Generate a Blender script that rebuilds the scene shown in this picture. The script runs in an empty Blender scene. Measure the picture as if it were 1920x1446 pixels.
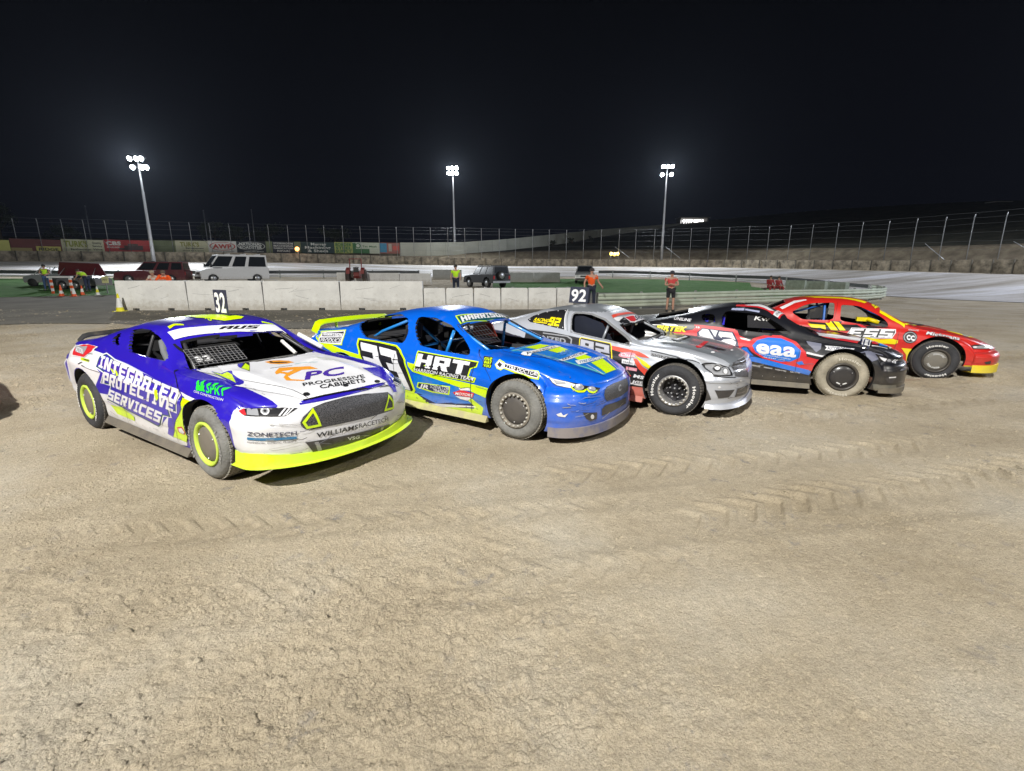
import bpy, bmesh, math, random
import numpy as np
from mathutils import Vector, Matrix
from mathutils.bvhtree import BVHTree
from mathutils.geometry import tessellate_polygon

random.seed(7); rng = np.random.default_rng(11)
SC = bpy.context.scene
COL = SC.collection
R = math.radians
# ------------------------------------------------------------------ camera
F_PX = 920.0; PITCH = math.atan(0.23); CAM_H = 1.83
cam_data = bpy.data.cameras.new("camera"); cam = bpy.data.objects.new("camera", cam_data); COL.objects.link(cam)
cam_data.sensor_width = 36.0; cam_data.lens = 36.0 * F_PX / 1920.0
cam_data.clip_end = 3000; cam_data.clip_start = 0.05
cam.location = (0, 0, CAM_H); cam.rotation_euler = (math.pi / 2 - PITCH, 0, 0)
SC.camera = cam
# ------------------------------------------------------------------ world: night sky
world = bpy.data.worlds.new("World"); SC.world = world; world.use_nodes = True
wn = world.node_tree; wn.nodes.clear()
wo = wn.nodes.new("ShaderNodeOutputWorld"); bg = wn.nodes.new("ShaderNodeBackground")
bg.inputs[1].default_value = 1.0
wt = wn.nodes.new("ShaderNodeTexCoord"); wx = wn.nodes.new("ShaderNodeSeparateXYZ"); wr_ = wn.nodes.new("ShaderNodeValToRGB")
wn.links.new(wt.outputs['Generated'], wx.inputs[0]); wn.links.new(wx.outputs[2], wr_.inputs[0]); wn.links.new(wr_.outputs[0], bg.inputs[0])
wr_.color_ramp.elements[0].position = 0.0; wr_.color_ramp.elements[0].color = (0.0022, 0.0025, 0.0048, 1)
wr_.color_ramp.elements[1].position = 0.55; wr_.color_ramp.elements[1].color = (0.0003, 0.0003, 0.0006, 1)
wn.links.new(bg.outputs[0], wo.inputs[0])
SC.view_settings.view_transform = 'Standard'; SC.view_settings.look = 'None'
SC.view_settings.exposure = 0.0; SC.view_settings.gamma = 1.0
try: SC.view_settings.use_curve_mapping = False
except Exception: pass
# ------------------------------------------------------------------ light: floodlight towers behind the camera, plus an added lamp at right
def flood(name, loc, target, power, size=3.0, color=(1.0, 0.97, 0.90), angle=120, blend=0.6):
    l = bpy.data.lights.new(name, 'SPOT'); l.energy = power; l.shadow_soft_size = size; l.color = color
    l.spot_size = R(angle); l.spot_blend = blend
    o = bpy.data.objects.new(name, l); COL.objects.link(o); o.location = loc
    d = Vector(target) - Vector(loc); o.rotation_euler = d.to_track_quat('-Z', 'Y').to_euler()
    return o
flood("floodlight_key", (-7, -12, 18), (0, 9, 0), 46000, 0.2)
flood("floodlight_fill", (15, -12, 17), (3, 9, 0), 7000, 0.25)
flood("added_light_right_track", (62, 30, 19), (30, 38, 0), 60000, 0.5, (0.86, 0.90, 1.0), 100)  # unseen lamp, added to brighten the right end of the track

# ------------------------------------------------------------------ helpers
def at(px, py, Y):
    """world point on the vertical plane y = Y seen at a place of the photograph"""
    u = (px - 960) / F_PX; v = (py - 723) / F_PX
    d = (u, math.cos(PITCH) - v * math.sin(PITCH), -math.sin(PITCH) - v * math.cos(PITCH))
    t = Y / d[1]
    return Vector((d[0] * t, Y, CAM_H + d[2] * t))
def tag(o, label=None, cat=None, group=None, kind=None):
    if label: o['label'] = label
    if cat: o['category'] = cat
    if group: o['group'] = group
    if kind: o['kind'] = kind
    return o
def empty(name, loc=(0, 0, 0), rz=0.0):
    o = bpy.data.objects.new(name, None); COL.objects.link(o); o.location = loc; o.rotation_euler = (0, 0, rz)
    o.empty_display_size = 0.2
    return o
def kids(o): return [c for c in COL.objects if c.parent == o]
def copy_tree(o, parent=None):
    c = o.copy(); COL.objects.link(c); c.parent = parent
    for ch in kids(o): copy_tree(ch, c)
    return c
class MB:
    """collects shapes and links them as ONE mesh object"""
    def __init__(s): s.v = []; s.f = []; s.m = []; s.sm = []
    def add(s, vs, fs, m=0, smooth=False):
        b = len(s.v); s.v += [tuple(p) for p in vs]; s.f += [tuple(i + b for i in f) for f in fs]
        s.m += [m] * len(fs); s.sm += [smooth] * len(fs); return s
    def box(s, c, d, m=0, rot=None, taper=1.0):
        x, y, z = (k / 2 for k in d); P = []
        for sz in (-1, 1):
            t = taper if sz > 0 else 1.0
            for sx, sy in ((-1, -1), (1, -1), (1, 1), (-1, 1)): P.append(Vector((sx * x * t, sy * y * t, sz * z)))
        if rot is not None: P = [rot @ p for p in P]
        P = [p + Vector(c) for p in P]
        return s.add(P, [(3, 2, 1, 0), (4, 5, 6, 7), (0, 1, 5, 4), (1, 2, 6, 5), (2, 3, 7, 6), (3, 0, 4, 7)], m)
    def tube(s, pts, r, m=0, n=8, cap=True):
        pts = [Vector(p) for p in pts]; rr = r if isinstance(r, (list, tuple)) else [r] * len(pts)
        V = []; Fc = []; prev = None
        for i, p in enumerate(pts):
            d = (pts[min(i + 1, len(pts) - 1)] - pts[max(i - 1, 0)]).normalized()
            a = prev if prev is not None else (Vector((0, 0, 1)) if abs(d.z) < 0.9 else Vector((1, 0, 0)))
            e1 = (a - d * a.dot(d)).normalized(); e2 = d.cross(e1); prev = e1
            for k in range(n):
                t = 2 * math.pi * k / n; V.append(p + (e1 * math.cos(t) + e2 * math.sin(t)) * rr[i])
        for i in range(len(pts) - 1):
            for k in range(n):
                Fc.append((i * n + k, i * n + (k + 1) % n, (i + 1) * n + (k + 1) % n, (i + 1) * n + k))
        if cap: Fc.append(tuple(range(n - 1, -1, -1))); Fc.append(tuple((len(pts) - 1) * n + k for k in range(n)))
        return s.add(V, Fc, m, True)
    def lathe(s, prof, c=(0, 0, 0), axis='z', m=0, n=24, closed=False, mats=None):
        V = []; Fc = []; ms = []
        for (r, h) in prof:
            for k in range(n):
                t = 2 * math.pi * k / n; a, b = r * math.cos(t), r * math.sin(t)
                V.append((a + c[0], b + c[1], h + c[2]) if axis == 'z' else (a + c[0], h + c[1], b + c[2]))
        L = len(prof)
        for i in range(L if closed else L - 1):
            j = (i + 1) % L
            for k in range(n):
                q = (i * n + k, i * n + (k + 1) % n, j * n + (k + 1) % n, j * n + k)
                Fc.append(q if axis == 'z' else q[::-1]); ms.append(mats[i] if mats else m)
        b = len(s.v); s.add(V, Fc, m, True)
        if mats: s.m[-len(ms):] = ms
        return s
    def prism(s, poly, d, m=0, origin=(0, 0, 0), ex=(1, 0, 0), ey=(0, 0, 1), en=(0, 1, 0)):
        """2-D outline extruded by d along en (poly in ex, ey)"""
        o, ex, ey, en = Vector(origin), Vector(ex), Vector(ey), Vector(en); n = len(poly)
        V = [o + ex * a + ey * b for a, b in poly] + [o + ex * a + ey * b + en * d for a, b in poly]
        tris = tessellate_polygon([[Vector((a, b, 0)) for a, b in poly]])
        Fc = [tuple(t) for t in tris] + [tuple(i + n for i in t[::-1]) for t in tris]
        Fc += [(i, (i + 1) % n, (i + 1) % n + n, i + n) for i in range(n)]
        return s.add(V, Fc, m)
    def build(s, name, mats, parent=None, fix=True):
        me = bpy.data.meshes.new(name); me.from_pydata(s.v, [], s.f); me.update()
        if not isinstance(mats, (list, tuple)): mats = [mats]
        for k in mats: me.materials.append(k)
        me.polygons.foreach_set('material_index', s.m); me.polygons.foreach_set('use_smooth', s.sm)
        if fix:
            bm = bmesh.new(); bm.from_mesh(me); bmesh.ops.recalc_face_normals(bm, faces=bm.faces); bm.to_mesh(me); bm.free()
        o = bpy.data.objects.new(name, me); COL.objects.link(o); o.parent = parent
        return o
def sharp(o, ang=35):
    """smooth shading that keeps edges sharper than ang"""
    me = o.data; me.polygons.foreach_set('use_smooth', [True] * len(me.polygons))
    bm = bmesh.new(); bm.from_mesh(me)
    for e in bm.edges:
        if len(e.link_faces) == 2: e.smooth = e.calc_face_angle(0) < R(ang)
    bm.to_mesh(me); bm.free(); return o

# ------------------------------------------------------------------ materials
MATS = {}
def nd(nt, t, **kw):
    n = nt.nodes.new(t)
    for k, v in kw.items():
        if k.startswith('_'): setattr(n, k[1:], v)
        else: n.inputs[k.replace('__', ' ')].default_value = v
    return n
def mat(name, col, rough=0.6, metal=0.0, coat=0.0, dust=0.0, bump=0.0, bscale=40.0, var=0.0, vscale=3.0, emit=None, estr=0.0, two=None, spec=0.5, alpha=1.0, dustcol=(0.33, 0.28, 0.20)):
    if name in MATS: return MATS[name]
    m = bpy.data.materials.new(name); m.use_nodes = True; nt = m.node_tree; b = nt.nodes['Principled BSDF']
    L = nt.links.new; col = tuple(col) + (1,)
    b.inputs['Base Color'].default_value = col; b.inputs['Roughness'].default_value = rough
    b.inputs['Metallic'].default_value = metal; b.inputs['Specular IOR Level'].default_value = spec
    if coat: b.inputs['Coat Weight'].default_value = coat; b.inputs['Coat Roughness'].default_value = 0.08
    if alpha < 1: b.inputs['Alpha'].default_value = alpha
    if emit: b.inputs['Emission Color'].default_value = tuple(emit) + (1,); b.inputs['Emission Strength'].default_value = estr
    tc = nd(nt, 'ShaderNodeTexCoord'); cur = None
    if var:
        n1 = nd(nt, 'ShaderNodeTexNoise', Scale=vscale, Detail=6.0, Roughness=0.65); L(tc.outputs['Object'], n1.inputs['Vector'])
        mr = nd(nt, 'ShaderNodeMapRange'); L(n1.outputs[0], mr.inputs[0])
        mr.inputs['From Min'].default_value = 0.3; mr.inputs['From Max'].default_value = 0.7
        mr.inputs['To Min'].default_value = 1 - var; mr.inputs['To Max'].default_value = 1 + var
        mx = nd(nt, 'ShaderNodeMix', _data_type='RGBA', _blend_type='MULTIPLY'); mx.inputs[0].default_value = 1
        mx.inputs[6].default_value = col; L(mr.outputs[0], mx.inputs[7]); cur = mx.outputs[2]
    if dust:
        n2 = nd(nt, 'ShaderNodeTexNoise', Scale=5.0, Detail=9.0, Roughness=0.7); L(tc.outputs['Object'], n2.inputs['Vector'])
        sx = nd(nt, 'ShaderNodeSeparateXYZ'); L(tc.outputs['Object'], sx.inputs[0])
        m1 = nd(nt, 'ShaderNodeMapRange'); L(sx.outputs[2], m1.inputs[0])
        m1.inputs['From Min'].default_value = 0.15; m1.inputs['From Max'].default_value = 0.62
        m1.inputs['To Min'].default_value = 0.42; m1.inputs['To Max'].default_value = 0.0
        ad = nd(nt, 'ShaderNodeMath', _operation='ADD'); L(n2.outputs[0], ad.inputs[0]); L(m1.outputs[0], ad.inputs[1])
        m2 = nd(nt, 'ShaderNodeMapRange'); L(ad.outputs[0], m2.inputs[0])
        m2.inputs['From Min'].default_value = 0.55; m2.inputs['From Max'].default_value = 0.95
        m2.inputs['To Min'].default_value = 0.0; m2.inputs['To Max'].default_value = dust
        mx = nd(nt, 'ShaderNodeMix', _data_type='RGBA'); L(m2.outputs[0], mx.inputs[0])
        if cur: L(cur, mx.inputs[6])
        else: mx.inputs[6].default_value = col
        mx.inputs[7].default_value = dustcol + (1,); cur = mx.outputs[2]
        mr = nd(nt, 'ShaderNodeMapRange'); L(m2.outputs[0], mr.inputs[0]); mr.inputs['To Min'].default_value = rough; mr.inputs['To Max'].default_value = 0.95
        L(mr.outputs[0], b.inputs['Roughness'])
        if coat:
            mr = nd(nt, 'ShaderNodeMapRange'); L(m2.outputs[0], mr.inputs[0]); mr.inputs['To Min'].default_value = coat; mr.inputs['To Max'].default_value = 0.0; mr.inputs['From Max'].default_value = 0.5
            L(mr.outputs[0], b.inputs['Coat Weight'])
    if cur: L(cur, b.inputs['Base Color'])
    if bump:
        n3 = nd(nt, 'ShaderNodeTexNoise', Scale=bscale, Detail=5.0); L(tc.outputs['Object'], n3.inputs['Vector'])
        bp = nd(nt, 'ShaderNodeBump', Strength=bump, Distance=0.02); L(n3.outputs[0], bp.inputs['Height']); L(bp.outputs[0], b.inputs['Normal'])
    if two:
        geo = nd(nt, 'ShaderNodeNewGeometry'); ms = nd(nt, 'ShaderNodeMixShader'); d = nd(nt, 'ShaderNodeBsdfDiffuse'); d.inputs[0].default_value = tuple(two) + (1,)
        out = nt.nodes['Material Output']; L(geo.outputs['Backfacing'], ms.inputs[0]); L(b.outputs[0], ms.inputs[1]); L(d.outputs[0], ms.inputs[2]); L(ms.outputs[0], out.inputs[0])
    MATS[name] = m; return m
def paint(name, col, **kw):
    a = dict(rough=0.36, coat=0.7, dust=0.33, two=(0.03, 0.03, 0.03)); a.update(kw); return mat(name, col, **a)
BLACK = mat('black plastic', (0.02, 0.02, 0.022), 0.55, dust=0.5)
CAGE_DK = mat('dark steel', (0.05, 0.05, 0.055), 0.4, metal=0.3)
RUBBER = mat('tyre rubber', (0.045, 0.043, 0.042), 0.85, dust=0.0, var=0.3, bump=0.4, bscale=60)
INNER = mat('inner black', (0.012, 0.012, 0.013), 0.9)
# ------------------------------------------------------------------ race car bodies
def pchip(tab):
    xs = np.array([t[0] for t in tab], float); ys = np.array([t[1] for t in tab], float)
    h = np.diff(xs); d = np.diff(ys) / h; m = np.zeros(len(xs)); m[0] = d[0]; m[-1] = d[-1]
    for i in range(1, len(xs) - 1):
        if d[i - 1] * d[i] > 0: w1 = 2 * h[i] + h[i - 1]; w2 = h[i] + 2 * h[i - 1]; m[i] = (w1 + w2) / (w1 / d[i - 1] + w2 / d[i])
    def f(x):
        x = np.clip(np.asarray(x, float), xs[0], xs[-1]); i = np.clip(np.searchsorted(xs, x) - 1, 0, len(h) - 1)
        t = (x - xs[i]) / h[i]
        return ((1 + 2 * t) * (1 - t) ** 2 * ys[i] + t * (1 - t) ** 2 * h[i] * m[i] + t * t * (3 - 2 * t) * ys[i + 1] + t * t * (t - 1) * h[i] * m[i + 1])
    return f
class Shell:
    """half body grid (y <= 0) in car coordinates: x forward from the rear axle, y left, z up"""
    def __init__(s, P):
        s.P = P
        xf, xr, W = P['xf'], P['xr'], P['W']; wb = P['wb']
        ztop = pchip(P['top']); ze = pchip(P['edge']); zb = pchip(P['bot']); nexp = pchip(P['nexp']); yb = pchip(P['yb']); flare = P.get('flare', 0.03)
        zf = P.get('zonef', 0.85); zr = P.get('zoner', 0.6)
        NX = int((xf - xr) / 0.03); xs = np.linspace(xr, xf, NX)
        NS, NT = 26, 40
        prof = pchip(P['sideprof'])
        capf = pchip(P['capf']); capr = pchip(P['capr'])
        V = []; kindv = []
        def pb(r, n): return 1 - (1 - np.clip(np.abs(r), 0, 1) ** n) ** (1 / n)
        def place(sx, y, z, ratio, zfrac):
            wf = np.clip((sx - (xf - zf)) / zf, 0, 1) ** 1.6; wr = np.clip(((xr + zr) - sx) / zr, 0, 1) ** 1.6
            x = sx - wf * (P['Df'] * pb(ratio, P.get('nf', 2.3)) + capf(zfrac)) + wr * (P['Dr'] * pb(ratio, P.get('nr', 2.6)) + capr(zfrac))
            return (x, y, z)
        for sx in xs:
            e, b, t, Yb, n = float(ze(sx)), float(zb(sx)), float(ztop(sx)), float(yb(sx)), float(nexp(sx))
            for k in range(NS + 1):
                f = k / NS; z = b + (e - b) * f
                y = W * float(prof(f)); y = y + (Yb - y) * max(0, (f - 0.86) / 0.14) ** 2
                for xw in (0, wb): y += flare * math.exp(-((sx - xw) / 0.42) ** 4) * math.exp(-((f - 0.62) / 0.35) ** 2)
                V.append(place(sx, -y, z, 1.0, f)); kindv.append((0, sx, f))
            cowl = P.get('crease', 2.3); cz = min(1, max(0, (sx - cowl) / .3)) * min(1, max(0, (xf - .05 - sx) / .5)) * .016
            for k in range(1, NT + 1):
                th = (k / NT) * math.pi / 2
                c, q = math.cos(th) ** (2 / n), math.sin(th) ** (2 / n)
                if k == NT: c = 0.0; q = 1.0
                z = e + (t - e) * q; y = Yb * c * (1 - P.get('tumble', 0.19) * q * min(1, max(0, (t - e - .08) / 0.3)))
                if cz: z += cz * (math.exp(-((y - .46) / .035) ** 2) - .5 * math.exp(-((y - .60) / .07) ** 2)) if y > .46 else cz * math.exp(-((y - .46) / .10) ** 2)
                V.append(place(sx, -y, z, c, 1.0)); kindv.append((1, sx, k / NT))
        M = NS + NT + 1; Fc = []; fk = []
        for i in range(NX - 1):
            for k in range(M - 1):
                a = i * M + k; Fc.append((a, a + M, a + M + 1, a + 1)); fk.append('side' if k < NS else 'top')
        # caps at both ends: the section folded flat towards the centre line
        for end, off, kn in ((NX - 1, 1, 'front'), (0, 0, 'rear')):
            sx = xs[end]; base = end * M; e, b = float(ze(sx)), float(zb(sx))
            NC = 26; grid = []
            for k in range(NS + 1):
                row = [base + k]; yw = -V[base + k][1]; f = k / NS; z = b + (e - b) * f
                for j in range(1, NC + 1):
                    r = math.cos(j / NC * math.pi / 2)
                    if j == NC: r = 0.0
                    V.append(place(sx, -yw * r, z, r, f)); kindv.append((2, sx, f)); row.append(len(V) - 1)
                grid.append(row)
            for k in range(NS):
                for j in range(NC):
                    q = (grid[k][j], grid[k][j + 1], grid[k + 1][j + 1], grid[k + 1][j]); Fc.append(q if off else q[::-1]); fk.append(kn)
            # close between cap top row and crown of the last section
            crown = [base + NS + k for k in range(NT + 1)]; top = grid[NS]
            poly = crown + top[::-1][:-1]
            ct = len(V); V.append(tuple(np.mean([V[i] for i in poly], axis=0))); kindv.append((2, sx, 1))
            ay = [abs(V[i][1]) for i in top]
            for k in range(NT):
                a, c2 = crown[k], crown[k + 1]
                ja = min(range(len(top)), key=lambda j: abs(ay[j] - abs(V[a][1]))); jb = min(range(len(top)), key=lambda j: abs(ay[j] - abs(V[c2][1])))
                seq = [a, c2] + [top[j] for j in range(jb, ja - 1, -1)]
                sq = [q for n_, q in enumerate(seq) if q not in seq[:n_]]
                if len(sq) >= 3: Fc.append(tuple(sq[::-1] if off else sq)); fk.append('top')
        s.V = [Vector(v) for v in V]; s.F = Fc; s.fk = fk
    def cut(s, curve, kinds, proj='s'):
        """remove the faces inside a closed curve ((x,z) side view or (x,y) top view) and snap the rim onto it; returns rim edges"""
        cv = np.array(curve, float); n = len(cv)
        def p2(v): return (v.x, v.z) if proj == 's' else ((v.x, v.y) if proj == 't' else (v.y, v.z))
        def inside(p):
            x, y = p; c = False; j = n - 1
            for i in range(n):
                if (cv[i][1] > y) != (cv[j][1] > y) and x < (cv[j][0] - cv[i][0]) * (y - cv[i][1]) / (cv[j][1] - cv[i][1]) + cv[i][0]: c = not c
                j = i
            return c
        mn, mx = cv.min(0) - 0.05, cv.max(0) + 0.05
        keepF = []; keepk = []; gone = set()
        for f, k in zip(s.F, s.fk):
            if k in kinds:
                c = sum((s.V[i] for i in f), Vector()) / len(f); p = p2(c)
                if mn[0] < p[0] < mx[0] and mn[1] < p[1] < mx[1] and inside(p): gone.update(f); continue
            keepF.append(f); keepk.append(k)
        used = set(i for f in keepF for i in f); rim = gone & used
        A = cv; B = np.roll(cv, -1, axis=0)
        for i in rim:
            p = np.array(p2(s.V[i])); d = B - A; t = np.clip(((p - A) * d).sum(1) / np.maximum((d * d).sum(1), 1e-9), 0, 1)
            q = A + d * t[:, None]; j = ((q - p) ** 2).sum(1).argmin(); q = q[j]
            v = s.V[i]
            if np.hypot(*(q - p)) > 0.06: continue
            if proj == 's': v.x, v.z = q
            elif proj == 't': v.x, v.y = q[0], min(q[1], 0) if abs(v.y) > 1e-4 else v.y
            else: v.y, v.z = q
        s.F = keepF; s.fk = keepk
        ec = {}
        for f in keepF:
            for a, b in zip(f, f[1:] + f[:1]):
                if a in rim and b in rim: ec[(min(a, b), max(a, b))] = ec.get((min(a, b), max(a, b)), 0) + 1
        return [e for e, c in ec.items() if c == 1]
def rounded(poly, r, n=5):
    """2-D polygon with its corners rounded"""
    out = []; L = len(poly)
    for i in range(L):
        p, a, b = np.array(poly[i]), np.array(poly[i - 1]), np.array(poly[(i + 1) % L])
        ra = min(r, np.linalg.norm(a - p) * .45); rb = min(r, np.linalg.norm(b - p) * .45)
        pa = p + (a - p) / np.linalg.norm(a - p) * ra; pb_ = p + (b - p) / np.linalg.norm(b - p) * rb
        for k in range(n + 1):
            t = k / n; out.append(tuple((1 - t) ** 2 * pa + 2 * t * (1 - t) * p + t * t * pb_))
    return out
def circle(cx, cy, rx, ry=None, n=48, a0=0, a1=360):
    ry = ry or rx; e = 1 if a1 - a0 < 360 else 0
    return [(cx + rx * math.cos(R(a0 + (a1 - a0) * k / (n - e))), cy + ry * math.sin(R(a0 + (a1 - a0) * k / (n - e)))) for k in range(n)]
SIDEPROF = [(0, .950), (.10, .968), (.22, .972), (.27, .984), (.55, .998), (.70, 1.006), (.735, 1.002), (.77, .985), (.88, .965), (1, .93)]
BASE = dict(W=.93, Df=.42, Dr=.30, sideprof=SIDEPROF, capf=[(0, .03), (.25, .0), (.7, .0), (.9, .02), (1, .05)], capr=[(0, .05), (.4, .0), (.8, .02), (1, .05)],
            bot=[(-1.2, .40), (-.45, .36), (.3, .20), (2.3, .17), (3.1, .17), (3.8, .14)])
CARS = [
 dict(BASE, key='mustang', bot=[(-1.2, .38), (-.45, .34), (.3, .20), (2.3, .17), (2.9, .20), (3.3, .25), (3.8, .235)], wb=2.72, xf=3.62, xr=-.88, pose=(-4.512, 6.422, .570),
      top=[(-.88, .97), (-.6, 1.02), (-.3, 1.05), (.1, 1.135), (.5, 1.255), (.85, 1.325), (1.15, 1.345), (1.35, 1.33), (1.52, 1.26), (2.02, .96), (2.12, .935), (2.7, .90), (3.2, .845), (3.5, .80), (3.62, .765)],
      edge=[(-.88, .90), (-.3, .99), (.3, .99), (1., .95), (1.9, .915), (2.4, .885), (2.9, .84), (3.3, .79), (3.62, .74)],
      nexp=[(-.9, 4.5), (-.2, 3.2), (.8, 3.3), (1.5, 3.5), (1.9, 3.8), (2.1, 4.6), (3.6, 5)], yb=[(-.9, .80), (0, .86), (1, .85), (2, .84), (3, .84), (3.62, .82)]),
 dict(BASE, key='blue', wb=2.85, xf=3.72, xr=-1.0, pose=(-1.861, 7.595, .571), Df=.5,
      top=[(-1., 1.0), (-.6, 1.03), (-.35, 1.07), (.1, 1.19), (.5, 1.295), (.85, 1.355), (1.15, 1.375), (1.45, 1.355), (1.68, 1.285), (2.34, .97), (2.46, .945), (2.85, .905), (3.3, .81), (3.6, .73), (3.72, .68)],
      edge=[(-1., .95), (-.3, .97), (.5, .95), (1.2, .92), (2.1, .88), (2.6, .85), (3.0, .80), (3.4, .73), (3.72, .65)],
      nexp=[(-1, 4.5), (-.2, 3.2), (.8, 3.3), (1.6, 3.5), (2.1, 3.8), (2.35, 4.), (3.7, 4)], yb=[(-1, .80), (0, .85), (1, .84), (2, .84), (3, .82), (3.72, .80)]),
 dict(BASE, key='silver', wb=2.76, xf=3.56, xr=-.95, pose=(.226, 8.436, .548), Df=.42,
      top=[(-.95, .98), (-.55, 1.02), (-.3, 1.05), (.15, 1.16), (.55, 1.27), (.9, 1.33), (1.2, 1.35), (1.45, 1.33), (1.65, 1.26), (2.2, .96), (2.3, .935), (2.76, .905), (3.2, .84), (3.42, .79), (3.56, .735)],
      edge=[(-.95, .94), (-.3, .97), (.5, .95), (1.2, .92), (2.1, .88), (2.6, .84), (3.0, .79), (3.3, .74), (3.56, .69)],
      nexp=[(-1, 4.5), (-.2, 3.2), (.8, 3.3), (1.6, 3.5), (2.1, 3.8), (2.35, 4.6), (3.6, 5)], yb=[(-1, .80), (0, .85), (1, .84), (2, .84), (3, .82), (3.56, .79)]),
 dict(BASE, key='black', wb=2.72, xf=3.70, xr=-.95, pose=(2.612, 8.862, .341), Df=.5,
      top=[(-.95, .98), (-.6, 1.02), (-.3, 1.04), (.1, 1.10), (.5, 1.19), (.9, 1.28), (1.3, 1.33), (1.62, 1.325), (1.84, 1.25), (2.34, .985), (2.42, .955), (2.72, .91), (3.2, .83), (3.5, .75), (3.7, .66)],
      edge=[(-.95, .94), (-.3, .98), (.5, .96), (1.2, .93), (2.1, .88), (2.6, .84), (3.0, .78), (3.4, .69), (3.7, .60)],
      nexp=[(-1, 4.5), (-.2, 3.2), (.8, 3.3), (1.6, 3.5), (2.1, 3.8), (2.35, 4.2), (3.7, 4.2)], yb=[(-1, .80), (0, .85), (1, .84), (2, .84), (3, .82), (3.7, .80)]),
 dict(BASE, key='red', wb=2.73, bot=[(-1.2, .40), (-.45, .36), (.3, .22), (2.3, .20), (3.1, .26), (3.8, .26)], xf=3.78, xr=-1.15, pose=(5.282, 10.406, .429), Df=.55,
      top=[(-1.15, .99), (-.6, 1.02), (-.25, 1.04), (0, 1.10), (.4, 1.29), (.6, 1.345), (.95, 1.375), (1.35, 1.37), (1.64, 1.335), (1.8, 1.27), (2.36, .96), (2.46, .925), (2.8, .86), (3.2, .78), (3.55, .68), (3.78, .58)],
      edge=[(-1.15, .95), (-.3, .96), (.5, .95), (1.2, .92), (2.2, .88), (2.7, .82), (3.1, .74), (3.5, .64), (3.78, .54)],
      nexp=[(-1, 5), (-.1, 3.8), (.5, 3.9), (1.6, 3.8), (2.2, 3.8), (3.7, 4)], yb=[(-1, .80), (0, .84), (1, .83), (2, .83), (3, .80), (3.78, .76)]),
]

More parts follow.
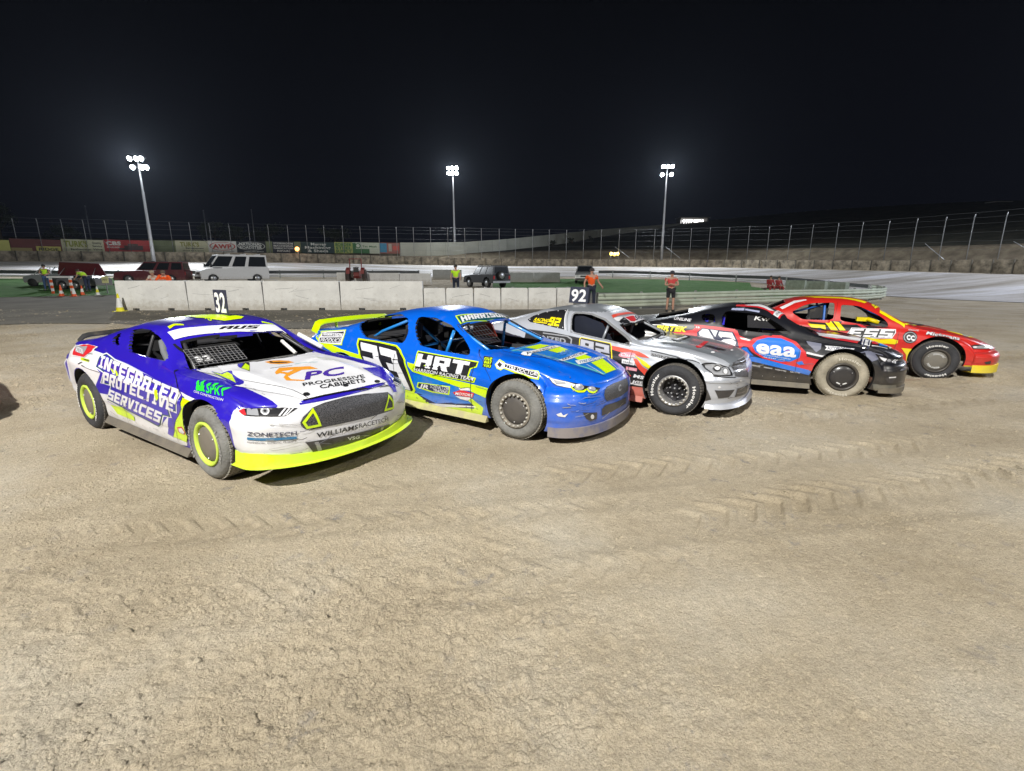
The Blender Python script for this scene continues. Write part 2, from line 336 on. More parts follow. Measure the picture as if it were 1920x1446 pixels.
for _P in CARS:     # bonnets sit a little below the first estimate
    _P['top'] = [(x, z - (.032 if x > 1.95 else 0)) for x, z in _P['top']]; _P['edge'] = [(x, z - (.028 if x > 2.3 else (.012 if x > 1.8 else 0))) for x, z in _P['edge']]
DECALS = """
0;W;0;;0;;;0.798,1.212 0.973,1.237 1.197,1.237 1.423,1.193 1.577,1.135 1.708,1.065 1.846,0.979 1.458,0.987 1.043,1.009 0.951,1.126
0;W;0;;0;;;0.626,1.188 0.557,1.129 0.623,1.062 0.803,1.046
0;P;0;wh;1;mir;;-0.457,0.86 -0.383,0.978 0.047,0.976 0.288,0.964 0.478,0.949 0.813,0.917 1.138,0.89 2.329,0.755 2.686,0.714 2.587,0.622 2.426,0.469 2.228,0.209 1.956,0.171 0.473,0.195 -0.043,0.327 -0.599,0.394
0;P;0;bl;2;mir;;0.395,0.803 0.813,0.917 2.285,0.766 2.402,0.716 2.398,0.617 2.177,0.467 1.998,0.252 1.87,0.267 2.016,0.487 1.731,0.311 0.522,0.411 0.632,0.502 0.325,0.49 0.344,0.586 0.534,0.745
0;P;0;wh;3;;;0.579,0.966 0.813,0.917 1.508,0.844 1.565,0.805 2.263,0.772 2.326,0.73 2.212,0.538 2.058,0.541 2.083,0.47 1.908,0.46 1.799,0.343 1.705,0.296 0.495,0.423 0.625,0.533 0.726,0.62 0.466,0.621 0.605,0.752 0.395,0.793 0.435,0.926
0;P;0;tl;4;;;0.586,0.952 0.815,0.905 1.506,0.832 1.556,0.793 2.249,0.76 2.302,0.727 2.204,0.555 2.045,0.552 2.057,0.475 1.893,0.469 1.781,0.35 1.7,0.31 0.529,0.436 0.648,0.531 0.759,0.633 0.496,0.629 0.635,0.761 0.412,0.799 0.463,0.918
0;P;0;bl;5;;;0.605,0.942 0.815,0.894 1.489,0.822 1.544,0.78 2.232,0.747 2.279,0.724 2.197,0.568 2.022,0.563 2.036,0.49 1.878,0.479 1.774,0.365 1.699,0.327 0.567,0.45 0.677,0.529 0.799,0.648 0.534,0.644 0.661,0.768 0.432,0.807 0.491,0.911
0;T;0;wh;7;blk;INTEGRATED;0.475,0.801 2.273,0.631 0.505,0.931
0;T;0;wh;7;blk;PROTECTIVE;0.539,0.634 2.146,0.545 0.646,0.767
0;T;0;wh;7;blk;SERVICES;0.566,0.455 1.782,0.371 0.69,0.582
0;P;0;yl;8;;;0.766,0.817 0.825,0.813 0.927,0.756 0.89,0.771 0.841,0.776
0;P;0;yl;8;;;0.883,0.809 0.942,0.803 0.986,0.762 0.956,0.75
0;P;0;yl;8;;;1.832,0.72 1.892,0.715 1.905,0.649 1.845,0.612 1.831,0.638
0;P;0;yl;6;;;0.561,0.382 0.911,0.404 1.147,0.334 1.144,0.281 0.702,0.294
0;P;0;yl;6;;;2.384,0.714 2.664,0.695 2.587,0.622 2.426,0.469 2.258,0.255 2.002,0.263 2.177,0.467 2.398,0.617
0;P;0;bk;5;;;2.362,0.719 2.402,0.716 2.419,0.616 2.198,0.471 2.025,0.272 1.996,0.271 2.163,0.47 2.376,0.618
0;P;0;wh;5;;;2.329,0.755 2.681,0.725 2.679,0.711 2.378,0.725
0;P;0;rd;6;;;2.159,0.394 2.273,0.422 2.332,0.375 2.256,0.328 2.153,0.329
0;P;0;wh;7;;;2.184,0.385 2.262,0.404 2.298,0.369 2.244,0.339 2.177,0.344
0;P;0;wh;4;;;-0.106,1.002 0.042,1.018 0.343,1.009 0.275,0.98 0.279,0.956 0.087,0.873 -0.286,0.861 -0.277,0.892 -0.311,0.976
0;P;0;rd;5;;;-0.076,1 0.086,1.016 0.298,1.006 0.237,0.977 0.22,0.948 0.084,0.878 -0.266,0.876 -0.272,0.901 -0.289,0.965
0;P;0;gy;6;;;-0.302,0.972 0.076,0.994 0.047,0.902 -0.202,0.915
0;T;0;wh;7;o=0.03;ACTION;-0.189,0.918 0.043,0.906 -0.263,0.971
0;P;0;yl;5;;;0.013,0.868 0.235,0.865 0.229,0.836 0.005,0.84
0;P;0;bk;6;;;0.049,0.86 0.231,0.86 0.23,0.846 0.129,0.847
0;P;0;bk;5;;;-0.026,0.793 0.038,0.821 0.07,0.821 -0.002,0.789
0;L;0;bk;5;w=0.006;;0.083,0.787 0.293,0.765 0.53,0.749
0;L;0;bk;5;w=0.005;;0.148,0.922 0.285,0.925
0;T;0;gn;3;o=0.02 i;SPRY;2.714,0.792 2.982,0.791 2.62,0.862
0;T;0;gn;3;o=0.06;&&;2.549,0.797 2.688,0.8 2.461,0.868
0;T;0;wh;3;;CIVIL CONSTRUCTION;2.538,0.779 2.981,0.755 2.529,0.795
0;L;t;bk;3;w=0.008;;2.012,-0.729 2.816,-0.564 3.306,-0.431 3.487,-0.415
0;L;0;bk;3;w=0.006;;2.023,0.921 2.319,0.739
0;L;0;bk;3;w=0.006;;2.019,0.922 1.671,1.116
0;P;40;bk;3;part=headlight;;1.871,0.689 1.947,0.714 2.107,0.727 2.345,0.692 2.261,0.65 2.094,0.662 1.948,0.668
0;P;40;gy;4;part=headlight;;1.949,0.709 2.039,0.719 2.07,0.669 1.971,0.674
0;P;40;rd;4;part=headlight;;1.873,0.688 1.923,0.707 1.968,0.672 1.947,0.67
0;P;40;wh;5;part=headlight;;2.143,0.692 2.143,0.683 2.139,0.676 2.129,0.671 2.117,0.67 2.103,0.673 2.091,0.679 2.08,0.686 2.074,0.695 2.073,0.704 2.078,0.711 2.09,0.717 2.103,0.719 2.116,0.716 2.128,0.709 2.137,0.701
0;P;40;gy;6;part=headlight;;2.133,0.693 2.133,0.686 2.13,0.681 2.124,0.677 2.115,0.677 2.105,0.678 2.096,0.682 2.089,0.688 2.084,0.695 2.084,0.701 2.087,0.707 2.093,0.71 2.103,0.711 2.113,0.71 2.122,0.705 2.129,0.699
0;P;40;bk;7;part=headlight;;2.122,0.693 2.122,0.69 2.121,0.687 2.117,0.685 2.112,0.685 2.107,0.686 2.102,0.688 2.098,0.691 2.096,0.694 2.095,0.698 2.097,0.701 2.101,0.703 2.106,0.703 2.11,0.702 2.115,0.7 2.119,0.697
0;P;40;wh;5;part=headlight;;2.212,0.657 2.228,0.655 2.263,0.699 2.249,0.7
0;P;40;wh;5;part=headlight;;2.241,0.653 2.257,0.651 2.293,0.695 2.279,0.697
0;P;40;wh;5;part=headlight;;2.264,0.653 2.274,0.654 2.319,0.694 2.306,0.695
0;P;30;wh;2;;;1.376,0.926 1.523,0.529
0;P;t;wh;2;;;1.465,-0.601 1.518,-0.344 1.54,-0.012 1.571,0.33 1.563,0.532 1.718,0.58 1.688,0.306 1.651,0.021 1.641,-0.219 1.62,-0.613
0;T;t;bk;3;blk i;AUS;1.599,-0.154 1.634,0.251 1.556,-0.088
0;P;t;yl;3;;;1.012,-0.239 1.072,-0.08 1.399,0.257 1.442,0.195 1.456,0.056 1.462,-0.008 1.415,-0.104 1.309,-0.226
0;T;t;yl;3;;WILLIAMS;0.935,-0.379 1.453,-0.146 0.835,-0.303
0;P;t;yl;3;;;1.376,-0.554 1.365,-0.485 1.427,-0.425 1.454,-0.428 1.406,-0.497 1.432,-0.559
0;P;t;yl;3;;;1.504,0.401 1.551,0.531 1.564,0.503 1.539,0.388
0;W;t;;0;;;1.63,-0.623 1.642,-0.432 1.636,-0.171 1.658,0.056 1.689,0.313 1.727,0.562 2.302,0.537 2.247,0.314 2.191,0.069 2.176,-0.174 2.154,-0.334 2.119,-0.471 2.013,-0.685
0;P;t;wh;2;;;2.126,-0.471 2.148,-0.331 2.161,-0.166 2.175,0.079 2.223,0.33 2.289,0.536 2.517,0.421 2.895,0.331 3.339,-0.193 3.34,-0.512 3.008,-0.666 2.887,-0.722 2.871,-0.633 2.817,-0.598 2.623,-0.547 2.429,-0.56
0;P;t;bl;3;;;2.271,-0.609 2.416,-0.589 2.371,-0.498 2.409,-0.48 2.515,-0.532 2.639,-0.563 2.808,-0.59 2.871,-0.633 2.9,-0.688 2.849,-0.715
0;P;t;yl;4;;;2.317,-0.618 2.456,-0.603 2.407,-0.525 2.533,-0.549 2.827,-0.675
0;P;t;bk;3;;;2.191,-0.314 2.155,-0.254 2.162,-0.165 2.289,-0.232 2.584,-0.405 2.512,-0.384 2.344,-0.36
0;P;t;bl;4;;;2.166,-0.292 2.165,-0.231 2.347,-0.357 2.277,-0.346
0;P;t;yl;4;;;2.349,-0.355 2.183,-0.219 2.303,-0.244 2.533,-0.38
0;P;t;or;3;;;2.242,-0.043 2.227,0.037 2.271,0.109 2.359,0.162 2.471,0.152 2.481,0.063 2.445,-0.007 2.356,-0.052
0;P;t;bk;4;;;2.251,-0.004 2.306,0.087 2.418,0.132 2.431,0.078 2.38,0.003 2.318,-0.029
0;P;t;or;5;;;2.272,0.018 2.369,0.137 2.416,0.124 2.323,0.004
0;L;t;tq;3;w=0.012;;2.552,0.106 2.559,0.233 2.637,0.321
0;L;t;bk;3;w=0.012;;2.556,-0.177 2.564,-0.08 2.588,0.046
0;P;t;wh;2;;;2.845,-0.712 3.107,-0.629 3.49,-0.466 3.534,-0.064 3.523,0.493 3.555,0.54 3.145,0.712 2.942,0.667 2.5,0.25 2.099,-0.186 2.425,-0.568
0;P;t;bl;4;;;3.08,0.546 3.145,0.712 3.543,0.58 3.557,0.524 3.528,0.488 3.365,0.455
0;P;t;or;3;;;2.732,-0.237 2.597,-0.102 2.741,0.15 2.873,0.15 2.81,0.008 2.928,-0.227 3.026,-0.262 3.119,-0.178 3.136,-0.201 3.037,-0.321 2.933,-0.278 2.858,-0.202 2.794,-0.223 2.81,-0.276
0;P;t;wh;4;;;2.751,-0.185 2.762,-0.05 2.824,-0.158
0;T;t;pu;4;o=0.03 i;PC;3.116,-0.181 3.182,0.226 2.888,-0.036
0;T;t;bk;4;o=0.02;PROGRESSIVE;3.262,-0.296 3.375,0.33 3.178,-0.252
0;T;t;bk;4;o=0.025;CABINETS;3.4,-0.218 3.473,0.25 3.312,-0.167
0;P;t;bk;4;;;3.449,-0.364 3.459,-0.373 3.463,-0.385 3.464,-0.397 3.46,-0.408 3.453,-0.417 3.443,-0.421 3.431,-0.421 3.42,-0.415 3.41,-0.405 3.403,-0.392 3.401,-0.379 3.405,-0.367 3.413,-0.36 3.425,-0.356 3.438,-0.358
0;P;t;bk;4;;;3.458,0.051 3.468,0.04 3.475,0.027 3.477,0.014 3.475,0.002 3.468,-0.005 3.458,-0.008 3.445,-0.005 3.432,0.003 3.42,0.015 3.412,0.029 3.41,0.043 3.412,0.054 3.42,0.061 3.432,0.063 3.445,0.06
0;P;t;bk;4;;;3.501,0.406 3.51,0.395 3.517,0.38 3.52,0.365 3.52,0.352 3.515,0.342 3.507,0.338 3.497,0.339 3.486,0.346 3.477,0.357 3.471,0.371 3.467,0.386 3.468,0.4 3.473,0.409 3.481,0.414 3.49,0.413
0;L;60;bk;3;w=0.007;;1.341,0.741 1.523,0.746 1.71,0.743 1.909,0.734 2.187,0.694
0;T;50;nv;3;o=0.01;ZONETECH;1.456,0.52 1.822,0.472 1.461,0.556
0;P;50;tb;3;;;1.454,0.504 1.822,0.463 1.82,0.44 1.45,0.482
0;T;50;bk;3;;COMMERCIAL  DOMESTIC  PROJECTS;1.447,0.454 1.813,0.416 1.448,0.468
0;P;90;mg;2;part=grille;;-0.559,0.578 -0.526,0.619 -0.43,0.676 -0.31,0.696 -0.101,0.703 0.125,0.689 0.43,0.644 0.493,0.591 0.502,0.514 0.478,0.445 0.014,0.468 -0.358,0.49 -0.475,0.493 -0.532,0.518 -0.554,0.545
0;L;90;yl;5;w=0.022 part=grille clo;;-0.532,0.572 -0.434,0.656 -0.397,0.518 -0.507,0.521
0;L;90;yl;5;w=0.022 part=grille clo;;0.43,0.606 0.489,0.533 0.489,0.464 0.357,0.477
0;T;90;bk;2;o=0.02 i;WILLIAMS;-0.438,0.411 -0.011,0.382 -0.439,0.456
0;T;90;bk;2;;RACETECH;0.007,0.385 0.4,0.351 0.005,0.431
0;P;90;gr;3;part=bumper_duct;;-0.534,0.393 0.437,0.304 0.416,0.242 0.297,0.242 -0.41,0.279 -0.458,0.268
0;P;90;bk;4;part=bumper_duct;;-0.279,0.325 -0.28,0.316 -0.284,0.309 -0.29,0.305 -0.297,0.306 -0.305,0.31 -0.313,0.317 -0.318,0.327 -0.32,0.336 -0.318,0.345 -0.314,0.351 -0.307,0.355 -0.3,0.354 -0.292,0.35 -0.286,0.344 -0.281,0.335
0;P;90;bk;4;part=bumper_duct;;-0.143,0.313 -0.144,0.304 -0.147,0.298 -0.153,0.295 -0.161,0.295 -0.169,0.3 -0.176,0.307 -0.181,0.316 -0.184,0.325 -0.183,0.333 -0.179,0.339 -0.173,0.342 -0.165,0.342 -0.158,0.338 -0.151,0.331 -0.146,0.323
0;P;90;bk;4;part=bumper_duct;;0.064,0.294 0.064,0.286 0.061,0.279 0.055,0.276 0.047,0.277 0.038,0.282 0.03,0.289 0.023,0.298 0.02,0.308 0.02,0.316 0.024,0.322 0.03,0.325 0.038,0.325 0.047,0.32 0.055,0.313 0.061,0.304
0;P;90;bk;4;part=bumper_duct;;0.2,0.282 0.201,0.273 0.197,0.267 0.191,0.264 0.182,0.265 0.173,0.27 0.164,0.278 0.157,0.287 0.154,0.296 0.154,0.305 0.157,0.311 0.163,0.314 0.172,0.313 0.181,0.308 0.19,0.301 0.196,0.292
0;T;90;wh;4;o=0.03 part=bumper_duct;VSG;-0.13,0.301 0.013,0.282 -0.136,0.336
0;P;90;gy;4;part=bumper_duct;;-0.459,0.374 -0.424,0.371 -0.387,0.283 -0.424,0.28
0;P;90;gy;4;part=bumper_duct;;0.283,0.318 0.329,0.313 0.327,0.242 0.296,0.242
1;W;0;;0;;;1.168,1.272 1.447,1.268 1.722,1.185 1.979,1.053 2.152,0.937 2.152,0.875 1.703,0.895 1.363,0.934 1.255,1.059 1.175,1.211
1;W;0;;0;;;0.191,1.084 0.048,1.155 0.305,1.227 0.794,1.285 1.02,1.235 1.127,1.083 1.089,0.941 0.75,0.94 0.354,0.97
1;P;0;cl;1;;;1.308,0.573 1.711,0.575 2.284,0.433 2.439,0.435 2.415,0.238 1.949,0.253 1.52,0.211 1.332,0.347
1;P;0;nv;2;;;1.331,0.335 1.562,0.298 1.977,0.279 2.334,0.333 2.303,0.264 1.543,0.191
1;P;0;yl;2;;;0.964,0.357 1.343,0.32 1.55,0.216 1.749,0.211 2.391,0.267 2.363,0.17 1.065,0.21
1;P;0;yl;3;;;1.231,0.721 1.365,0.708 1.317,0.642 1.714,0.597 2.539,0.544 2.476,0.416 2.248,0.466 1.872,0.529 1.312,0.607 1.246,0.668
1;P;0;yl;3;;;2.126,0.39 2.254,0.376 2.398,0.289 2.366,0.181 2.28,0.194 2.253,0.299
1;P;0;cb;2;;;1.387,0.308 1.965,0.367 2.06,0.313 1.67,0.234
1;P;0;wh;3;;;1.522,0.219 2.266,0.29 2.291,0.279 1.746,0.199
1;P;0;yl;4;;;1.363,0.868 2.308,0.82 2.311,0.761 2.228,0.733 2.218,0.655 2.325,0.643 2.29,0.581 1.308,0.618 1.351,0.679
1;P;0;bk;5;;;1.381,0.857 2.298,0.808 2.292,0.767 2.21,0.739 2.197,0.64 2.304,0.63 2.275,0.593 1.333,0.63 1.374,0.674
1;T;0;wh;6;blk i;HRT;1.372,0.687 2.185,0.655 1.368,0.838
1;T;0;wh;6;o=0.02 i;HARRISON RACING TEAM;1.344,0.622 2.276,0.604 1.359,0.668
1;P;0;yl;4;;;1.393,0.481 1.923,0.492 1.899,0.38 1.62,0.375 1.364,0.41
1;P;0;nv;5;;;1.41,0.472 1.909,0.479 1.882,0.395 1.632,0.393 1.386,0.422
1;T;0;wh;6;;SCHMALTZER;1.599,0.433 1.905,0.438 1.607,0.479
1;T;0;wh;6;o=0.02;TRADING;1.642,0.39 1.876,0.392 1.65,0.431
1;T;0;wh;6;o=0.03 i;JR;1.409,0.416 1.568,0.411 1.43,0.47
1;P;0;rd;5;;;1.958,0.421 2.08,0.469 2.286,0.455 2.256,0.397 1.995,0.393
1;P;0;wh;5;;;2.055,0.488 2.212,0.512 2.249,0.481 2.08,0.465
1;T;0;wh;6;o=0.02 i;MOTORS;1.995,0.398 2.252,0.408 2.004,0.434
1;P;0;wh;5;;;1.994,0.382 2.256,0.395 2.172,0.348 2.069,0.355
1;P;0;bk;4;;;2.357,0.886 2.477,0.877 2.505,0.765 2.384,0.772
1;T;0;yl;5;o=0.03;GIVE;2.371,0.839 2.476,0.837 2.372,0.874
1;T;0;yl;5;o=0.03;WAY;2.383,0.804 2.49,0.802 2.374,0.834
1;T;0;yl;5;o=0.03;YOU;2.395,0.773 2.5,0.77 2.386,0.799
1;P;10;yl;3;;;2.345,0.807 2.387,0.864 2.462,0.843 2.489,0.818 2.885,0.782 2.905,0.761 2.91,0.696 2.741,0.721 2.475,0.775 2.444,0.756 2.39,0.768
1;P;10;wh;4;;;2.356,0.808 2.392,0.856 2.452,0.833 2.877,0.775 2.893,0.76 2.897,0.706 2.482,0.782 2.436,0.765 2.391,0.775
1;P;10;bk;5;;;2.477,0.822 2.872,0.768 2.886,0.754 2.888,0.716 2.48,0.792
1;T;10;wh;6;o=0.02;TYRE DOCTOR;2.492,0.784 2.879,0.728 2.491,0.82
1;P;10;gr;5;;;2.378,0.805 2.397,0.838 2.44,0.814 2.424,0.781
1;P;0;wh;5;;;-0.601,0.977 -0.051,1.029 -0.031,0.848 -0.534,0.832 -0.562,0.894 -0.552,0.922
1;P;0;yl;4;;;-0.626,0.985 -0.043,1.041 -0.014,0.837 -0.544,0.822
1;P;0;gr;6;;;-0.563,0.967 -0.066,1.015 -0.065,0.95 -0.513,0.92
1;P;0;gr;6;;;-0.534,0.9 -0.067,0.937 -0.052,0.869 -0.521,0.843
1;T;0;wh;7;blk i;HARRISON;-0.506,0.928 -0.067,0.953 -0.534,0.967
1;T;0;wh;7;o=0.02 i;PRODUCE;-0.506,0.847 -0.054,0.874 -0.505,0.898
1;P;0;wh;5;;;1.629,0.914 1.827,0.913 1.843,0.894 1.636,0.894
1;P;0;yl;2;;;-0.687,0.921 -0.529,0.832 -0.358,0.779 -0.261,0.753 -0.092,0.687 0.052,0.7 0.259,0.662 0.451,0.575 0.474,0.735 0.328,0.746 -0.003,0.785 -0.29,0.84 -0.5,0.869
1;P;0;yl;4;;;0.25,0.95 0.644,0.933 0.979,0.908 1.087,0.857 1.197,0.735 1.336,0.368 1.291,0.311 0.915,0.345 0.568,0.381 0.433,0.551 0.358,0.726 0.265,0.88
1;P;0;bk;5;;;0.284,0.928 0.654,0.913 0.977,0.888 1.056,0.849 1.173,0.728 1.3,0.374 1.267,0.341 0.925,0.375 0.609,0.41 0.465,0.565 0.387,0.728 0.3,0.872
1;T;0;wh;6;blk;23;0.569,0.445 1.245,0.383 0.332,0.9
1;P;0;wh;6;;;0.805,0.411 1.237,0.382 1.249,0.353 0.822,0.385
1;T;0;wh;4;;C;-0.946,1 -0.943,1.001 -0.947,1
1;L;0;wh;4;w=0.01;;-0.834,1.008 -0.086,1.084
1;W;t;;0;;;1.839,-0.535 1.891,-0.124 1.892,0.332 1.855,0.611 2.031,0.696 2.351,0.609 2.415,0.387 2.442,0.087 2.421,-0.254 2.405,-0.531 2.334,-0.709 2.207,-0.706
1;P;t;yl;2;;;1.617,-0.434 1.673,-0.039 1.698,0.518 1.797,0.581 1.858,-0.077 1.783,-0.535
1;P;t;tl;3;;;1.642,-0.429 1.693,-0.066 1.696,0.518 1.821,0.509 1.846,-0.061 1.779,-0.51
1;T;t;wh;4;blk i;HARRISON;1.776,-0.483 1.816,0.476 1.667,-0.413
1;P;t;cl;1;;;2.493,-0.496 2.473,-0.108 2.498,0.241 2.63,0.316 2.882,0.292 3.228,0.272 3.594,0.219 3.581,-0.201 3.33,-0.124 3.063,-0.442 2.814,-0.454
1;P;t;tq;2;;;2.509,-0.478 2.48,-0.143 3.581,-0.115 3.581,-0.201
1;P;t;cl;3;;;2.545,-0.449 2.507,-0.165 3.564,-0.102 3.568,-0.14
1;P;t;yl;4;;;2.496,-0.146 2.513,0.214 2.637,0.237 2.662,-0.12
1;P;t;yl;4;;;2.778,-0.059 2.772,0.29 2.937,0.215 2.935,-0.077
1;P;t;yl;4;;;3.136,-0.036 3.119,0.264 3.232,0.264 3.232,-0.063
1;P;t;yl;4;;;3.324,0.026 3.327,0.376 3.586,0.182 3.579,-0.123
1;P;t;wh;5;;;2.669,-0.518 2.648,-0.353 2.695,0.302 2.77,0.32 2.751,-0.345 2.798,-0.515 2.733,-0.537
1;T;t;gr;6;o=0.02 i;ELECTRICAL;2.755,-0.508 2.746,0.231 2.709,-0.464
1;P;t;wh;5;;;3.078,-0.351 3.058,0.294 3.135,0.361 3.127,-0.349
1;T;t;cl;6;o=0.03 i;PREMIUM;3.039,-0.396 3.002,0.079 2.933,-0.234
1;T;t;nv;6;o=0.02 i;SERVICES;3.112,-0.319 3.11,0.299 3.071,-0.264
1;P;t;wh;5;;;3.19,-0.146 3.276,0.402 3.327,0.471 3.297,-0.052 3.28,-0.231
1;T;t;tb;6;o=0.02 i;TYRE DOCTOR;3.27,-0.184 3.317,0.4 3.222,-0.109
1;L;t;wh;4;w=0.012;;3.321,-0.106 3.568,-0.197
1;L;t;wh;4;w=0.012;;3.367,0.437 3.591,0.225
1;P;t;yl;3;;;3.598,0.24 3.602,0.263 3.606,0.237
1;L;t;nv;3;w=0.008;;2.415,-0.545 2.844,-0.505 3.166,-0.401 3.425,-0.306 3.608,-0.207
1;L;0;nv;3;w=0.006;;2.245,0.94 2.321,0.866 2.4,0.791 2.545,0.641
1;P;40;bk;3;part=headlight;;1.935,0.723 2.136,0.683 2.292,0.647 2.511,0.589 2.45,0.557 2.37,0.573 2.328,0.596 2.276,0.578 2.203,0.595 2.17,0.62 2.011,0.645 1.973,0.671
1;P;40;wh;4;part=headlight;;1.943,0.718 2.134,0.678 2.216,0.651 2.161,0.623 2.016,0.649 1.978,0.674
1;P;40;gy;5;part=headlight;;1.979,0.704 2.103,0.677 2.111,0.658 2.011,0.66
1;P;40;gy;5;part=headlight;;2.31,0.619 2.302,0.609 2.285,0.601 2.264,0.597 2.242,0.596 2.221,0.599 2.205,0.606 2.197,0.614 2.196,0.625 2.199,0.639 2.213,0.649 2.232,0.654 2.255,0.655 2.276,0.652 2.293,0.645 2.307,0.632
1;P;40;wh;6;part=headlight;;2.245,0.633 2.245,0.629 2.241,0.626 2.237,0.624 2.23,0.623 2.225,0.625 2.219,0.627 2.216,0.631 2.215,0.635 2.216,0.639 2.219,0.642 2.224,0.644 2.23,0.645 2.236,0.644 2.241,0.641 2.244,0.637
1;P;40;gy;5;part=headlight;;2.443,0.589 2.436,0.581 2.422,0.575 2.403,0.572 2.382,0.573 2.362,0.578 2.346,0.584 2.337,0.592 2.337,0.6 2.343,0.608 2.358,0.613 2.376,0.616 2.396,0.616 2.417,0.612 2.432,0.606 2.441,0.597
1;P;40;wh;6;part=headlight;;2.39,0.601 2.389,0.598 2.384,0.596 2.38,0.595 2.374,0.595 2.368,0.596 2.365,0.598 2.363,0.601 2.362,0.604 2.364,0.606 2.368,0.608 2.373,0.609 2.379,0.609 2.384,0.608 2.389,0.606 2.39,0.604
1;L;40;yl;6;w=0.014 part=headlight;;2.166,0.644 2.176,0.607 2.222,0.586 2.288,0.582 2.322,0.595
1;L;40;yl;6;w=0.014 part=headlight;;2.333,0.602 2.352,0.577 2.405,0.561 2.457,0.575
1;P;90;mg;2;part=grille;;-0.381,0.56 -0.315,0.585 -0.157,0.595 0.067,0.588 0.298,0.578 0.291,0.428 0.017,0.416 -0.257,0.428 -0.354,0.436 -0.405,0.474 -0.414,0.513
1;T;90;gy;3;o=0.05 part=grille;C;-0.083,0.489 0.008,0.488 -0.062,0.557
1;P;90;gr;2;part=lower_grille;;-0.449,0.362 -0.379,0.392 -0.099,0.377 0.23,0.36 0.219,0.282 -0.088,0.288 -0.265,0.283 -0.443,0.283
1;P;60;gr;3;part=fog_lamp;;1.161,0.37 1.369,0.339 1.368,0.267 1.278,0.254 1.206,0.301
1;P;60;wh;4;part=fog_lamp;;1.324,0.298 1.323,0.288 1.317,0.28 1.309,0.276 1.299,0.276 1.289,0.28 1.28,0.287 1.275,0.296 1.272,0.307 1.273,0.317 1.278,0.325 1.286,0.329 1.296,0.329 1.306,0.325 1.314,0.318 1.321,0.308
1;P;50;wh;3;;;1.463,0.362 1.507,0.386 1.528,0.354 1.577,0.375 1.548,0.333 1.482,0.342
1;P;50;gy;3;;;1.513,0.446 1.603,0.449 1.604,0.441 1.523,0.438
2;W;0;;0;;;1.185,1.216 1.206,1.243 1.345,1.244 1.468,1.232 1.676,1.167 1.88,1.053 2.043,0.96 2.123,0.909 2.118,0.868 1.88,0.907 1.442,0.967 1.24,1
2;P;0;bk;2;;;0.466,1.129 0.525,1.181 0.68,1.237 0.88,1.275 1.035,1.286 1.124,1.019 0.92,1.047 0.693,1.078 0.525,1.096
2;T;0;ye;3;blk i;92;0.837,1.065 1.022,1.056 0.828,1.18
2;T;0;ye;3;o=0.03 i;RACING;0.579,1.114 0.829,1.105 0.588,1.159
2;P;0;ye;3;;;0.577,1.106 0.82,1.097 0.812,1.084 0.589,1.094
2;P;0;wh;3;;;0.513,1.131 0.514,1.129 0.514,1.127 0.512,1.125 0.508,1.125 0.505,1.125 0.501,1.126 0.498,1.128 0.496,1.13 0.495,1.132 0.495,1.134 0.497,1.136 0.5,1.136 0.504,1.136 0.508,1.135 0.511,1.133
2;P;0;wh;3;;;0.612,1.2 0.613,1.198 0.613,1.196 0.612,1.194 0.609,1.194 0.605,1.194 0.6,1.195 0.596,1.197 0.593,1.199 0.591,1.201 0.591,1.203 0.592,1.204 0.595,1.205 0.599,1.204 0.604,1.203 0.608,1.202
2;P;0;wh;3;;;0.73,1.239 0.732,1.237 0.733,1.235 0.731,1.234 0.728,1.233 0.724,1.234 0.72,1.235 0.715,1.236 0.711,1.238 0.709,1.24 0.708,1.242 0.71,1.243 0.713,1.244 0.717,1.244 0.722,1.243 0.726,1.241
2;P;0;wh;3;;;0.904,1.264 0.906,1.262 0.906,1.261 0.904,1.259 0.901,1.259 0.898,1.259 0.893,1.26 0.889,1.262 0.886,1.264 0.884,1.266 0.883,1.268 0.885,1.269 0.887,1.269 0.891,1.269 0.896,1.268 0.9,1.266
2;P;0;wh;3;;;1.028,1.27 1.029,1.268 1.029,1.266 1.028,1.265 1.025,1.264 1.021,1.264 1.017,1.265 1.013,1.267 1.01,1.269 1.009,1.271 1.009,1.273 1.01,1.274 1.013,1.275 1.017,1.275 1.021,1.274 1.025,1.272
2;P;0;wh;3;;;1.099,1.048 1.099,1.046 1.098,1.044 1.095,1.042 1.092,1.042 1.089,1.042 1.086,1.043 1.084,1.045 1.083,1.047 1.083,1.05 1.084,1.052 1.086,1.053 1.089,1.054 1.092,1.053 1.095,1.052 1.098,1.05
2;P;0;wh;3;;;1.019,1.039 1.019,1.036 1.018,1.034 1.016,1.033 1.013,1.032 1.01,1.033 1.007,1.034 1.004,1.036 1.003,1.038 1.003,1.04 1.004,1.042 1.007,1.044 1.01,1.044 1.013,1.044 1.016,1.043 1.018,1.041
2;P;0;wh;3;;;0.89,1.055 0.89,1.053 0.889,1.051 0.887,1.05 0.884,1.049 0.88,1.049 0.877,1.05 0.875,1.052 0.874,1.055 0.874,1.057 0.875,1.059 0.877,1.06 0.88,1.061 0.884,1.061 0.887,1.06 0.889,1.058
2;P;0;wh;3;;;0.766,1.066 0.766,1.064 0.765,1.062 0.763,1.061 0.76,1.06 0.757,1.06 0.754,1.061 0.751,1.063 0.75,1.066 0.75,1.068 0.751,1.07 0.753,1.071 0.756,1.072 0.759,1.072 0.762,1.071 0.765,1.069
2;P;0;wh;3;;;0.634,1.081 0.634,1.078 0.633,1.076 0.631,1.075 0.628,1.074 0.624,1.074 0.621,1.076 0.618,1.077 0.617,1.08 0.617,1.082 0.618,1.084 0.62,1.086 0.623,1.086 0.626,1.086 0.63,1.085 0.632,1.083
2;L;0;wh;2;w=0.012;;1.043,1.286 1.135,1.01
2;L;0;gr;2;w=0.005;;1.084,1.279 1.177,1.002
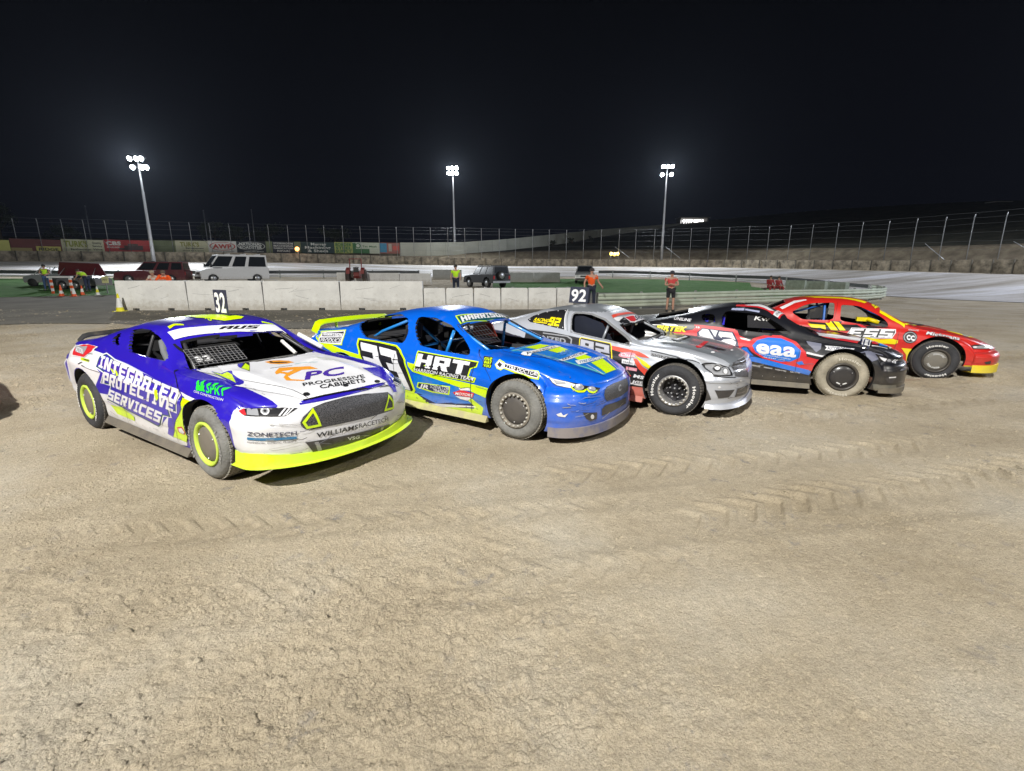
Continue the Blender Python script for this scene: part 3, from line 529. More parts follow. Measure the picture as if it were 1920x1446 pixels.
2;L;0;ch;2;w=0.02 clo;;1.181,1.223 1.201,1.25 1.339,1.251 1.463,1.24 1.672,1.174 1.876,1.059 2.047,0.964 2.133,0.909 2.127,0.861 1.881,0.899 1.443,0.959 1.233,0.993
2;P;0;bk;1;mir;;0.497,0.996 0.782,0.98 0.938,0.973 1.385,0.919 1.876,0.841 1.981,0.793 2.44,0.489 2.402,0.31 2.041,0.211 0.544,0.249
2;P;0;gy;2;;;0.787,0.959 1.19,0.937 1.274,0.897 1.3,0.76 1.277,0.759 1.255,0.886 1.182,0.921 0.79,0.944
2;T;0;gy;3;o=0.04;NZED;0.814,0.854 1.199,0.829 0.791,0.92
2;P;0;ye;3;;;1.383,0.904 1.405,0.93 1.855,0.877 1.886,0.823 1.925,0.653 1.868,0.658 1.428,0.711
2;P;0;bk;4;;;1.395,0.9 1.412,0.92 1.847,0.869 1.873,0.822 1.906,0.672 1.867,0.673 1.434,0.731
2;T;0;sv;5;blk;92;1.445,0.732 1.882,0.674 1.406,0.901
2;P;0;rr;3;;;1.88,0.846 2.104,0.819 2.267,0.795 2.363,0.762 2.422,0.73 2.319,0.735 2.167,0.76 1.993,0.779 1.893,0.8
2;P;t;rr;2;;;1.692,-0.432 1.726,0.515 1.759,0.543 1.742,-0.491
2;P;t;wh;2;;;1.742,-0.491 1.783,-0.172 1.831,-0.209 1.824,-0.472 1.794,-0.51
2;P;t;bk;2;;;1.824,-0.472 1.791,-0.194 1.801,0.565 1.926,0.647 1.931,-0.067 1.869,-0.473
2;P;t;wh;3;;;1.788,-0.17 1.79,0.552 1.888,0.627 1.916,-0.019 1.893,-0.158
2;P;t;rd;4;;;1.797,-0.146 1.802,0.249 1.883,0.148 1.899,-0.004 1.881,-0.121
2;T;t;nv;4;o=0.03;SRA;1.888,0.118 1.874,0.624 1.804,0.28
2;P;t;wh;3;;;1.896,0.629 1.912,0.644 1.923,0.646 1.912,0.643
2;W;t;;0;;;1.858,-0.456 1.9,-0.045 1.915,0.326 1.947,0.653 2.288,0.601 2.187,0.091 2.122,-0.394
2;P;0;sr;2;;;2.124,0.32 2.414,0.324 2.412,0.17 2.131,0.17
2;P;0;pk;4;;;2.236,0.753 2.229,0.737 2.205,0.723 2.168,0.711 2.123,0.705 2.077,0.704 2.036,0.709 2.008,0.719 1.996,0.733 2.004,0.748 2.029,0.763 2.066,0.774 2.112,0.781 2.158,0.781 2.198,0.776 2.225,0.766
2;T;0;wh;5;o=0.02 i;Classic;2.022,0.727 2.241,0.718 2.032,0.771
2;P;0;wh;4;;;2.055,0.686 2.237,0.67 2.232,0.618 2.055,0.633
2;T;0;gr;5;o=0;TRAVEL;2.071,0.643 2.214,0.632 2.071,0.667
2;P;0;pk;4;;;2.118,0.594 2.274,0.582 2.267,0.541 2.115,0.549
2;T;0;wh;5;o=0;MOTORS;2.127,0.553 2.249,0.547 2.128,0.579
2;T;0;wh;4;o=0.05 i;MS;2.22,0.455 2.367,0.441 2.23,0.501
2;P;0;rd;4;;;2.129,0.498 2.161,0.509 2.195,0.464 2.138,0.466
2;T;0;wh;4;o=0.05 i;JGE;2.198,0.373 2.352,0.367 2.209,0.415
2;P;0;wh;4;;;2.149,0.377 2.396,0.358 2.39,0.344 2.143,0.357
2;P;0;rr;4;;;2.203,0.708 2.26,0.701 2.353,0.612 2.475,0.555 2.422,0.468 2.356,0.524 2.289,0.58
2;P;0;ye;5;;;2.213,0.751 2.341,0.694 2.504,0.606 2.482,0.572 2.351,0.636 2.296,0.682
2;P;10;gy;2;;;2.235,0.798 2.329,0.789 2.623,0.741 2.57,0.716 2.432,0.732 2.237,0.759
2;T;10;gr;3;o=0.02;SIGNTEZ;2.247,0.757 2.583,0.718 2.246,0.787
2;P;t;bk;3;;;2.961,-0.22 3.02,-0.106 3.226,-0.118 3.241,-0.174 3.16,-0.271 3.058,-0.248
2;P;t;rd;3;;;2.909,-0.49 2.897,0.158 2.947,0.222 2.961,-0.22 2.977,-0.48 2.93,-0.5
2;P;t;gr;3;;;2.477,-0.124 2.565,0.44 2.665,0.355 2.627,-0.239
2;P;t;bk;4;;;2.488,-0.125 2.572,0.395 2.652,0.347 2.616,-0.183
2;P;t;wh;5;;;2.526,-0.106 2.579,0.38 2.626,0.332 2.583,-0.111
2;P;t;wh;3;;;2.504,-0.412 2.514,-0.458 2.513,-0.479 2.507,-0.487 2.498,-0.493 2.487,-0.492 2.477,-0.487 2.468,-0.476 2.459,-0.452 2.448,-0.4 2.439,-0.342 2.439,-0.307 2.445,-0.288 2.455,-0.286 2.468,-0.302 2.483,-0.335
2;P;t;wh;3;;;3.154,-0.501 3.155,-0.516 3.152,-0.533 3.147,-0.549 3.14,-0.562 3.131,-0.568 3.123,-0.566 3.116,-0.558 3.111,-0.544 3.11,-0.526 3.112,-0.51 3.118,-0.498 3.126,-0.49 3.135,-0.486 3.143,-0.486 3.15,-0.492
2;P;t;wh;3;;;3.309,0.026 3.312,-0.002 3.311,-0.029 3.308,-0.053 3.303,-0.071 3.297,-0.079 3.291,-0.078 3.285,-0.066 3.28,-0.046 3.278,-0.02 3.278,0.007 3.281,0.033 3.286,0.052 3.292,0.062 3.299,0.06 3.305,0.047
2;P;t;wh;3;;;2.263,-0.278 2.317,-0.264 2.341,-0.325 2.3,-0.356
2;P;t;gy;3;;;2.285,-0.095 2.292,0.126 2.366,0.07 2.351,-0.15
2;L;t;gr;3;w=0.008;;2.413,-0.855 2.613,-0.861 2.872,-0.87 3.038,-0.828
2;P;45;bk;3;part=headlight;;1.579,0.692 1.635,0.718 1.698,0.72 1.782,0.702 1.904,0.663 1.904,0.626 1.912,0.568 1.782,0.571 1.681,0.575 1.649,0.58 1.615,0.627
2;P;45;gy;4;part=headlight;;1.615,0.69 1.698,0.703 1.766,0.695 1.882,0.652 1.87,0.581 1.719,0.585 1.657,0.591 1.626,0.634
2;P;45;ch;5;part=headlight;;1.8,0.65 1.778,0.635 1.749,0.621 1.722,0.612 1.696,0.608 1.678,0.611 1.667,0.62 1.668,0.633 1.681,0.649 1.701,0.666 1.71,0.685 1.727,0.697 1.751,0.702 1.773,0.698 1.793,0.686 1.808,0.667
2;P;45;bk;6;part=headlight;;1.788,0.65 1.768,0.638 1.747,0.627 1.723,0.62 1.703,0.617 1.687,0.619 1.679,0.626 1.681,0.637 1.691,0.649 1.71,0.662 1.718,0.677 1.732,0.688 1.749,0.691 1.768,0.688 1.784,0.678 1.797,0.663
2;P;45;wh;7;part=headlight;;1.776,0.652 1.763,0.644 1.747,0.636 1.731,0.631 1.717,0.629 1.707,0.631 1.703,0.636 1.703,0.643 1.711,0.651 1.725,0.66 1.732,0.67 1.741,0.677 1.753,0.68 1.765,0.677 1.776,0.671 1.783,0.661
2;P;45;ch;5;part=headlight;;1.858,0.616 1.845,0.602 1.83,0.589 1.812,0.581 1.792,0.579 1.774,0.583 1.762,0.592 1.757,0.606 1.764,0.62 1.781,0.634 1.802,0.645 1.826,0.651 1.847,0.654 1.862,0.65 1.869,0.642 1.867,0.63
2;P;45;wh;7;part=headlight;;1.836,0.618 1.828,0.609 1.817,0.602 1.807,0.597 1.796,0.596 1.787,0.598 1.78,0.604 1.78,0.611 1.784,0.62 1.793,0.628 1.807,0.634 1.819,0.639 1.831,0.64 1.839,0.638 1.843,0.633 1.841,0.626
2;L;45;bk;3;w=0.008;;1.648,0.572 1.797,0.557 1.965,0.542
2;P;90;mg;2;part=grille;;-0.586,0.707 -0.416,0.72 -0.158,0.72 -0.267,0.632 -0.229,0.477 -0.559,0.534 -0.678,0.556 -0.653,0.629
2;P;90;ch;3;part=grille;;-0.672,0.617 -0.504,0.619 -0.259,0.612 -0.266,0.585 -0.529,0.595 -0.684,0.602
2;L;90;ch;4;w=0.012 part=grille clo;;-0.12,0.666 -0.234,0.651 -0.322,0.601 -0.292,0.557 -0.217,0.561 -0.158,0.624
2;P;75;gr;2;part=air_intake@1;;-0.031,0.398 0.244,0.385 0.15,0.298 0.013,0.292
2;P;75;gr;2;part=air_intake@2;;0.308,0.389 0.738,0.369 0.714,0.251 0.263,0.283
2;P;30;gr;2;part=air_intake@3;;2.247,0.394 2.285,0.4 2.344,0.274 2.279,0.243
2;L;60;gy;3;w=0.008;;0.749,0.493 0.849,0.49 1.012,0.483 1.4,0.456
2;P;60;wh;3;;;0.903,0.438 0.903,0.432 0.9,0.427 0.895,0.424 0.889,0.422 0.883,0.424 0.878,0.427 0.875,0.432 0.872,0.439 0.872,0.445 0.875,0.45 0.879,0.453 0.885,0.454 0.891,0.453 0.897,0.45 0.901,0.444
2;P;60;wh;3;;;1.296,0.478 1.295,0.473 1.29,0.47 1.282,0.469 1.273,0.47 1.262,0.472 1.252,0.476 1.247,0.481 1.244,0.486 1.244,0.49 1.249,0.493 1.256,0.494 1.266,0.493 1.276,0.491 1.285,0.487 1.292,0.482
3;W;0;;0;;;0.715,1.166 0.794,1.184 0.896,1.184 0.921,1.139 0.933,1.057 0.816,1.062 0.731,1.095
3;T;0;wh;3;o=0.03 i;UNILINE;0.296,1.08 0.554,1.06 0.31,1.12
3;P;0;wh;2;;;0.101,1.025 0.324,1.015 0.374,0.997 0.359,0.984 0.196,0.987
3;P;0;rd;2;;;0.509,0.92 0.603,0.939 0.648,0.981 0.613,1.016 0.701,1.015 0.992,0.992 1.223,0.967 1.264,0.906 1.305,0.831 1.399,0.771 1.461,0.727 1.448,0.562 1.352,0.624 1.276,0.636 1.262,0.805 1.195,0.927 0.744,0.967 0.686,0.886 0.699,0.822 0.498,0.855 0.368,0.876 0.237,0.888 0.366,0.896
3;P;0;nv;3;;;0.666,0.897 0.74,0.971 1.195,0.927 1.266,0.805 1.302,0.671 1.261,0.635 1.166,0.672 0.685,0.805
3;P;0;wh;4;;;0.693,0.902 0.752,0.956 0.832,0.946 0.944,0.783 0.93,0.767 0.795,0.793 0.776,0.842 0.712,0.855
3;P;0;wh;4;;;0.864,0.947 0.976,0.934 0.943,0.844 0.914,0.871
3;P;0;wh;4;;;0.996,0.922 1.181,0.911 1.241,0.804 1.154,0.841 1.039,0.85 1.033,0.828 0.983,0.873
3;P;0;wh;4;;;1.007,0.766 1.064,0.811 1.185,0.824 1.25,0.781 1.227,0.675 1.024,0.74
3;T;0;ye;4;o=0.05 i;PIRTEK;0.03,0.913 0.499,0.9 0.05,0.995
3;T;0;wh;5;o=0.03;18;0.649,0.968 0.701,0.962 0.649,0.993
3;P;0;lv;3;;;1.174,1.27 1.356,1.276 1.344,1.241 1.157,1.244
3;W;0;;0;;;1.074,1.227 1.151,1.231 1.303,1.218 1.455,1.208 1.559,1.199 1.678,1.16 1.752,1.112 1.87,1.035 2.035,0.911 1.938,0.921 1.758,0.928 1.574,0.933 1.388,0.949 1.236,0.969 1.059,0.991 0.999,1.103
3;P;0;lv;3;;;1.23,1.272 1.345,1.271 1.351,1.25 1.228,1.25
3;P;0;lv;3;;;1.364,1.268 1.57,1.24 1.56,1.217 1.358,1.246
3;P;0;rd;2;;;1.194,0.92 1.252,0.954 1.286,0.877 1.454,0.814 1.489,0.843 1.657,0.898 1.868,0.897 2.076,0.816 2.207,0.678 2.228,0.609 2.416,0.566 2.397,0.46 2.369,0.375 2.275,0.409 1.937,0.476 1.639,0.549 1.482,0.64 1.423,0.711 1.324,0.761 1.322,0.681 1.286,0.671
3;P;0;cb;3;;;1.478,0.736 1.542,0.818 1.687,0.861 1.869,0.856 2.033,0.792 2.145,0.69 2.135,0.586 2.03,0.523 1.897,0.511 1.682,0.56 1.533,0.643
3;P;0;nv;3;;;1.32,0.698 1.356,0.724 1.423,0.711 1.483,0.632 1.527,0.567 1.401,0.568
3;P;0;cb;4;;;1.328,0.694 1.402,0.706 1.445,0.646 1.511,0.583 1.415,0.578
3;P;0;wh;4;;;1.291,0.847 1.378,0.838 1.453,0.818 1.432,0.801 1.319,0.824
3;T;0;wh;5;o=0.03;eaa;1.535,0.633 2.085,0.59 1.533,0.85
3;T;0;wh;5;o=0.01;WWW.EAATURBO.COM.AU;1.581,0.607 2.02,0.55 1.581,0.625
3;T;0;wh;5;o=0.01;08 8349 1893;1.652,0.565 1.945,0.528 1.652,0.581
3;P;0;cb;2;;;1.386,0.568 1.527,0.567 1.937,0.476 2.275,0.409 2.313,0.387 2.295,0.326 1.945,0.402 1.573,0.479 1.422,0.503
3;P;0;cb;4;;;2.095,0.511 2.175,0.54 2.21,0.486 2.149,0.473
3;P;0;gy;3;;;1.503,0.445 1.623,0.427 1.622,0.402 1.506,0.42
3;P;0;gy;3;;;1.671,0.422 1.794,0.405 1.792,0.388 1.674,0.401
3;T;0;wh;3;;HARDWARE;1.833,0.378 1.987,0.357 1.832,0.399
3;T;0;wh;3;;BALUSTRE;2.044,0.355 2.174,0.342 2.043,0.376
3;P;0;wh;3;;;2.218,0.679 2.491,0.627 2.473,0.606 2.216,0.652
3;P;t;wh;2;;;1.756,-0.635 1.904,-0.194 1.985,-0.301 1.826,-0.669
3;P;t;rd;3;;;1.822,-0.67 1.985,-0.301 2.005,-0.306 1.843,-0.69
3;T;t;bk;3;;SRA;1.809,-0.645 1.963,-0.266 1.789,-0.604
3;P;t;rd;1;;;1.241,-0.348 1.598,-0.287 1.77,-0.494 1.809,-0.559 1.748,-0.639 1.684,-0.581 1.525,-0.487 1.234,-0.455
3;P;t;wh;2;;;1.356,-0.388 1.561,-0.428 1.702,-0.547 1.8,-0.506 1.729,-0.44 1.583,-0.218
3;W;t;;0;;;1.865,-0.688 2.02,-0.309 2.123,-0.384 2.456,0.448 2.529,0.173 2.194,-0.734 2.101,-0.806 2.044,-0.809
3;P;10;wh;3;;;2.259,0.776 2.405,0.77 2.641,0.746 2.598,0.702 2.396,0.707 2.253,0.719 2.279,0.749
3;T;10;nv;4;o=0.02;AUTOPROJECTS;2.282,0.725 2.586,0.714 2.292,0.769
3;P;t;wh;2;;;2.399,-0.509 2.681,-0.46 3.16,0.018 2.976,-0.568 2.616,-0.752 2.383,-0.767
3;P;t;rd;2;;;2.381,-0.776 2.613,-0.763 2.972,-0.585 2.88,-0.804 2.604,-0.807 2.466,-0.801
3;P;t;nv;2;;;2.914,-0.806 3.229,0.245 3.309,0.429 3.337,0.42 2.935,-0.81
3;P;t;wh;3;;;3.307,0.43 3.367,0.231 3.036,-0.8 2.931,-0.806
3;T;t;nv;4;o=0.03;PI;2.949,-0.802 3.028,-0.794 3.327,0.423
3;P;t;rd;3;;;3.369,0.21 3.425,0.138 3.21,-0.543 3.127,-0.576
3;P;t;cb;3;;;3.426,0.085 3.482,-0.126 3.358,-0.488 3.22,-0.583
3;P;t;wh;3;;;3.482,-0.115 3.507,-0.178 3.52,-0.237 3.36,-0.569
3;P;t;pk;3;;;3.508,-0.232 3.638,-0.178 3.636,-0.242 3.475,-0.485
3;P;t;wh;3;;;3.078,-0.748 3.334,-0.567 3.309,-0.637 3.064,-0.786
3;P;0;wr;3;;;2.208,0.829 2.313,0.814 2.409,0.8 2.399,0.726 2.341,0.676 2.287,0.739 2.233,0.784
3;P;20;wr;3;;;2.481,0.719 2.616,0.698 2.696,0.631 2.552,0.578 2.48,0.622
3;L;20;wr;3;w=0.01;;2.397,0.692 2.542,0.718 2.751,0.662
3;P;45;gr;3;part=headlight;;1.667,0.653 1.779,0.617 1.974,0.599 1.826,0.537 1.739,0.552 1.698,0.601
3;P;45;wh;4;part=headlight;;1.675,0.643 1.763,0.61 1.742,0.567 1.701,0.603
3;P;45;gy;4;part=headlight;;1.819,0.585 1.818,0.576 1.807,0.57 1.79,0.566 1.776,0.565 1.77,0.566 1.77,0.57 1.768,0.577 1.766,0.586 1.766,0.595 1.771,0.602 1.778,0.607 1.788,0.609 1.798,0.607 1.808,0.602 1.815,0.594
3;P;45;wh;5;part=headlight;;1.8,0.554 1.816,0.553 1.896,0.6 1.872,0.603
3;P;45;wh;5;part=headlight;;1.814,0.546 1.826,0.544 1.942,0.591 1.917,0.597
3;P;60;gr;3;part=fog_lamp;;0.825,0.344 0.845,0.376 0.931,0.385 0.933,0.346 0.908,0.276 0.866,0.276
3;P;60;wh;4;part=fog_lamp;;0.852,0.371 0.928,0.378 0.929,0.361 0.855,0.354
3;P;70;gr;2;part=grille;;0.367,0.461 0.448,0.491 0.801,0.601 0.619,0.528 0.43,0.447
3;P;20;rb;1;;;2.621,0.251 2.928,0.252 2.979,0.145 2.652,0.159
3;L;t;gr;3;w=0.008;;2.199,-0.851 2.601,-0.859 3.037,-0.819 3.293,-0.775
4;W;0;;0;;;0.455,1.091 0.624,1.203 0.774,1.261 1.148,1.281 1.16,1.24 1.148,0.969 0.854,0.963 0.639,0.965
4;W;0;;0;;;1.261,1.247 1.539,1.23 1.669,1.166 1.832,1.086 1.95,1 2.024,0.879 1.74,0.886 1.479,0.926 1.256,0.964
4;P;0;ye;3;;;0.74,0.887 1.023,0.875 1.043,0.789 0.946,0.825 0.821,0.808
4;P;0;ye;3;;;0.993,0.954 1.108,0.954 1.236,0.788 1.12,0.793
4;P;0;ye;3;;;1.15,0.944 1.238,0.935 1.353,0.794 1.26,0.79
4;P;0;bk;2;;;0.728,0.933 1.253,0.952 2.033,0.869 1.739,0.847 1.362,0.785 1.055,0.771 0.861,0.834
4;P;0;rd;4;;;1.51,0.904 1.56,0.917 1.68,0.855 1.6,0.852
4;P;0;wh;3;;;1.364,0.711 1.439,0.846 2.109,0.844 2.108,0.785 2.057,0.686 1.494,0.665
4;P;0;bk;4;;;1.379,0.717 1.448,0.835 2.093,0.834 2.093,0.787 2.046,0.699 1.498,0.68
4;T;0;wh;5;blk i;ESS;1.391,0.689 2.046,0.699 1.415,0.827
4;P;0;ye;3;;;1.119,0.75 1.488,0.717 1.888,0.661 2.077,0.683 2.149,0.64 2.128,0.592 1.899,0.59 1.496,0.651
4;P;t;ye;2;;;1.752,-0.518 1.848,-0.321 1.945,-0.385 1.804,-0.626
4;T;t;bk;3;;32;1.782,-0.6 1.903,-0.354 1.8,-0.464
4;P;t;ye;3;;;1.873,-0.624 1.952,-0.647 2.095,-0.72 2.243,-0.792 2.234,-0.826 2.039,-0.771 1.864,-0.698
4;P;t;ye;1;;;0.577,-0.038 0.872,-0.236 1.301,-0.285 1.698,-0.458 1.641,-0.555 1.281,-0.435 0.853,-0.42
4;W;t;;0;;;1.929,-0.361 2.137,-0.527 2.728,0.412 2.247,-0.772 2.08,-0.687 1.944,-0.631
4;P;0;wh;2;;;0.253,1.166 0.498,1.29 0.695,1.324 0.713,1.309 0.516,1.257 0.297,1.134
4;L;0;dr;2;w=0.008;;1.211,1.287 1.159,0.96 1.2,0.777
4;P;0;bk;3;;;2.418,0.728 2.411,0.688 2.39,0.654 2.361,0.629 2.324,0.617 2.284,0.623 2.248,0.644 2.221,0.678 2.212,0.716 2.217,0.757 2.237,0.792 2.273,0.815 2.315,0.824 2.355,0.818 2.387,0.798 2.408,0.767
4;P;0;gy;4;;;2.407,0.725 2.401,0.691 2.382,0.661 2.355,0.639 2.322,0.629 2.287,0.634 2.255,0.652 2.231,0.681 2.223,0.715 2.228,0.75 2.246,0.781 2.276,0.801 2.313,0.809 2.349,0.804 2.378,0.786 2.398,0.759
4;P;0;bk;5;;;2.392,0.724 2.387,0.696 2.37,0.671 2.348,0.653 2.32,0.646 2.29,0.649 2.264,0.665 2.245,0.688 2.239,0.716 2.242,0.745 2.257,0.77 2.282,0.787 2.312,0.794 2.342,0.79 2.366,0.775 2.384,0.752
4;T;0;wh;6;o=0.05;CC;2.265,0.68 2.378,0.665 2.265,0.765
4;T;0;wh;4;;ADRENALINE;2.286,0.831 2.436,0.82 2.291,0.858
4;T;10;bk;3;o=0.08 i;Micktrans;2.348,0.771 2.819,0.692 2.39,0.835
4;T;10;wh;4;o=0.03 i;Micktrans;2.345,0.777 2.817,0.696 2.385,0.831
4;P;0;ye;3;;;2.217,0.528 2.368,0.521 2.34,0.465 2.415,0.465 2.401,0.346 2.324,0.298 2.302,0.413
4;P;0;ye;3;;;2.04,0.679 2.148,0.662 2.151,0.614 2.112,0.587 2.034,0.589
4;L;t;ye;3;w=0.04;;2.249,-0.793 2.805,0.025 2.961,-0.464 3.239,-0.505 3.548,-0.28
4;P;t;gy;3;;;2.854,0.462 3.107,0.458 3.134,0.46 2.863,0.396
4;P;t;bk;3;;;2.547,0.291 2.856,0.461 2.819,0.347 2.356,-0.512
4;P;t;gy;3;;;3.235,0.437 3.148,-0.437 3.326,-0.439 3.177,-0.555 3.285,0.431
4;P;40;bk;3;part=headlight;;1.961,0.609 2.012,0.628 2.184,0.626 2.516,0.571 2.447,0.556 2.35,0.541 2.12,0.552 2.009,0.553
4;P;40;gy;4;part=headlight;;1.981,0.598 2.132,0.613 2.412,0.574 2.331,0.552 2.005,0.564
4;P;40;wh;5;part=headlight;;2.045,0.589 2.043,0.583 2.038,0.577 2.03,0.574 2.02,0.572 2.01,0.573 2.002,0.576 1.995,0.581 1.992,0.587 1.993,0.593 1.996,0.599 2.005,0.603 2.014,0.604 2.025,0.603 2.035,0.6 2.042,0.595
4;P;40;wh;5;part=headlight;;2.33,0.57 2.312,0.565 2.284,0.562 2.253,0.56 2.223,0.56 2.195,0.562 2.175,0.566 2.162,0.571 2.158,0.577 2.166,0.583 2.185,0.587 2.213,0.589 2.251,0.588 2.288,0.585 2.319,0.58 2.334,0.575
4;P;60;gr;3;part=air_intake@1;;0.914,0.356 1.002,0.381 1.016,0.328 0.957,0.316
4;P;20;ye;1;;;2.637,0.28 3.029,0.288 3.033,0.26 2.652,0.26
"""
VC = {  # vinyl and paint colours
 'bl': (.022, .010, .42), 'wh': (.74, .75, .80), 'yl': (.60, .85, .0), 'bk': (.012, .012, .015), 'tl': (.0, .07, .09), 'rd': (.62, .02, .03), 'gy': (.30, .31, .34), 'gn': (.02, .70, .05),
 'or': (.85, .33, .02), 'tq': (.10, .45, .50), 'pu': (.06, .02, .35), 'nv': (.015, .02, .07), 'tb': (.01, .16, .36), 'gr': (.028, .028, .034), 'cl': (.0, .17, .62), 'cb': (.0, .16, .70),
 'ye': (.85, .70, .0), 'sv': (.42, .43, .50), 'ch': (.75, .77, .82), 'rr': (.70, .07, .04), 'sr': (.55, .08, .07), 'pk': (.80, .28, .36), 'lv': (.38, .42, .62), 'wr': (.16, .17, .24), 'rb': (.07, .08, .08), 'dr': (.25, .01, .01)}
def vinyl(k):
    if k == 'mg': return mesh_mat()
    if k == 'ch': return mat('chrome trim', VC[k], .18, metal=.7, dust=.2)
    return mat('vinyl ' + k, VC[k], 0.42, coat=.45, dust=.12 if k in ('gr', 'bk', 'nv', 'ch') else .4, two=(.03, .03, .03))
def mesh_mat():
    if 'wire mesh' in MATS: return MATS['wire mesh']
    m = bpy.data.materials.new('wire mesh'); m.use_nodes = True; nt = m.node_tree; b = nt.nodes['Principled BSDF']; L = nt.links.new
    tc = nd(nt, 'ShaderNodeTexCoord'); v = nd(nt, 'ShaderNodeTexVoronoi', Scale=70.0); v.feature = 'DISTANCE_TO_EDGE'; L(tc.outputs['Object'], v.inputs['Vector'])
    cr = nd(nt, 'ShaderNodeValToRGB'); L(v.outputs['Distance'], cr.inputs[0]); cr.color_ramp.elements[0].color = (.11, .11, .12, 1); cr.color_ramp.elements[1].color = (.012, .012, .014, 1); cr.color_ramp.elements[1].position = .22
    L(cr.outputs[0], b.inputs['Base Color']); b.inputs['Roughness'].default_value = .5; MATS['wire mesh'] = m; return m
FONT_CACHE = {}
def text_tris(s, off=0.0, extra=0.0):
    """outline text as 2-D verts and faces, normalised so that the cap height is 1 and the width is 1"""
    key = (s, off, extra)
    if key in FONT_CACHE: return FONT_CACHE[key]
    cu = bpy.data.curves.new('lettering', 'FONT'); cu.body = s; cu.size = 1.0; cu.offset = off; cu.resolution_u = 3; cu.space_character = 1.0 + abs(off) * 1.6 + extra
    o = bpy.data.objects.new('lettering', cu); COL.objects.link(o)
    me = bpy.data.meshes.new_from_object(o.evaluated_get(bpy.context.evaluated_depsgraph_get()))
    V = np.array([(v.co.x, v.co.y) for v in me.vertices]) if len(me.vertices) else np.zeros((0, 2)); Fc = [tuple(p.vertices) for p in me.polygons]
    bpy.data.objects.remove(o); bpy.data.curves.remove(cu); bpy.data.meshes.remove(me)
    if len(V):
        x0, x1 = V[:, 0].min(), V[:, 0].max(); V[:, 0] = (V[:, 0] - x0) / max(x1 - x0, 1e-6)
        cap = 0.727; V[:, 1] = (V[:, 1] + off * 0.5) / (cap + off)
    FONT_CACHE[key] = (V, Fc); return FONT_CACHE[key]
def _in(x, y): return [(x, y)]
GLY = {'2': [[(0,1),(1,1),(1,.40),(.36,.40),(.36,.23),(1,.23),(1,0),(0,0),(0,.62),(.64,.62),(.64,.78),(0,.78)]], '3': [[(0,1),(1,1),(1,0),(0,0),(0,.23),(.64,.23),(.64,.40),(.22,.40),(.22,.61),(.64,.61),(.64,.78),(0,.78)]],
 '9': [[(0,1),(1,1),(1,0),(0,0),(0,.22),(.64,.22),(.64,.38),(0,.38)], [(.36,.60),(.64,.60),(.64,.79),(.36,.79)]], 'H': [[(0,0),(0,1),(.34,1),(.34,.62),(.66,.62),(.66,1),(1,1),(1,0),(.66,0),(.66,.38),(.34,.38),(.34,0)]],
 'R': [[(0,0),(0,1),(1,1),(1,.42),(.82,.36),(1,0),(.62,0),(.46,.34),(.34,.34),(.34,0)], [(.34,.57),(.66,.57),(.66,.78),(.34,.78)]], 'T': [[(0,1),(1,1),(1,.76),(.67,.76),(.67,0),(.33,0),(.33,.76),(0,.76)]],
 'S': [[(0,1),(1,1),(1,.78),(.34,.78),(.34,.61),(1,.61),(1,0),(0,0),(0,.22),(.66,.22),(.66,.39),(0,.39)]], 'E': [[(0,0),(0,1),(1,1),(1,.78),(.34,.78),(.34,.61),(.88,.61),(.88,.39),(.34,.39),(.34,.22),(1,.22),(1,0)]],
 'A': [[(0,0),(0,.85),(.15,1),(1,1),(1,0),(.66,0),(.66,.34),(.34,.34),(.34,0)], [(.34,.55),(.66,.55),(.66,.78),(.34,.78)]], 'I': [[(0,0),(0,.2),(.3,.2),(.3,.8),(0,.8),(0,1),(1,1),(1,.8),(.7,.8),(.7,.2),(1,.2),(1,0)]],
 'N': [[(0,0),(0,1),(.36,1),(.66,.5),(.66,1),(1,1),(1,0),(.64,0),(.34,.5),(.34,0)]], 'G': [[(0,0),(0,.86),(.14,1),(1,1),(1,.76),(.34,.76),(.34,.24),(.66,.24),(.66,.38),(.5,.38),(.5,.57),(1,.57),(1,0)]],
 'D': [[(0,0),(0,1),(.84,1),(1,.84),(1,.16),(.84,0)], [(.34,.24),(.66,.24),(.66,.76),(.34,.76)]], 'O': [[(.12,0),(0,.12),(0,.88),(.12,1),(.88,1),(1,.88),(1,.12),(.88,0)], [(.34,.24),(.66,.24),(.66,.76),(.34,.76)]],
 'P': [[(0,0),(0,1),(.9,1),(1,.9),(1,.34),(.34,.34),(.34,0)], [(.34,.56),(.66,.56),(.66,.78),(.34,.78)]], 'C': [[(.14,0),(0,.14),(0,.86),(.14,1),(1,1),(1,.76),(.34,.76),(.34,.24),(1,.24),(1,0)]],
 'V': [[(.3,0),(0,1),(.34,1),(.5,.4),(.66,1),(1,1),(.7,0)]], 'U': [[(.12,0),(0,.12),(0,1),(.34,1),(.34,.24),(.66,.24),(.66,1),(1,1),(1,0)]], '-': [[(0,.4),(0,.6),(1,.6),(1,.4)]]}
def block_tris(s, gap=.14, grow=0.0):
    V = []; Fc = []; x = 0.0
    for ch in s:
        w = .62 if ch == 'I' else 1.0
        if ch == ' ': x += .6; continue
        loops = GLY[ch]; b = len(V)
        def gr(p, hole):
            if not grow: return p
            cx, cy = .5, .5; return p
        pts = [p for L_ in loops for p in L_]; t = tessellate_polygon([[Vector((a, c, 0)) for a, c in L_] for L_ in loops])
        V += [(x + a * w, c) for a, c in pts]; Fc += [tuple(i + b for i in f) for f in t]; x += w + gap
    V = np.array(V); V[:, 0] /= (x - gap); return V, Fc
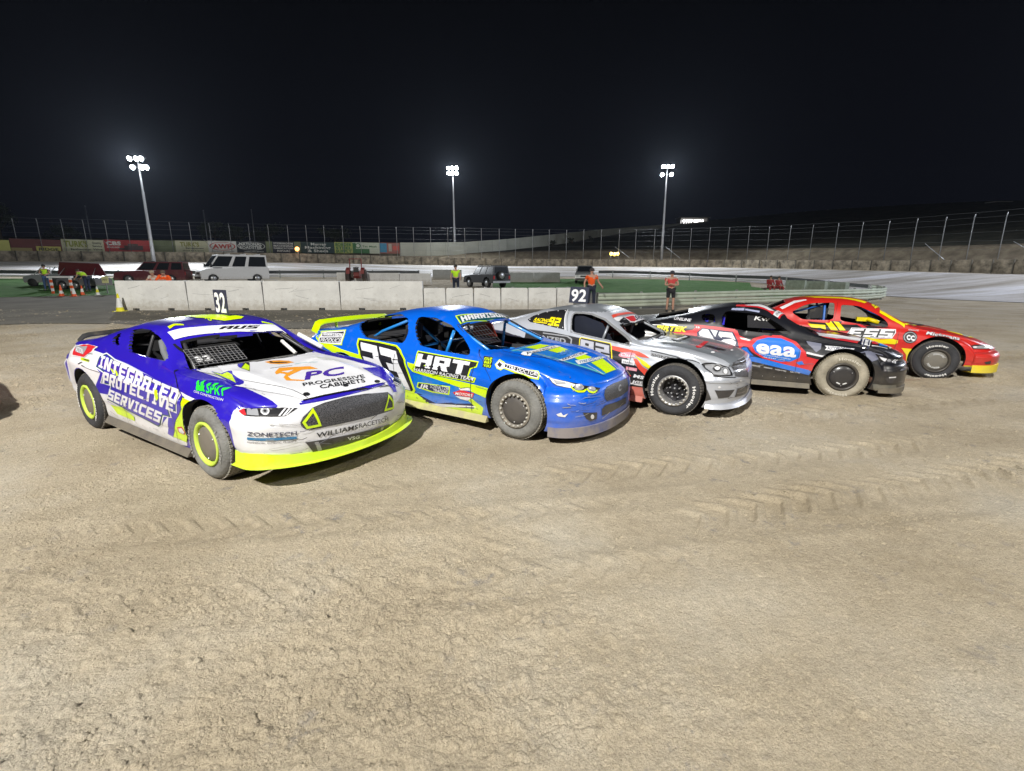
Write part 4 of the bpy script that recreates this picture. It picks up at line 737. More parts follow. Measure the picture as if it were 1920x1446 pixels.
def cut_grid(V2, Fc, step):
    """2-D faces split along a grid so that they can follow a curved surface"""
    bm = bmesh.new(); vs = [bm.verts.new((x, y, 0)) for x, y in V2]
    for f in Fc:
        try: bm.faces.new([vs[i] for i in f])
        except ValueError: pass
    if not bm.faces: bm.free(); return [], []
    mn = V2.min(0); mx = V2.max(0)
    for ax in (0, 1):
        k = math.floor(mn[ax] / step) + 1
        while k * step < mx[ax]:
            n = [0, 0, 0]; n[ax] = 1; c = [0, 0, 0]; c[ax] = k * step
            bmesh.ops.bisect_plane(bm, geom=bm.verts[:] + bm.edges[:] + bm.faces[:], plane_co=c, plane_no=n, dist=1e-5); k += 1
    bmesh.ops.triangulate(bm, faces=[f for f in bm.faces if len(f.verts) > 4])
    bm.verts.index_update()
    out = [(v.co.x, v.co.y) for v in bm.verts], [tuple(v.index for v in f.verts) for f in bm.faces]
    bm.free(); return out
def stroke(pts, w, closed=False):
    P = [np.array(p, float) for p in pts]; n = len(P); V = []; Fc = []
    for i in range(n):
        a = P[i - 1] if (i > 0 or closed) else None; b = P[(i + 1) % n] if (i < n - 1 or closed) else None
        d = []
        if a is not None: q = P[i] - a; d.append(q / (np.linalg.norm(q) + 1e-9))
        if b is not None: q = b - P[i]; d.append(q / (np.linalg.norm(q) + 1e-9))
        t = sum(d); t = t / (np.linalg.norm(t) + 1e-9); nrm = np.array([-t[1], t[0]]); c = abs(t @ d[0]); m = w / 2 / max(c, .5)
        V += [P[i] + nrm * m, P[i] - nrm * m]
    for i in range(n if closed else n - 1):
        j = (i + 1) % n; Fc.append((2 * i, 2 * i + 1, 2 * j + 1, 2 * j))
    return np.array(V), Fc
def frame(mode):
    if mode == 't': return Vector((1, 0, 0)), Vector((0, 1, 0)), Vector((0, 0, -1))
    a = R(float(mode)); return Vector((math.cos(a), math.sin(a), 0)), Vector((0, 0, 1)), Vector((-math.sin(a), math.cos(a), 0))
def pin(x, y, cv):
    c = False; j = len(cv) - 1
    for i in range(len(cv)):
        if (cv[i][1] > y) != (cv[j][1] > y) and x < (cv[j][0] - cv[i][0]) * (y - cv[i][1]) / (cv[j][1] - cv[i][1]) + cv[i][0]: c = not c
        j = i
    return c
class CarBuild:
    """turns a half shell into the parts of a car and lays lettering and panels of vinyl on them"""
    def __init__(s, P, root, cols, classify):
        s.P = P; s.root = root; s.cols = cols; sh = s.sh = Shell(P); wb = P['wb']; fl = Shell(P); nf_ = len(fl.V)
        FV = fl.V + [Vector((v.x, -v.y, v.z)) for v in fl.V]; FF = list(fl.F) + [tuple(i + nf_ for i in f[::-1]) for f in fl.F]; s.full = BVHTree.FromPolygons(FV, FF)
        s.fcls = [classify(k, sum((FV[i] for i in f), Vector()) / len(f)) for f, k in zip(FF, fl.fk + fl.fk)]; s.wins = []; s.archc = [(x_, P.get('archz', .345), P.get('arch', .405)) for x_ in (0, wb)]
        arches = P.get('arch', .405); rims = []
        for xw in (0, wb):
            cv = circle(xw + .0, P.get('archz', .345), arches, arches * .98, n=60)
            rims.append(('arch', sh.cut(cv, ('side',), 's')))
        s.decals = [d for d in P['decals'] if d['k'] != 'W']
        for d in P['decals']:
            if d['k'] == 'W':
                if d['m'] == 't':
                    pts = d['p']; pts = P.get('screen') or pts
                    if not P.get('screen'):
                        h = sorted(pts, key=lambda q: q[0]); pts = pts
                    half = [(x, -abs(y)) for x, y in pts if y <= 0.0]
                    half.sort(key=lambda q: math.atan2(q[1] + .3, q[0] - np.mean([p[0] for p in half])))
                    top = [q for q in half if q[0] < np.mean([p[0] for p in half])]; bot = [q for q in half if q not in top]
                    top.sort(key=lambda q: q[1]); bot.sort(key=lambda q: -q[1])
                    cv = [(top[-1][0], .3)] + top[::-1] + bot[::-1] + [(bot[0][0], .3)]
                    cv = [(top[-1][0], .3)] + sorted(top, key=lambda q: -q[1]) + sorted(bot, key=lambda q: q[1]) + [(max(q[0] for q in bot), .3)]
                    rims.append(('screen', sh.cut(cv, ('top',), 't')))
                else: s.wins.append(rounded(d['p'], .05)); rims.append(('win', sh.cut(s.wins[-1], ('top',), 's')))
        if P.get('backlight'): rims.append(('screen', sh.cut(P['backlight'], ('top',), 't')))
        V = sh.V; n = len(V)
        s.V = V + [Vector((v.x, -v.y, v.z)) for v in V]
        s.F = list(sh.F) + [tuple(i + n for i in f[::-1]) for f in sh.F]; fk = sh.fk + sh.fk
        s.cls = []
        for f, k in zip(s.F, fk):
            c = sum((s.V[i] for i in f), Vector()) / len(f); s.cls.append(classify(k, c))
        s.bvh = BVHTree.FromPolygons(s.V, s.F)
        s.parts = {}
        for f, k in zip(s.F, s.cls): s.parts.setdefault(k, MB())
        remap = {k: {} for k in s.parts}
        for f, k in zip(s.F, s.cls):
            mb = s.parts[k]; rm = remap[k]; ids = []
            for i in f:
                if i not in rm: rm[i] = len(mb.v); mb.v.append(tuple(s.V[i]))
                ids.append(rm[i])
            mb.f.append(tuple(ids)); mb.m.append(0); mb.sm.append(True)
        # returned edges round the openings
        mb = s.parts['body']
        for kind, edges in rims:
            for a, b in edges:
                for off, sg in ((0, 1), (n, -1)):
                    p, q = s.V[a + off], s.V[b + off]
                    d = Vector((0, .07 * sg, 0)) if kind == 'arch' else (Vector((0, .028 * sg, -.004)) if kind == 'win' else Vector((0.0, 0, -.03)))
                    mb.add([p, q, q + d, p + d], [(0, 1, 2, 3)], 1 if kind == 'arch' else 0, True)
        s.pm = {k: [cols.get(k, cols['body'])] for k in s.parts}; s.pm['body'].append(INNER)
        s.extra = {}
    def slot(s, pm, m):
        if m not in pm: pm.append(m)
        return pm.index(m)
    def lay(s, V2, Fc, mode, m, layer, part=None, mirror=False, step=.024):
        V2 = np.array(V2); V2, Fc = cut_grid(V2, Fc, step)
        if not Fc: return
        for sg in ((1, -1) if mirror else (1,)):
            eu, ev, d = frame(mode); P = []; hit = []; N_ = []; IN = []
            for u, v in V2:
                o = eu * u + ev * v - d * 4.0 + (Vector((0, 0, 0)) if mode == 't' else Vector((0, 0, 0)))
                h = s.full.ray_cast(o, d)
                if h[0] is None or (h[1].dot(d) > 0.0 and False): P.append(None); hit.append(None); N_.append(None); IN.append(False); continue
                nr = h[1] if h[1].dot(d) < 0 else -h[1]
                p = h[0] + nr * (.0015 * layer + .0015 + s.order * 3e-5); ins = False
                if abs(p.y) > .55 and p.z < .9:
                    for ax_, az_, ar_ in s.archc:
                        q = math.hypot(p.x - ax_, p.z - az_)
                        if q < ar_ - .004: ins = True; kx = ar_ / max(q, 1e-6); p.x = ax_ + (p.x - ax_) * kx; p.z = az_ + (p.z - az_) * kx
                if sg < 0: p = Vector((p.x, -p.y, p.z)); nr = Vector((nr.x, -nr.y, nr.z))
                P.append(p); hit.append(h[2]); N_.append(nr); IN.append(ins)
            for f in Fc:
                if any(P[i] is None for i in f): continue
                if all(IN[i] for i in f): continue
                a = [P[i] for i in f]; cc = sum(a, Vector()) / len(a)
                if cc.z > .8 and any(pin(cc.x, cc.z, w_) for w_ in s.wins) and abs(cc.y) > .35: continue
                if mode == 't' and s.bvh.find_nearest(cc)[3] > .03: continue
                if max((a[i] - a[i - 1]).length for i in range(len(a))) > .13: continue
                k = s.fcls[hit[f[0]]]
                if part: mb, pm = s.extra.setdefault((part, sg), (MB(), []))
                else: mb, pm = (s.parts[k], s.pm[k]) if k in s.parts else (s.parts['body'], s.pm['body'])
                nrm = (a[1] - a[0]).cross(a[2] - a[0]); 
                if nrm.dot(N_[f[0]]) < 0: a = a[::-1]
                mb.add(a, [tuple(range(len(a)))], s.slot(pm, m), True)
    def decorate(s):
        for s.order, d in enumerate(s.decals):
            m = vinyl(d['col']); L = d['l']; part = d.get('part'); mir = bool(d.get('mir')) or (part or '').split('@')[0] in ('headlight', 'fog_lamp', 'air_intake')
            if d['k'] == 'P':
                tri = tessellate_polygon([[Vector((a, b, 0)) for a, b in d['p']]])
                s.lay(d['p'], [tuple(t) for t in tri], d['m'], m, L, part, mir)
            elif d['k'] == 'L':
                pts = d['p']; V2, Fc = stroke(pts, d.get('w', .01), bool(d.get('clo'))); s.lay(V2, Fc, d['m'], m, L, part, mir)
            elif d['k'] == 'T':
                V2, Fc = block_tris(d['t'], d.get('g', .14)) if d.get('blk') else text_tris(d['t'], d.get('o', 0.0)); V2 = V2.copy()
                if not len(V2): continue
                bl, br, tl = (np.array(p) for p in d['p'])
                sh = V2[:, 1:2] * (.14 * (br - bl) * np.linalg.norm(tl - bl) / max(np.linalg.norm(br - bl), 1e-6)) if d.get('i') else 0
                s.lay(bl + V2[:, 0:1] * (br - bl) + V2[:, 1:2] * (tl - bl) + sh, Fc, d['m'], m, L, part, mir, .03)
    def wear(s, seed):
        rg = random.Random(seed); xf = s.P['xf']; wb = s.P['wb']
        cl = [vinyl('wr'), vinyl('gr'), mat('bare scratch', (.40, .39, .36), .6)]
        for k in range(34):
            m_ = rg.choice(cl); md, u, z = rg.choice([('0', rg.uniform(.5, wb - .5), rg.uniform(.26, .7)), ('45', rg.uniform(-.1, .1) + (xf - .35) * .707 - .5 + rg.uniform(0, .3), rg.uniform(.25, .6)), ('90', rg.uniform(-.6, .6), rg.uniform(.22, .5))])
            l = rg.uniform(.03, .22); a = rg.uniform(-.3, .3); pts = [(u + l * t, z + a * l * t + rg.uniform(-.006, .006)) for t in (0, .35, .7, 1)]
            V2, Fc = stroke(pts, rg.uniform(.002, .006)); s.order = 60 + k; s.lay(V2, Fc, md, m_, 8)
        bolt = mat('rivet', (.35, .35, .36), .35, metal=.7); s.order = 99
        for x in np.arange(.55, wb - .45, .16): V2 = np.array(circle(x, .27, .007, n=8)); s.lay(V2, [tuple(range(8))], '0', bolt, 8)
        hx = s.P.get('hoodx', 2.15)
        for sg in (-1, 1):
            for k in range(9): x = hx + .05 + k * .13; V2 = np.array(circle(x, sg * .66, .007, n=8)); s.lay(V2, [tuple(range(8))], 't', bolt, 8)
        for x0, x1 in ((.98, 1.0), (wb - .62, wb - .58)): 
            V2, Fc = stroke([(x0, .23), (x0 + .005, .5), (x1, .80)], .006); s.lay(V2, Fc, '0', vinyl('gr'), 8)
    def finish(s):
        for k, mb in s.parts.items():
            o = mb.build(k, s.pm[k], s.root, fix=False)
        for (k, sg), (mb, pm) in s.extra.items():
            o = mb.build(k.split('@')[0], pm, s.root, fix=False)
def parse_decals():
    out = []
    for ln in DECALS.strip().split('\n'):
        c, k, m, col, l, opts, t, pts = ln.split(';')
        d = dict(c=int(c), k=k, m=m, col=col, l=int(float(l)), t=t, p=[tuple(map(float, q.split(','))) for q in pts.split()])
        for o in opts.split():
            if '=' in o:
                a, b = o.split('=')
                try: b = float(b)
                except ValueError: pass
                d[a] = b
            else: d[o] = 1
        out.append(d)
    return out
# ------------------------------------------------------------------ wheels
def sidewall_text(mb, s, r, a_mid, span, mi, y, flip=False):
    V2, Fc = text_tris(s, .03, .12)
    for f in Fc:
        P = []
        for i in f:
            u, v = V2[i]; rr = r + (v - .5) * .042; a = a_mid - (u - .5) * span
            P.append((rr * math.cos(a), y + 0.0, rr * math.sin(a)))
        mb.add(P, [tuple(range(len(P)))], mi)
TYRE_MATS = {}
def tyre_mats(dusty):
    a = mat('tyre side %d' % dusty, {0: (.035, .036, .042), 1: (.17, .17, .165), 2: (.32, .29, .23)}[dusty], .8, var=.35, vscale=6, bump=.5, bscale=50)
    b = mat('tyre tread %d' % dusty, {0: (.12, .11, .10), 1: (.26, .245, .215), 2: (.27, .24, .18)}[dusty], .92, var=.3, vscale=9, bump=.8, bscale=60)
    c = mat('tyre letter %d' % dusty, {0: (.75, .75, .75), 1: (.30, .30, .29), 2: (.55, .52, .45)}[dusty], .7)
    return [a, b, c]
def make_wheel(root, x, y, side, style, dusty, rad=.335, text='Hoosier', tw=.25, ang=1.2, steer=0.0):
    """wheel with tyre, rim ring and cover; side -1 is the car's right"""
    W = empty('wheel', (x, y, rad)); W.parent = root; W.rotation_euler = (0, 0, (math.pi if side > 0 else 0) + steer)
    h = tw / 2; mb = MB(); r0 = .195
    prof = [(r0, -h + .02), (r0 + .03, -h - .004), (r0 + .075, -h - .012), (rad - .045, -h - .006), (rad - .018, -h + .012), (rad - .004, -h + .04), (rad, -h + .06)]
    grooves = [(rad - .012, -.055), (rad - .012, -.047), (rad, -.04), (rad, .0 - .006), (rad - .012, 0), (rad - .012, .006), (rad, .012), (rad, .048), (rad - .012, .054), (rad - .012, .062), (rad, .068)]
    prof2 = prof + [(rad, -.062)] + grooves + [(rad, h - .05), (rad - .018, h - .012), (rad - .045, h + .004), (r0 + .05, h + .006), (r0, h - .02)]
    mats = [0 if (i < 5 or i > len(prof2) - 4) else 1 for i in range(len(prof2))]
    mb.lathe(prof2, (0, 0, 0), 'y', n=72, mats=mats)
    n = 60     # tread blocks
    for k in range(n):
        t0 = 2 * math.pi * k / n; t1 = t0 + 2 * math.pi / n * .62
        for j, (ya, yb_) in enumerate(((-h + .035, -.066), (-.036, -.008), (.014, .046), (.07, h - .035))):
            o = (j % 2) * math.pi / n; P = []
            for rr in (rad - .004, rad + .007):
                for a, b in ((t0, ya), (t1, ya), (t1, yb_), (t0, yb_)):
                    P.append((rr * math.cos(a + o + b * .5), b, rr * math.sin(a + o + b * .5)))
            mb.add(P, [(4, 5, 6, 7), (0, 1, 5, 4), (1, 2, 6, 5), (2, 3, 7, 6), (3, 0, 4, 7)], 1)
    if text:
        for am in (ang, ang + math.pi): sidewall_text(mb, text, r0 + .077, am, 1.15, 2, -h - .0165)
    mb.build('tyre', tyre_mats(dusty), W, fix=True)
    ring = {'yellow': mat('fluoro ring', (.55, .80, .02), .5, dust=.4), 'alloy': mat('alloy ring', (.55, .56, .6), .3, metal=.8, dust=.3), 'grey': mat('grey rim', (.13, .13, .14), .5, dust=.5), 'black': mat('black rim', (.015, .015, .02), .35, dust=.15)}
    rm = ring[{'yellow': 'yellow', 'alloy': 'alloy', 'dusty': 'grey', 'blackcover': 'black', 'greycover': 'black'}[style]]
    rb = MB(); rb.lathe([(r0 + .002, -h + .02), (r0 + .012, -h - .002), (r0 - .005, -h - .01), (r0 - .022, -h + .004), (r0 - .03, -h + .03), (r0 - .03, h)], (0, 0, 0), 'y', n=56)
    if style in ('alloy', 'dusty'):
        for k in range(20):     # beadlock bolts on a scalloped ring
            a = 2 * math.pi * k / 20; c = Vector(((r0 - .018) * math.cos(a), -h - .008, (r0 - .018) * math.sin(a)))
            rb.lathe([(.014, .008), (.014, -.008), (.008, -.013), (0, -.013)], c, 'y', 1, n=8)
    rb.build('rim', [rm, mat('bead bolt', (.50, .50, .48), .4, metal=.5, dust=.3)], W)
    cb = MB(); cm = {'yellow': mat('cover grey', (.075, .075, .08), .65, dust=.35), 'dusty': mat('cover dark', (.04, .04, .048), .6, dust=.15), 'blackcover': mat('cover black', (.012, .014, .022), .3, coat=.4, dust=.08), 'greycover': mat('cover slate', (.09, .095, .10), .5, dust=.3), 'alloy': mat('wheel centre', (.03, .03, .035), .35, metal=.4)}[style]
    cl = [cm, mat('alloy bolt', (.6, .6, .63), .3, metal=.8), mat('cover letter', (.62, .63, .64), .5)]
    rc = r0 - .03
    if style == 'alloy':
        cb.lathe([(rc, .05), (.12, .055), (.07, .03), (.05, -.05), (.035, -.075), (0, -.078)], (0, 0, 0), 'y', n=40)
        for k in range(10):
            a = 2 * math.pi * k / 10; cb.lathe([(.011, .03), (.011, -.01), (0, -.012)], (.115 * math.cos(a), .02, .115 * math.sin(a)), 'y', 1, n=8)
        for k in range(5):
            a = 2 * math.pi * k / 5 + .3; cb.lathe([(.012, .03), (.012, -.045), (0, -.05)], (.062 * math.cos(a), 0, .062 * math.sin(a)), 'y', 1, n=8)
            cb.prism([(.03, -.02), (rc, -.03), (rc, .03), (.03, .02)], .02, 0, (0, .01, 0), (math.cos(a + .6), 0, math.sin(a + .6)), (-math.sin(a + .6), 0, math.cos(a + .6)), (0, 1, 0))
    else:
        cb.lathe([(rc + .004, -h + .035), (rc - .01, -h + .012), (.09, -h + .004), (.03, -h - .002), (0, -h - .003)], (0, 0, 0), 'y', n=48)
        for k in range(3): 
            a = 2 * math.pi * k / 3 + .5; cb.lathe([(.009, .006), (.007, -.004), (0, -.006)], (.135 * math.cos(a), -h + .006, .135 * math.sin(a)), 'y', 1, n=8)
        if style == 'greycover':
            for am, sp in ((1.3, 1.5), (4.4, 1.7)):
                V2, Fc = text_tris('SPEEDWAY WHEELS', .03)
                for f in Fc:
                    cb.add([((.12 + (V2[i][1] - .5) * .03) * math.cos(am - (V2[i][0] - .5) * sp), -h - .001, (.12 + (V2[i][1] - .5) * .03) * math.sin(am - (V2[i][0] - .5) * sp)) for i in f], [tuple(range(len(f)))], 2)
        if style == 'blackcover':
            for am, sp in ((4.3, .5), (5.1, .5)):
                cb.add([(rr * math.cos(am + t), -h + .001, rr * math.sin(am + t)) for t, rr in ((-.25, .10), (.25, .10), (.25, .118), (-.25, .118))], [(0, 1, 2, 3)], 2)
    cb.build('wheel_cover', cl, W)
    return W
def seat_part(root, x, y, z, col, headcol=None):
    mb = MB(); m2 = mat('seat pad', (.035, .035, .04), .8)
    def shell(prof, w, t=.03):
        for (a, b) in zip(prof, prof[1:]): pass
    pr = [(.50, .02), (.25, -.02), (.02, .0), (-.08, .12), (-.16, .40), (-.22, .62)]
    for i in range(len(pr) - 1):
        (x0, z0), (x1, z1) = pr[i], pr[i + 1]; w0 = .23; w1 = .23 if i < 4 else .19
        lift = .14
        P = [(x + x0, y - w0, z + z0 + .02), (x + x0, y + w0, z + z0 + .02), (x + x1, y + w1, z + z1 + .02), (x + x1, y - w1, z + z1 + .02),
             (x + x0 - .02, y - w0, z + z0 - .03), (x + x0 - .02, y + w0, z + z0 - .03), (x + x1 - .04, y + w1, z + z1 - .03), (x + x1 - .04, y - w1, z + z1 - .03)]
        mb.add(P, [(0, 1, 2, 3), (7, 6, 5, 4), (0, 3, 7, 4), (1, 5, 6, 2), (0, 4, 5, 1), (3, 2, 6, 7)], 0)
    for sg in (-1, 1):      # side bolsters and head wings
        mb.prism([(.48, .0), (.46, .13), (.1, .2), (.04, .5), (-.05, .5), (-.14, .4), (-.05, .08), (.1, -.02)], .03, 0, (x, y + sg * .23 - .015, z), (1, 0, 0), (0, 0, 1), (0, 1, 0))
        mb.prism([(-.2, .60), (.06, .62), (.08, .80), (-.16, .84)], .03, 0, (x, y + sg * .16 - .015, z), (1, 0, 0), (0, 0, 1), (0, 1, 0))
    s = mb.build('seat', col, root)
    hb = MB(); hb.box((x - .2, y, z + .73), (.06, .32, .24), 0); hb.build('headrest', headcol or col, s)
def race_car(idx, P, label, name='race_car', extras=None):
    X, Y, psi = P['pose']
    root = empty(name, (X, Y, P.get('z', 0)), -psi); tag(root, label, 'race car', 'race cars parked side by side')
    wb = P['wb']; hoodx = P.get('hoodx', 2.15)
    yb = pchip(P['yb']); ze = pchip(P['edge']); ztop = pchip(P['top'])
    bump_x = P.get('bumpx', wb + .36); bump_z = P.get('bumpz', .70)
    def classify(k, c):
        if k == 'front' or (k == 'side' and c.x > wb + .42): return 'front_bumper' if c.z < bump_z else 'body'
        if k == 'rear': return 'rear_bumper' if c.z < .8 else 'body'
        if k == 'top':
            if c.x > hoodx and abs(c.y) < .80 * float(yb(c.x)) and c.x < P['xf'] - .12: return 'bonnet'
            if c.x < -.38 and abs(c.y) < .8 * float(yb(c.x)): return 'boot_lid'
            if c.z > float(ze(c.x)) + .82 * (1.35 - float(ze(c.x))) and .35 < c.x < 1.75 and abs(c.y) < .58: return 'roof'
        return 'body'
    B = CarBuild(P, root, P['cols'], classify); B.decorate(); B.wear(idx + 5); B.finish()
    ic = P.get('inner', mat('cockpit tin', (.05, .05, .055), .6, metal=.2, dust=.5)); cm = P['cage']
    # floor pan, firewall and rear deck
    t = MB(); t.box((wb / 2, 0, .26), (wb - .55, 1.5, .03)); t.box((hoodx - .18, 0, .56), (.03, 1.5, .6)); t.box((.42, 0, .58), (.03, 1.45, .64)); 
    for sg in (-1, 1): t.box((1.3, sg * .74, .53), (1.75, .02, .54))
    for xw in (0, wb): t.box((xw, 0, .50), (.92, 1.10, .46)); 
    t.build('floor_pan', ic, root)
    d = MB(); dz = float(ze(hoodx - .2)) - .015
    d.add([(hoodx - .42, -.68, dz - .05), (hoodx - .42, .68, dz - .05), (hoodx + .12, .74, dz - .01), (hoodx + .12, -.74, dz - .01), (hoodx - .44, -.68, dz - .22), (hoodx - .44, .68, dz - .22)], [(0, 3, 2, 1), (4, 0, 1, 5)], 0)
    d.build('dashboard', P.get('dash', mat('dash tin', (.12, .12, .12), .6, dust=.6)), root)
    d = MB(); d.box((-.02, 0, .93), (.85, 1.3, .02)); d.build('rear_deck', ic, root)
    # roll cage
    c = MB(); r = .021; hx = P.get('hoop', 1.02); zr = float(ztop(hx)) - .075; fx = P.get('cagefx', 1.5); zf_ = float(ztop(fx)) - .09
    for sg in (-1, 1):
        c.tube([(hx, sg * .66, .28), (hx, sg * .68, .85), (hx, sg * .56, zr - .12), (hx, sg * .48, zr)], r)
        c.tube([(hx, sg * .50, zr), (fx, sg * .50, zf_), (hoodx - .08, sg * .64, .90), (hoodx - .12, sg * .66, .3)], r)
        c.tube([(hx, sg * .52, zr - .05), (.35, sg * .5, 1.02), (-.2, sg * .48, .75)], r)
        for z in (.42, .58, .74): c.tube([(hx, sg * .70, z), (hoodx - .15, sg * .70, z - .02)], r)
        c.tube([(1.62, sg * .66, .78), (1.72, sg * .58, 1.12)] if P.get('midbar') else [(1.5, sg * .66, .74), (1.5, sg * .66, .30)], r)
    c.tube([(hx, -.48, zr), (hx, .48, zr)], r); c.tube([(fx, -.5, zf_), (fx, .5, zf_)], r); c.tube([(hx, .62, .35), (hx, -.52, zr - .1)], r); c.tube([(hx, -.66, .85), (hx, .66, .85)], r)
    c.tube([(hoodx - .1, -.64, .86), (hoodx - .1, .64, .86)], r)
    c.build('roll_cage', cm, root)
    seat_part(root, P.get('seatx', 1.02), -.33, .36, P.get('seatcol', BLACK), P.get('headcol'))
    w = MB(); ring = [(1.62 + .05 * math.cos(a), -.33 + .16 * math.sin(a), .80 + .16 * math.cos(a)) for a in [2 * math.pi * k / 24 for k in range(25)]]
    w.tube(ring, .014, 0, 6, False); w.tube([(1.62, -.33, .80), (1.9, -.33, .74)], .018); w.tube([(1.62, -.48, .80), (1.62, -.18, .80)], .01)
    w.build('steering_wheel', BLACK, root)
    # side skirts
    for sg in (-1, 1):
        k = MB(); zb0 = .20; k.prism([(0, 0), (.05, 0), (.05, .035), (0, .07)], 1, 0) if False else None
        x0, x1 = .40, wb - .40
        k.add([(x0, sg * .875, .15), (x1, sg * .875, .12), (x1, sg * .95, .125), (x0, sg * .95, .155), (x0, sg * .90, .225), (x1, sg * .90, .195)],
              [(0, 1, 2, 3), (3, 2, 5, 4), (0, 4, 5, 1), (0, 3, 4), (1, 5, 2)]); o = k.build('side_skirt', P.get('skirt', BLACK), root)
    # wheels
    st, du = P['wheel'], P['dusty']
    for xw, dst in ((0, P.get('dusty_r', du)), (wb, du)):
        for sg in (-1, 1): make_wheel(root, xw, sg * .825, sg, st, dst, ang=P.get('tang', 1.2) + (.3 if xw else 0), text=P.get('ttext', 'Hoosier'))
    return root, B
def wing_rail(root, name, m, x, z, w, pts_h, closed=True):
    pass
# ------------------------------------------------------------------ the five race cars
ALLD = parse_decals()
for i, P in enumerate(CARS): P['decals'] = [d for d in ALLD if d['c'] == i]
paintc = dict(
 mustang=paint('purple blue paint', (.022, .010, .42)), white=paint('white paint', (.72, .73, .78)), night=paint('navy roof paint', (.02, .018, .09)),
 blue=paint('bright blue paint', (.0, .11, .66)), silver=paint('silver paint', (.50, .53, .60), metal=.30, rough=.34, coat=.6, dust=.15), slate=paint('slate paint', (.20, .22, .25), metal=.2, rough=.4, coat=.5, dust=.3),
 black=paint('black paint', (.010, .011, .016), rough=.32, dust=.15), red=paint('red paint', (.58, .018, .015), dust=.15), fluoro=paint('fluoro yellow plastic', (.60, .85, .0), dust=.25))
def cols(**k): return k
C = CARS
C[0].update(cols=cols(body=paintc['mustang'], bonnet=paintc['white'], roof=paint('dark blue roof', (.028, .02, .24)), front_bumper=paintc['white'], boot_lid=paintc['mustang'], rear_bumper=paintc['white']),
  cage=CAGE_DK, wheel='yellow', dusty=1, dusty_r=0, hoodx=2.12, bumpz=.71, dash=mat('dash grey tin', (.16, .16, .16), .6, dust=.5), tang=2.9, skirt=mat('grey skirt', (.05, .05, .055), .6, dust=.35))
C[1].update(cols=cols(body=paintc['blue'], rear_bumper=paintc['blue']), cage=paint('light blue tube', (.02, .24, .68), two=None), wheel='dusty', dusty=1, hoodx=2.42, bumpz=.62, midbar=1,
  skirt=mat('pale yellow skirt', (.55, .58, .16), .6, dust=.8), dash=mat('dash worn tin', (.09, .085, .08), .6, dust=.7), ttext='')
C[2].update(cols=cols(body=paintc['silver'], bonnet=paintc['slate'], roof=paintc['slate']), cage=mat('silver tube', (.30, .32, .36), .4, metal=.4), wheel='alloy', dusty=0, hoodx=2.27, bumpz=.60, midbar=1, skirt=paint('dirty red skirt', (.45, .07, .06), two=None), tang=2.6, seatcol=BLACK)
C[3].update(cols=cols(body=paintc['black']), cage=mat('black tube', (.02, .02, .025), .4), wheel='blackcover', dusty=2, hoodx=2.4, bumpz=.6, seatcol=BLACK, headcol=mat('blue pad', (.03, .02, .60), .7), tang=1.0, skirt=mat('dusty black skirt', (.05, .05, .05), .6, dust=.4))
C[4].update(cols=cols(body=paintc['red']), cage=mat('blue tube', (.03, .14, .50), .4), wheel='greycover', dusty=0, hoodx=2.42, bumpz=.5, tang=1.35, skirt=paintc['red'], z=0.0)
# the front windscreen openings, measured on the cars (x, y), right half
C[0]['screen'] = [(1.66, -.58), (1.665, -.3), (1.68, 0), (2.22, 0), (2.17, -.35), (2.08, -.71)]
C[1]['screen'] = [(1.80, -.56), (1.845, -.3), (1.86, 0), (2.48, 0), (2.42, -.40), (2.28, -.71)]
C[2]['screen'] = [(1.86, -.55), (1.90, -.3), (1.92, 0), (2.34, 0), (2.30, -.40), (2.16, -.70)]
C[3]['screen'] = [(1.96, -.58), (1.98, -.3), (1.99, 0), (2.46, 0), (2.42, -.40), (2.30, -.70)]
C[4]['screen'] = [(1.88, -.62), (1.90, -.3), (1.92, 0), (2.48, 0), (2.45, -.40), (2.34, -.70)]
C[4]['arch'] = .405; C[4]['archz'] = .355; C[2]['arch'] = .41; C[2]['archz'] = .355
C[0]['backlight'] = [(.05, .3), (.05, -.50), (.62, -.44), (.62, .3)]
for k, q in ((1, (.02, .52)), (2, (.0, .5)), (3, (.0, .52)), (4, (.06, .36))): C[k]['backlight'] = [(q[0], .3), (q[0], -.52), (q[1], -.48), (q[1], .3)]
LABELS = ['purple-blue and white race coupe with fluoro yellow wheel rings and front splitter, nearest the camera',
 'bright blue race sedan numbered 23 with fluoro yellow rear wing and HRT on its door',
 'silver and grey race coupe numbered 92 with white-lettered tyres and round headlights',
 'black race coupe with red flames and a blue oval reading eaa on its door',
 'red race sedan with yellow stripes and ESS on its door, farthest in the row']
R1, B1 = race_car(0, C[0], LABELS[0]); R2, B2 = race_car(1, C[1], LABELS[1]); R3, B3 = race_car(2, C[2], LABELS[2]); R4, B4 = race_car(3, C[3], LABELS[3]); R5, B5 = race_car(4, C[4], LABELS[4])
def outline_ring(P, z, grow, x0, zf=1.0):
    """plan outline of the nose from the right side round to the left, at car height z"""
    W = P['W'] * .96 + grow; xf = P['xf'] + grow; D = P['Df']; nf = P.get('nf', 2.3); pts = []
    pts.append((x0, -W, z))
    for k in range(1, 40):
        t = math.pi / 2 * (1 - k / 20); y = -W * math.sin(t); r = abs(y) / W
        pts.append((xf - D * (1 - (1 - r ** nf) ** (1 / nf)), y, z))
    pts.append((x0, W, z)); return pts
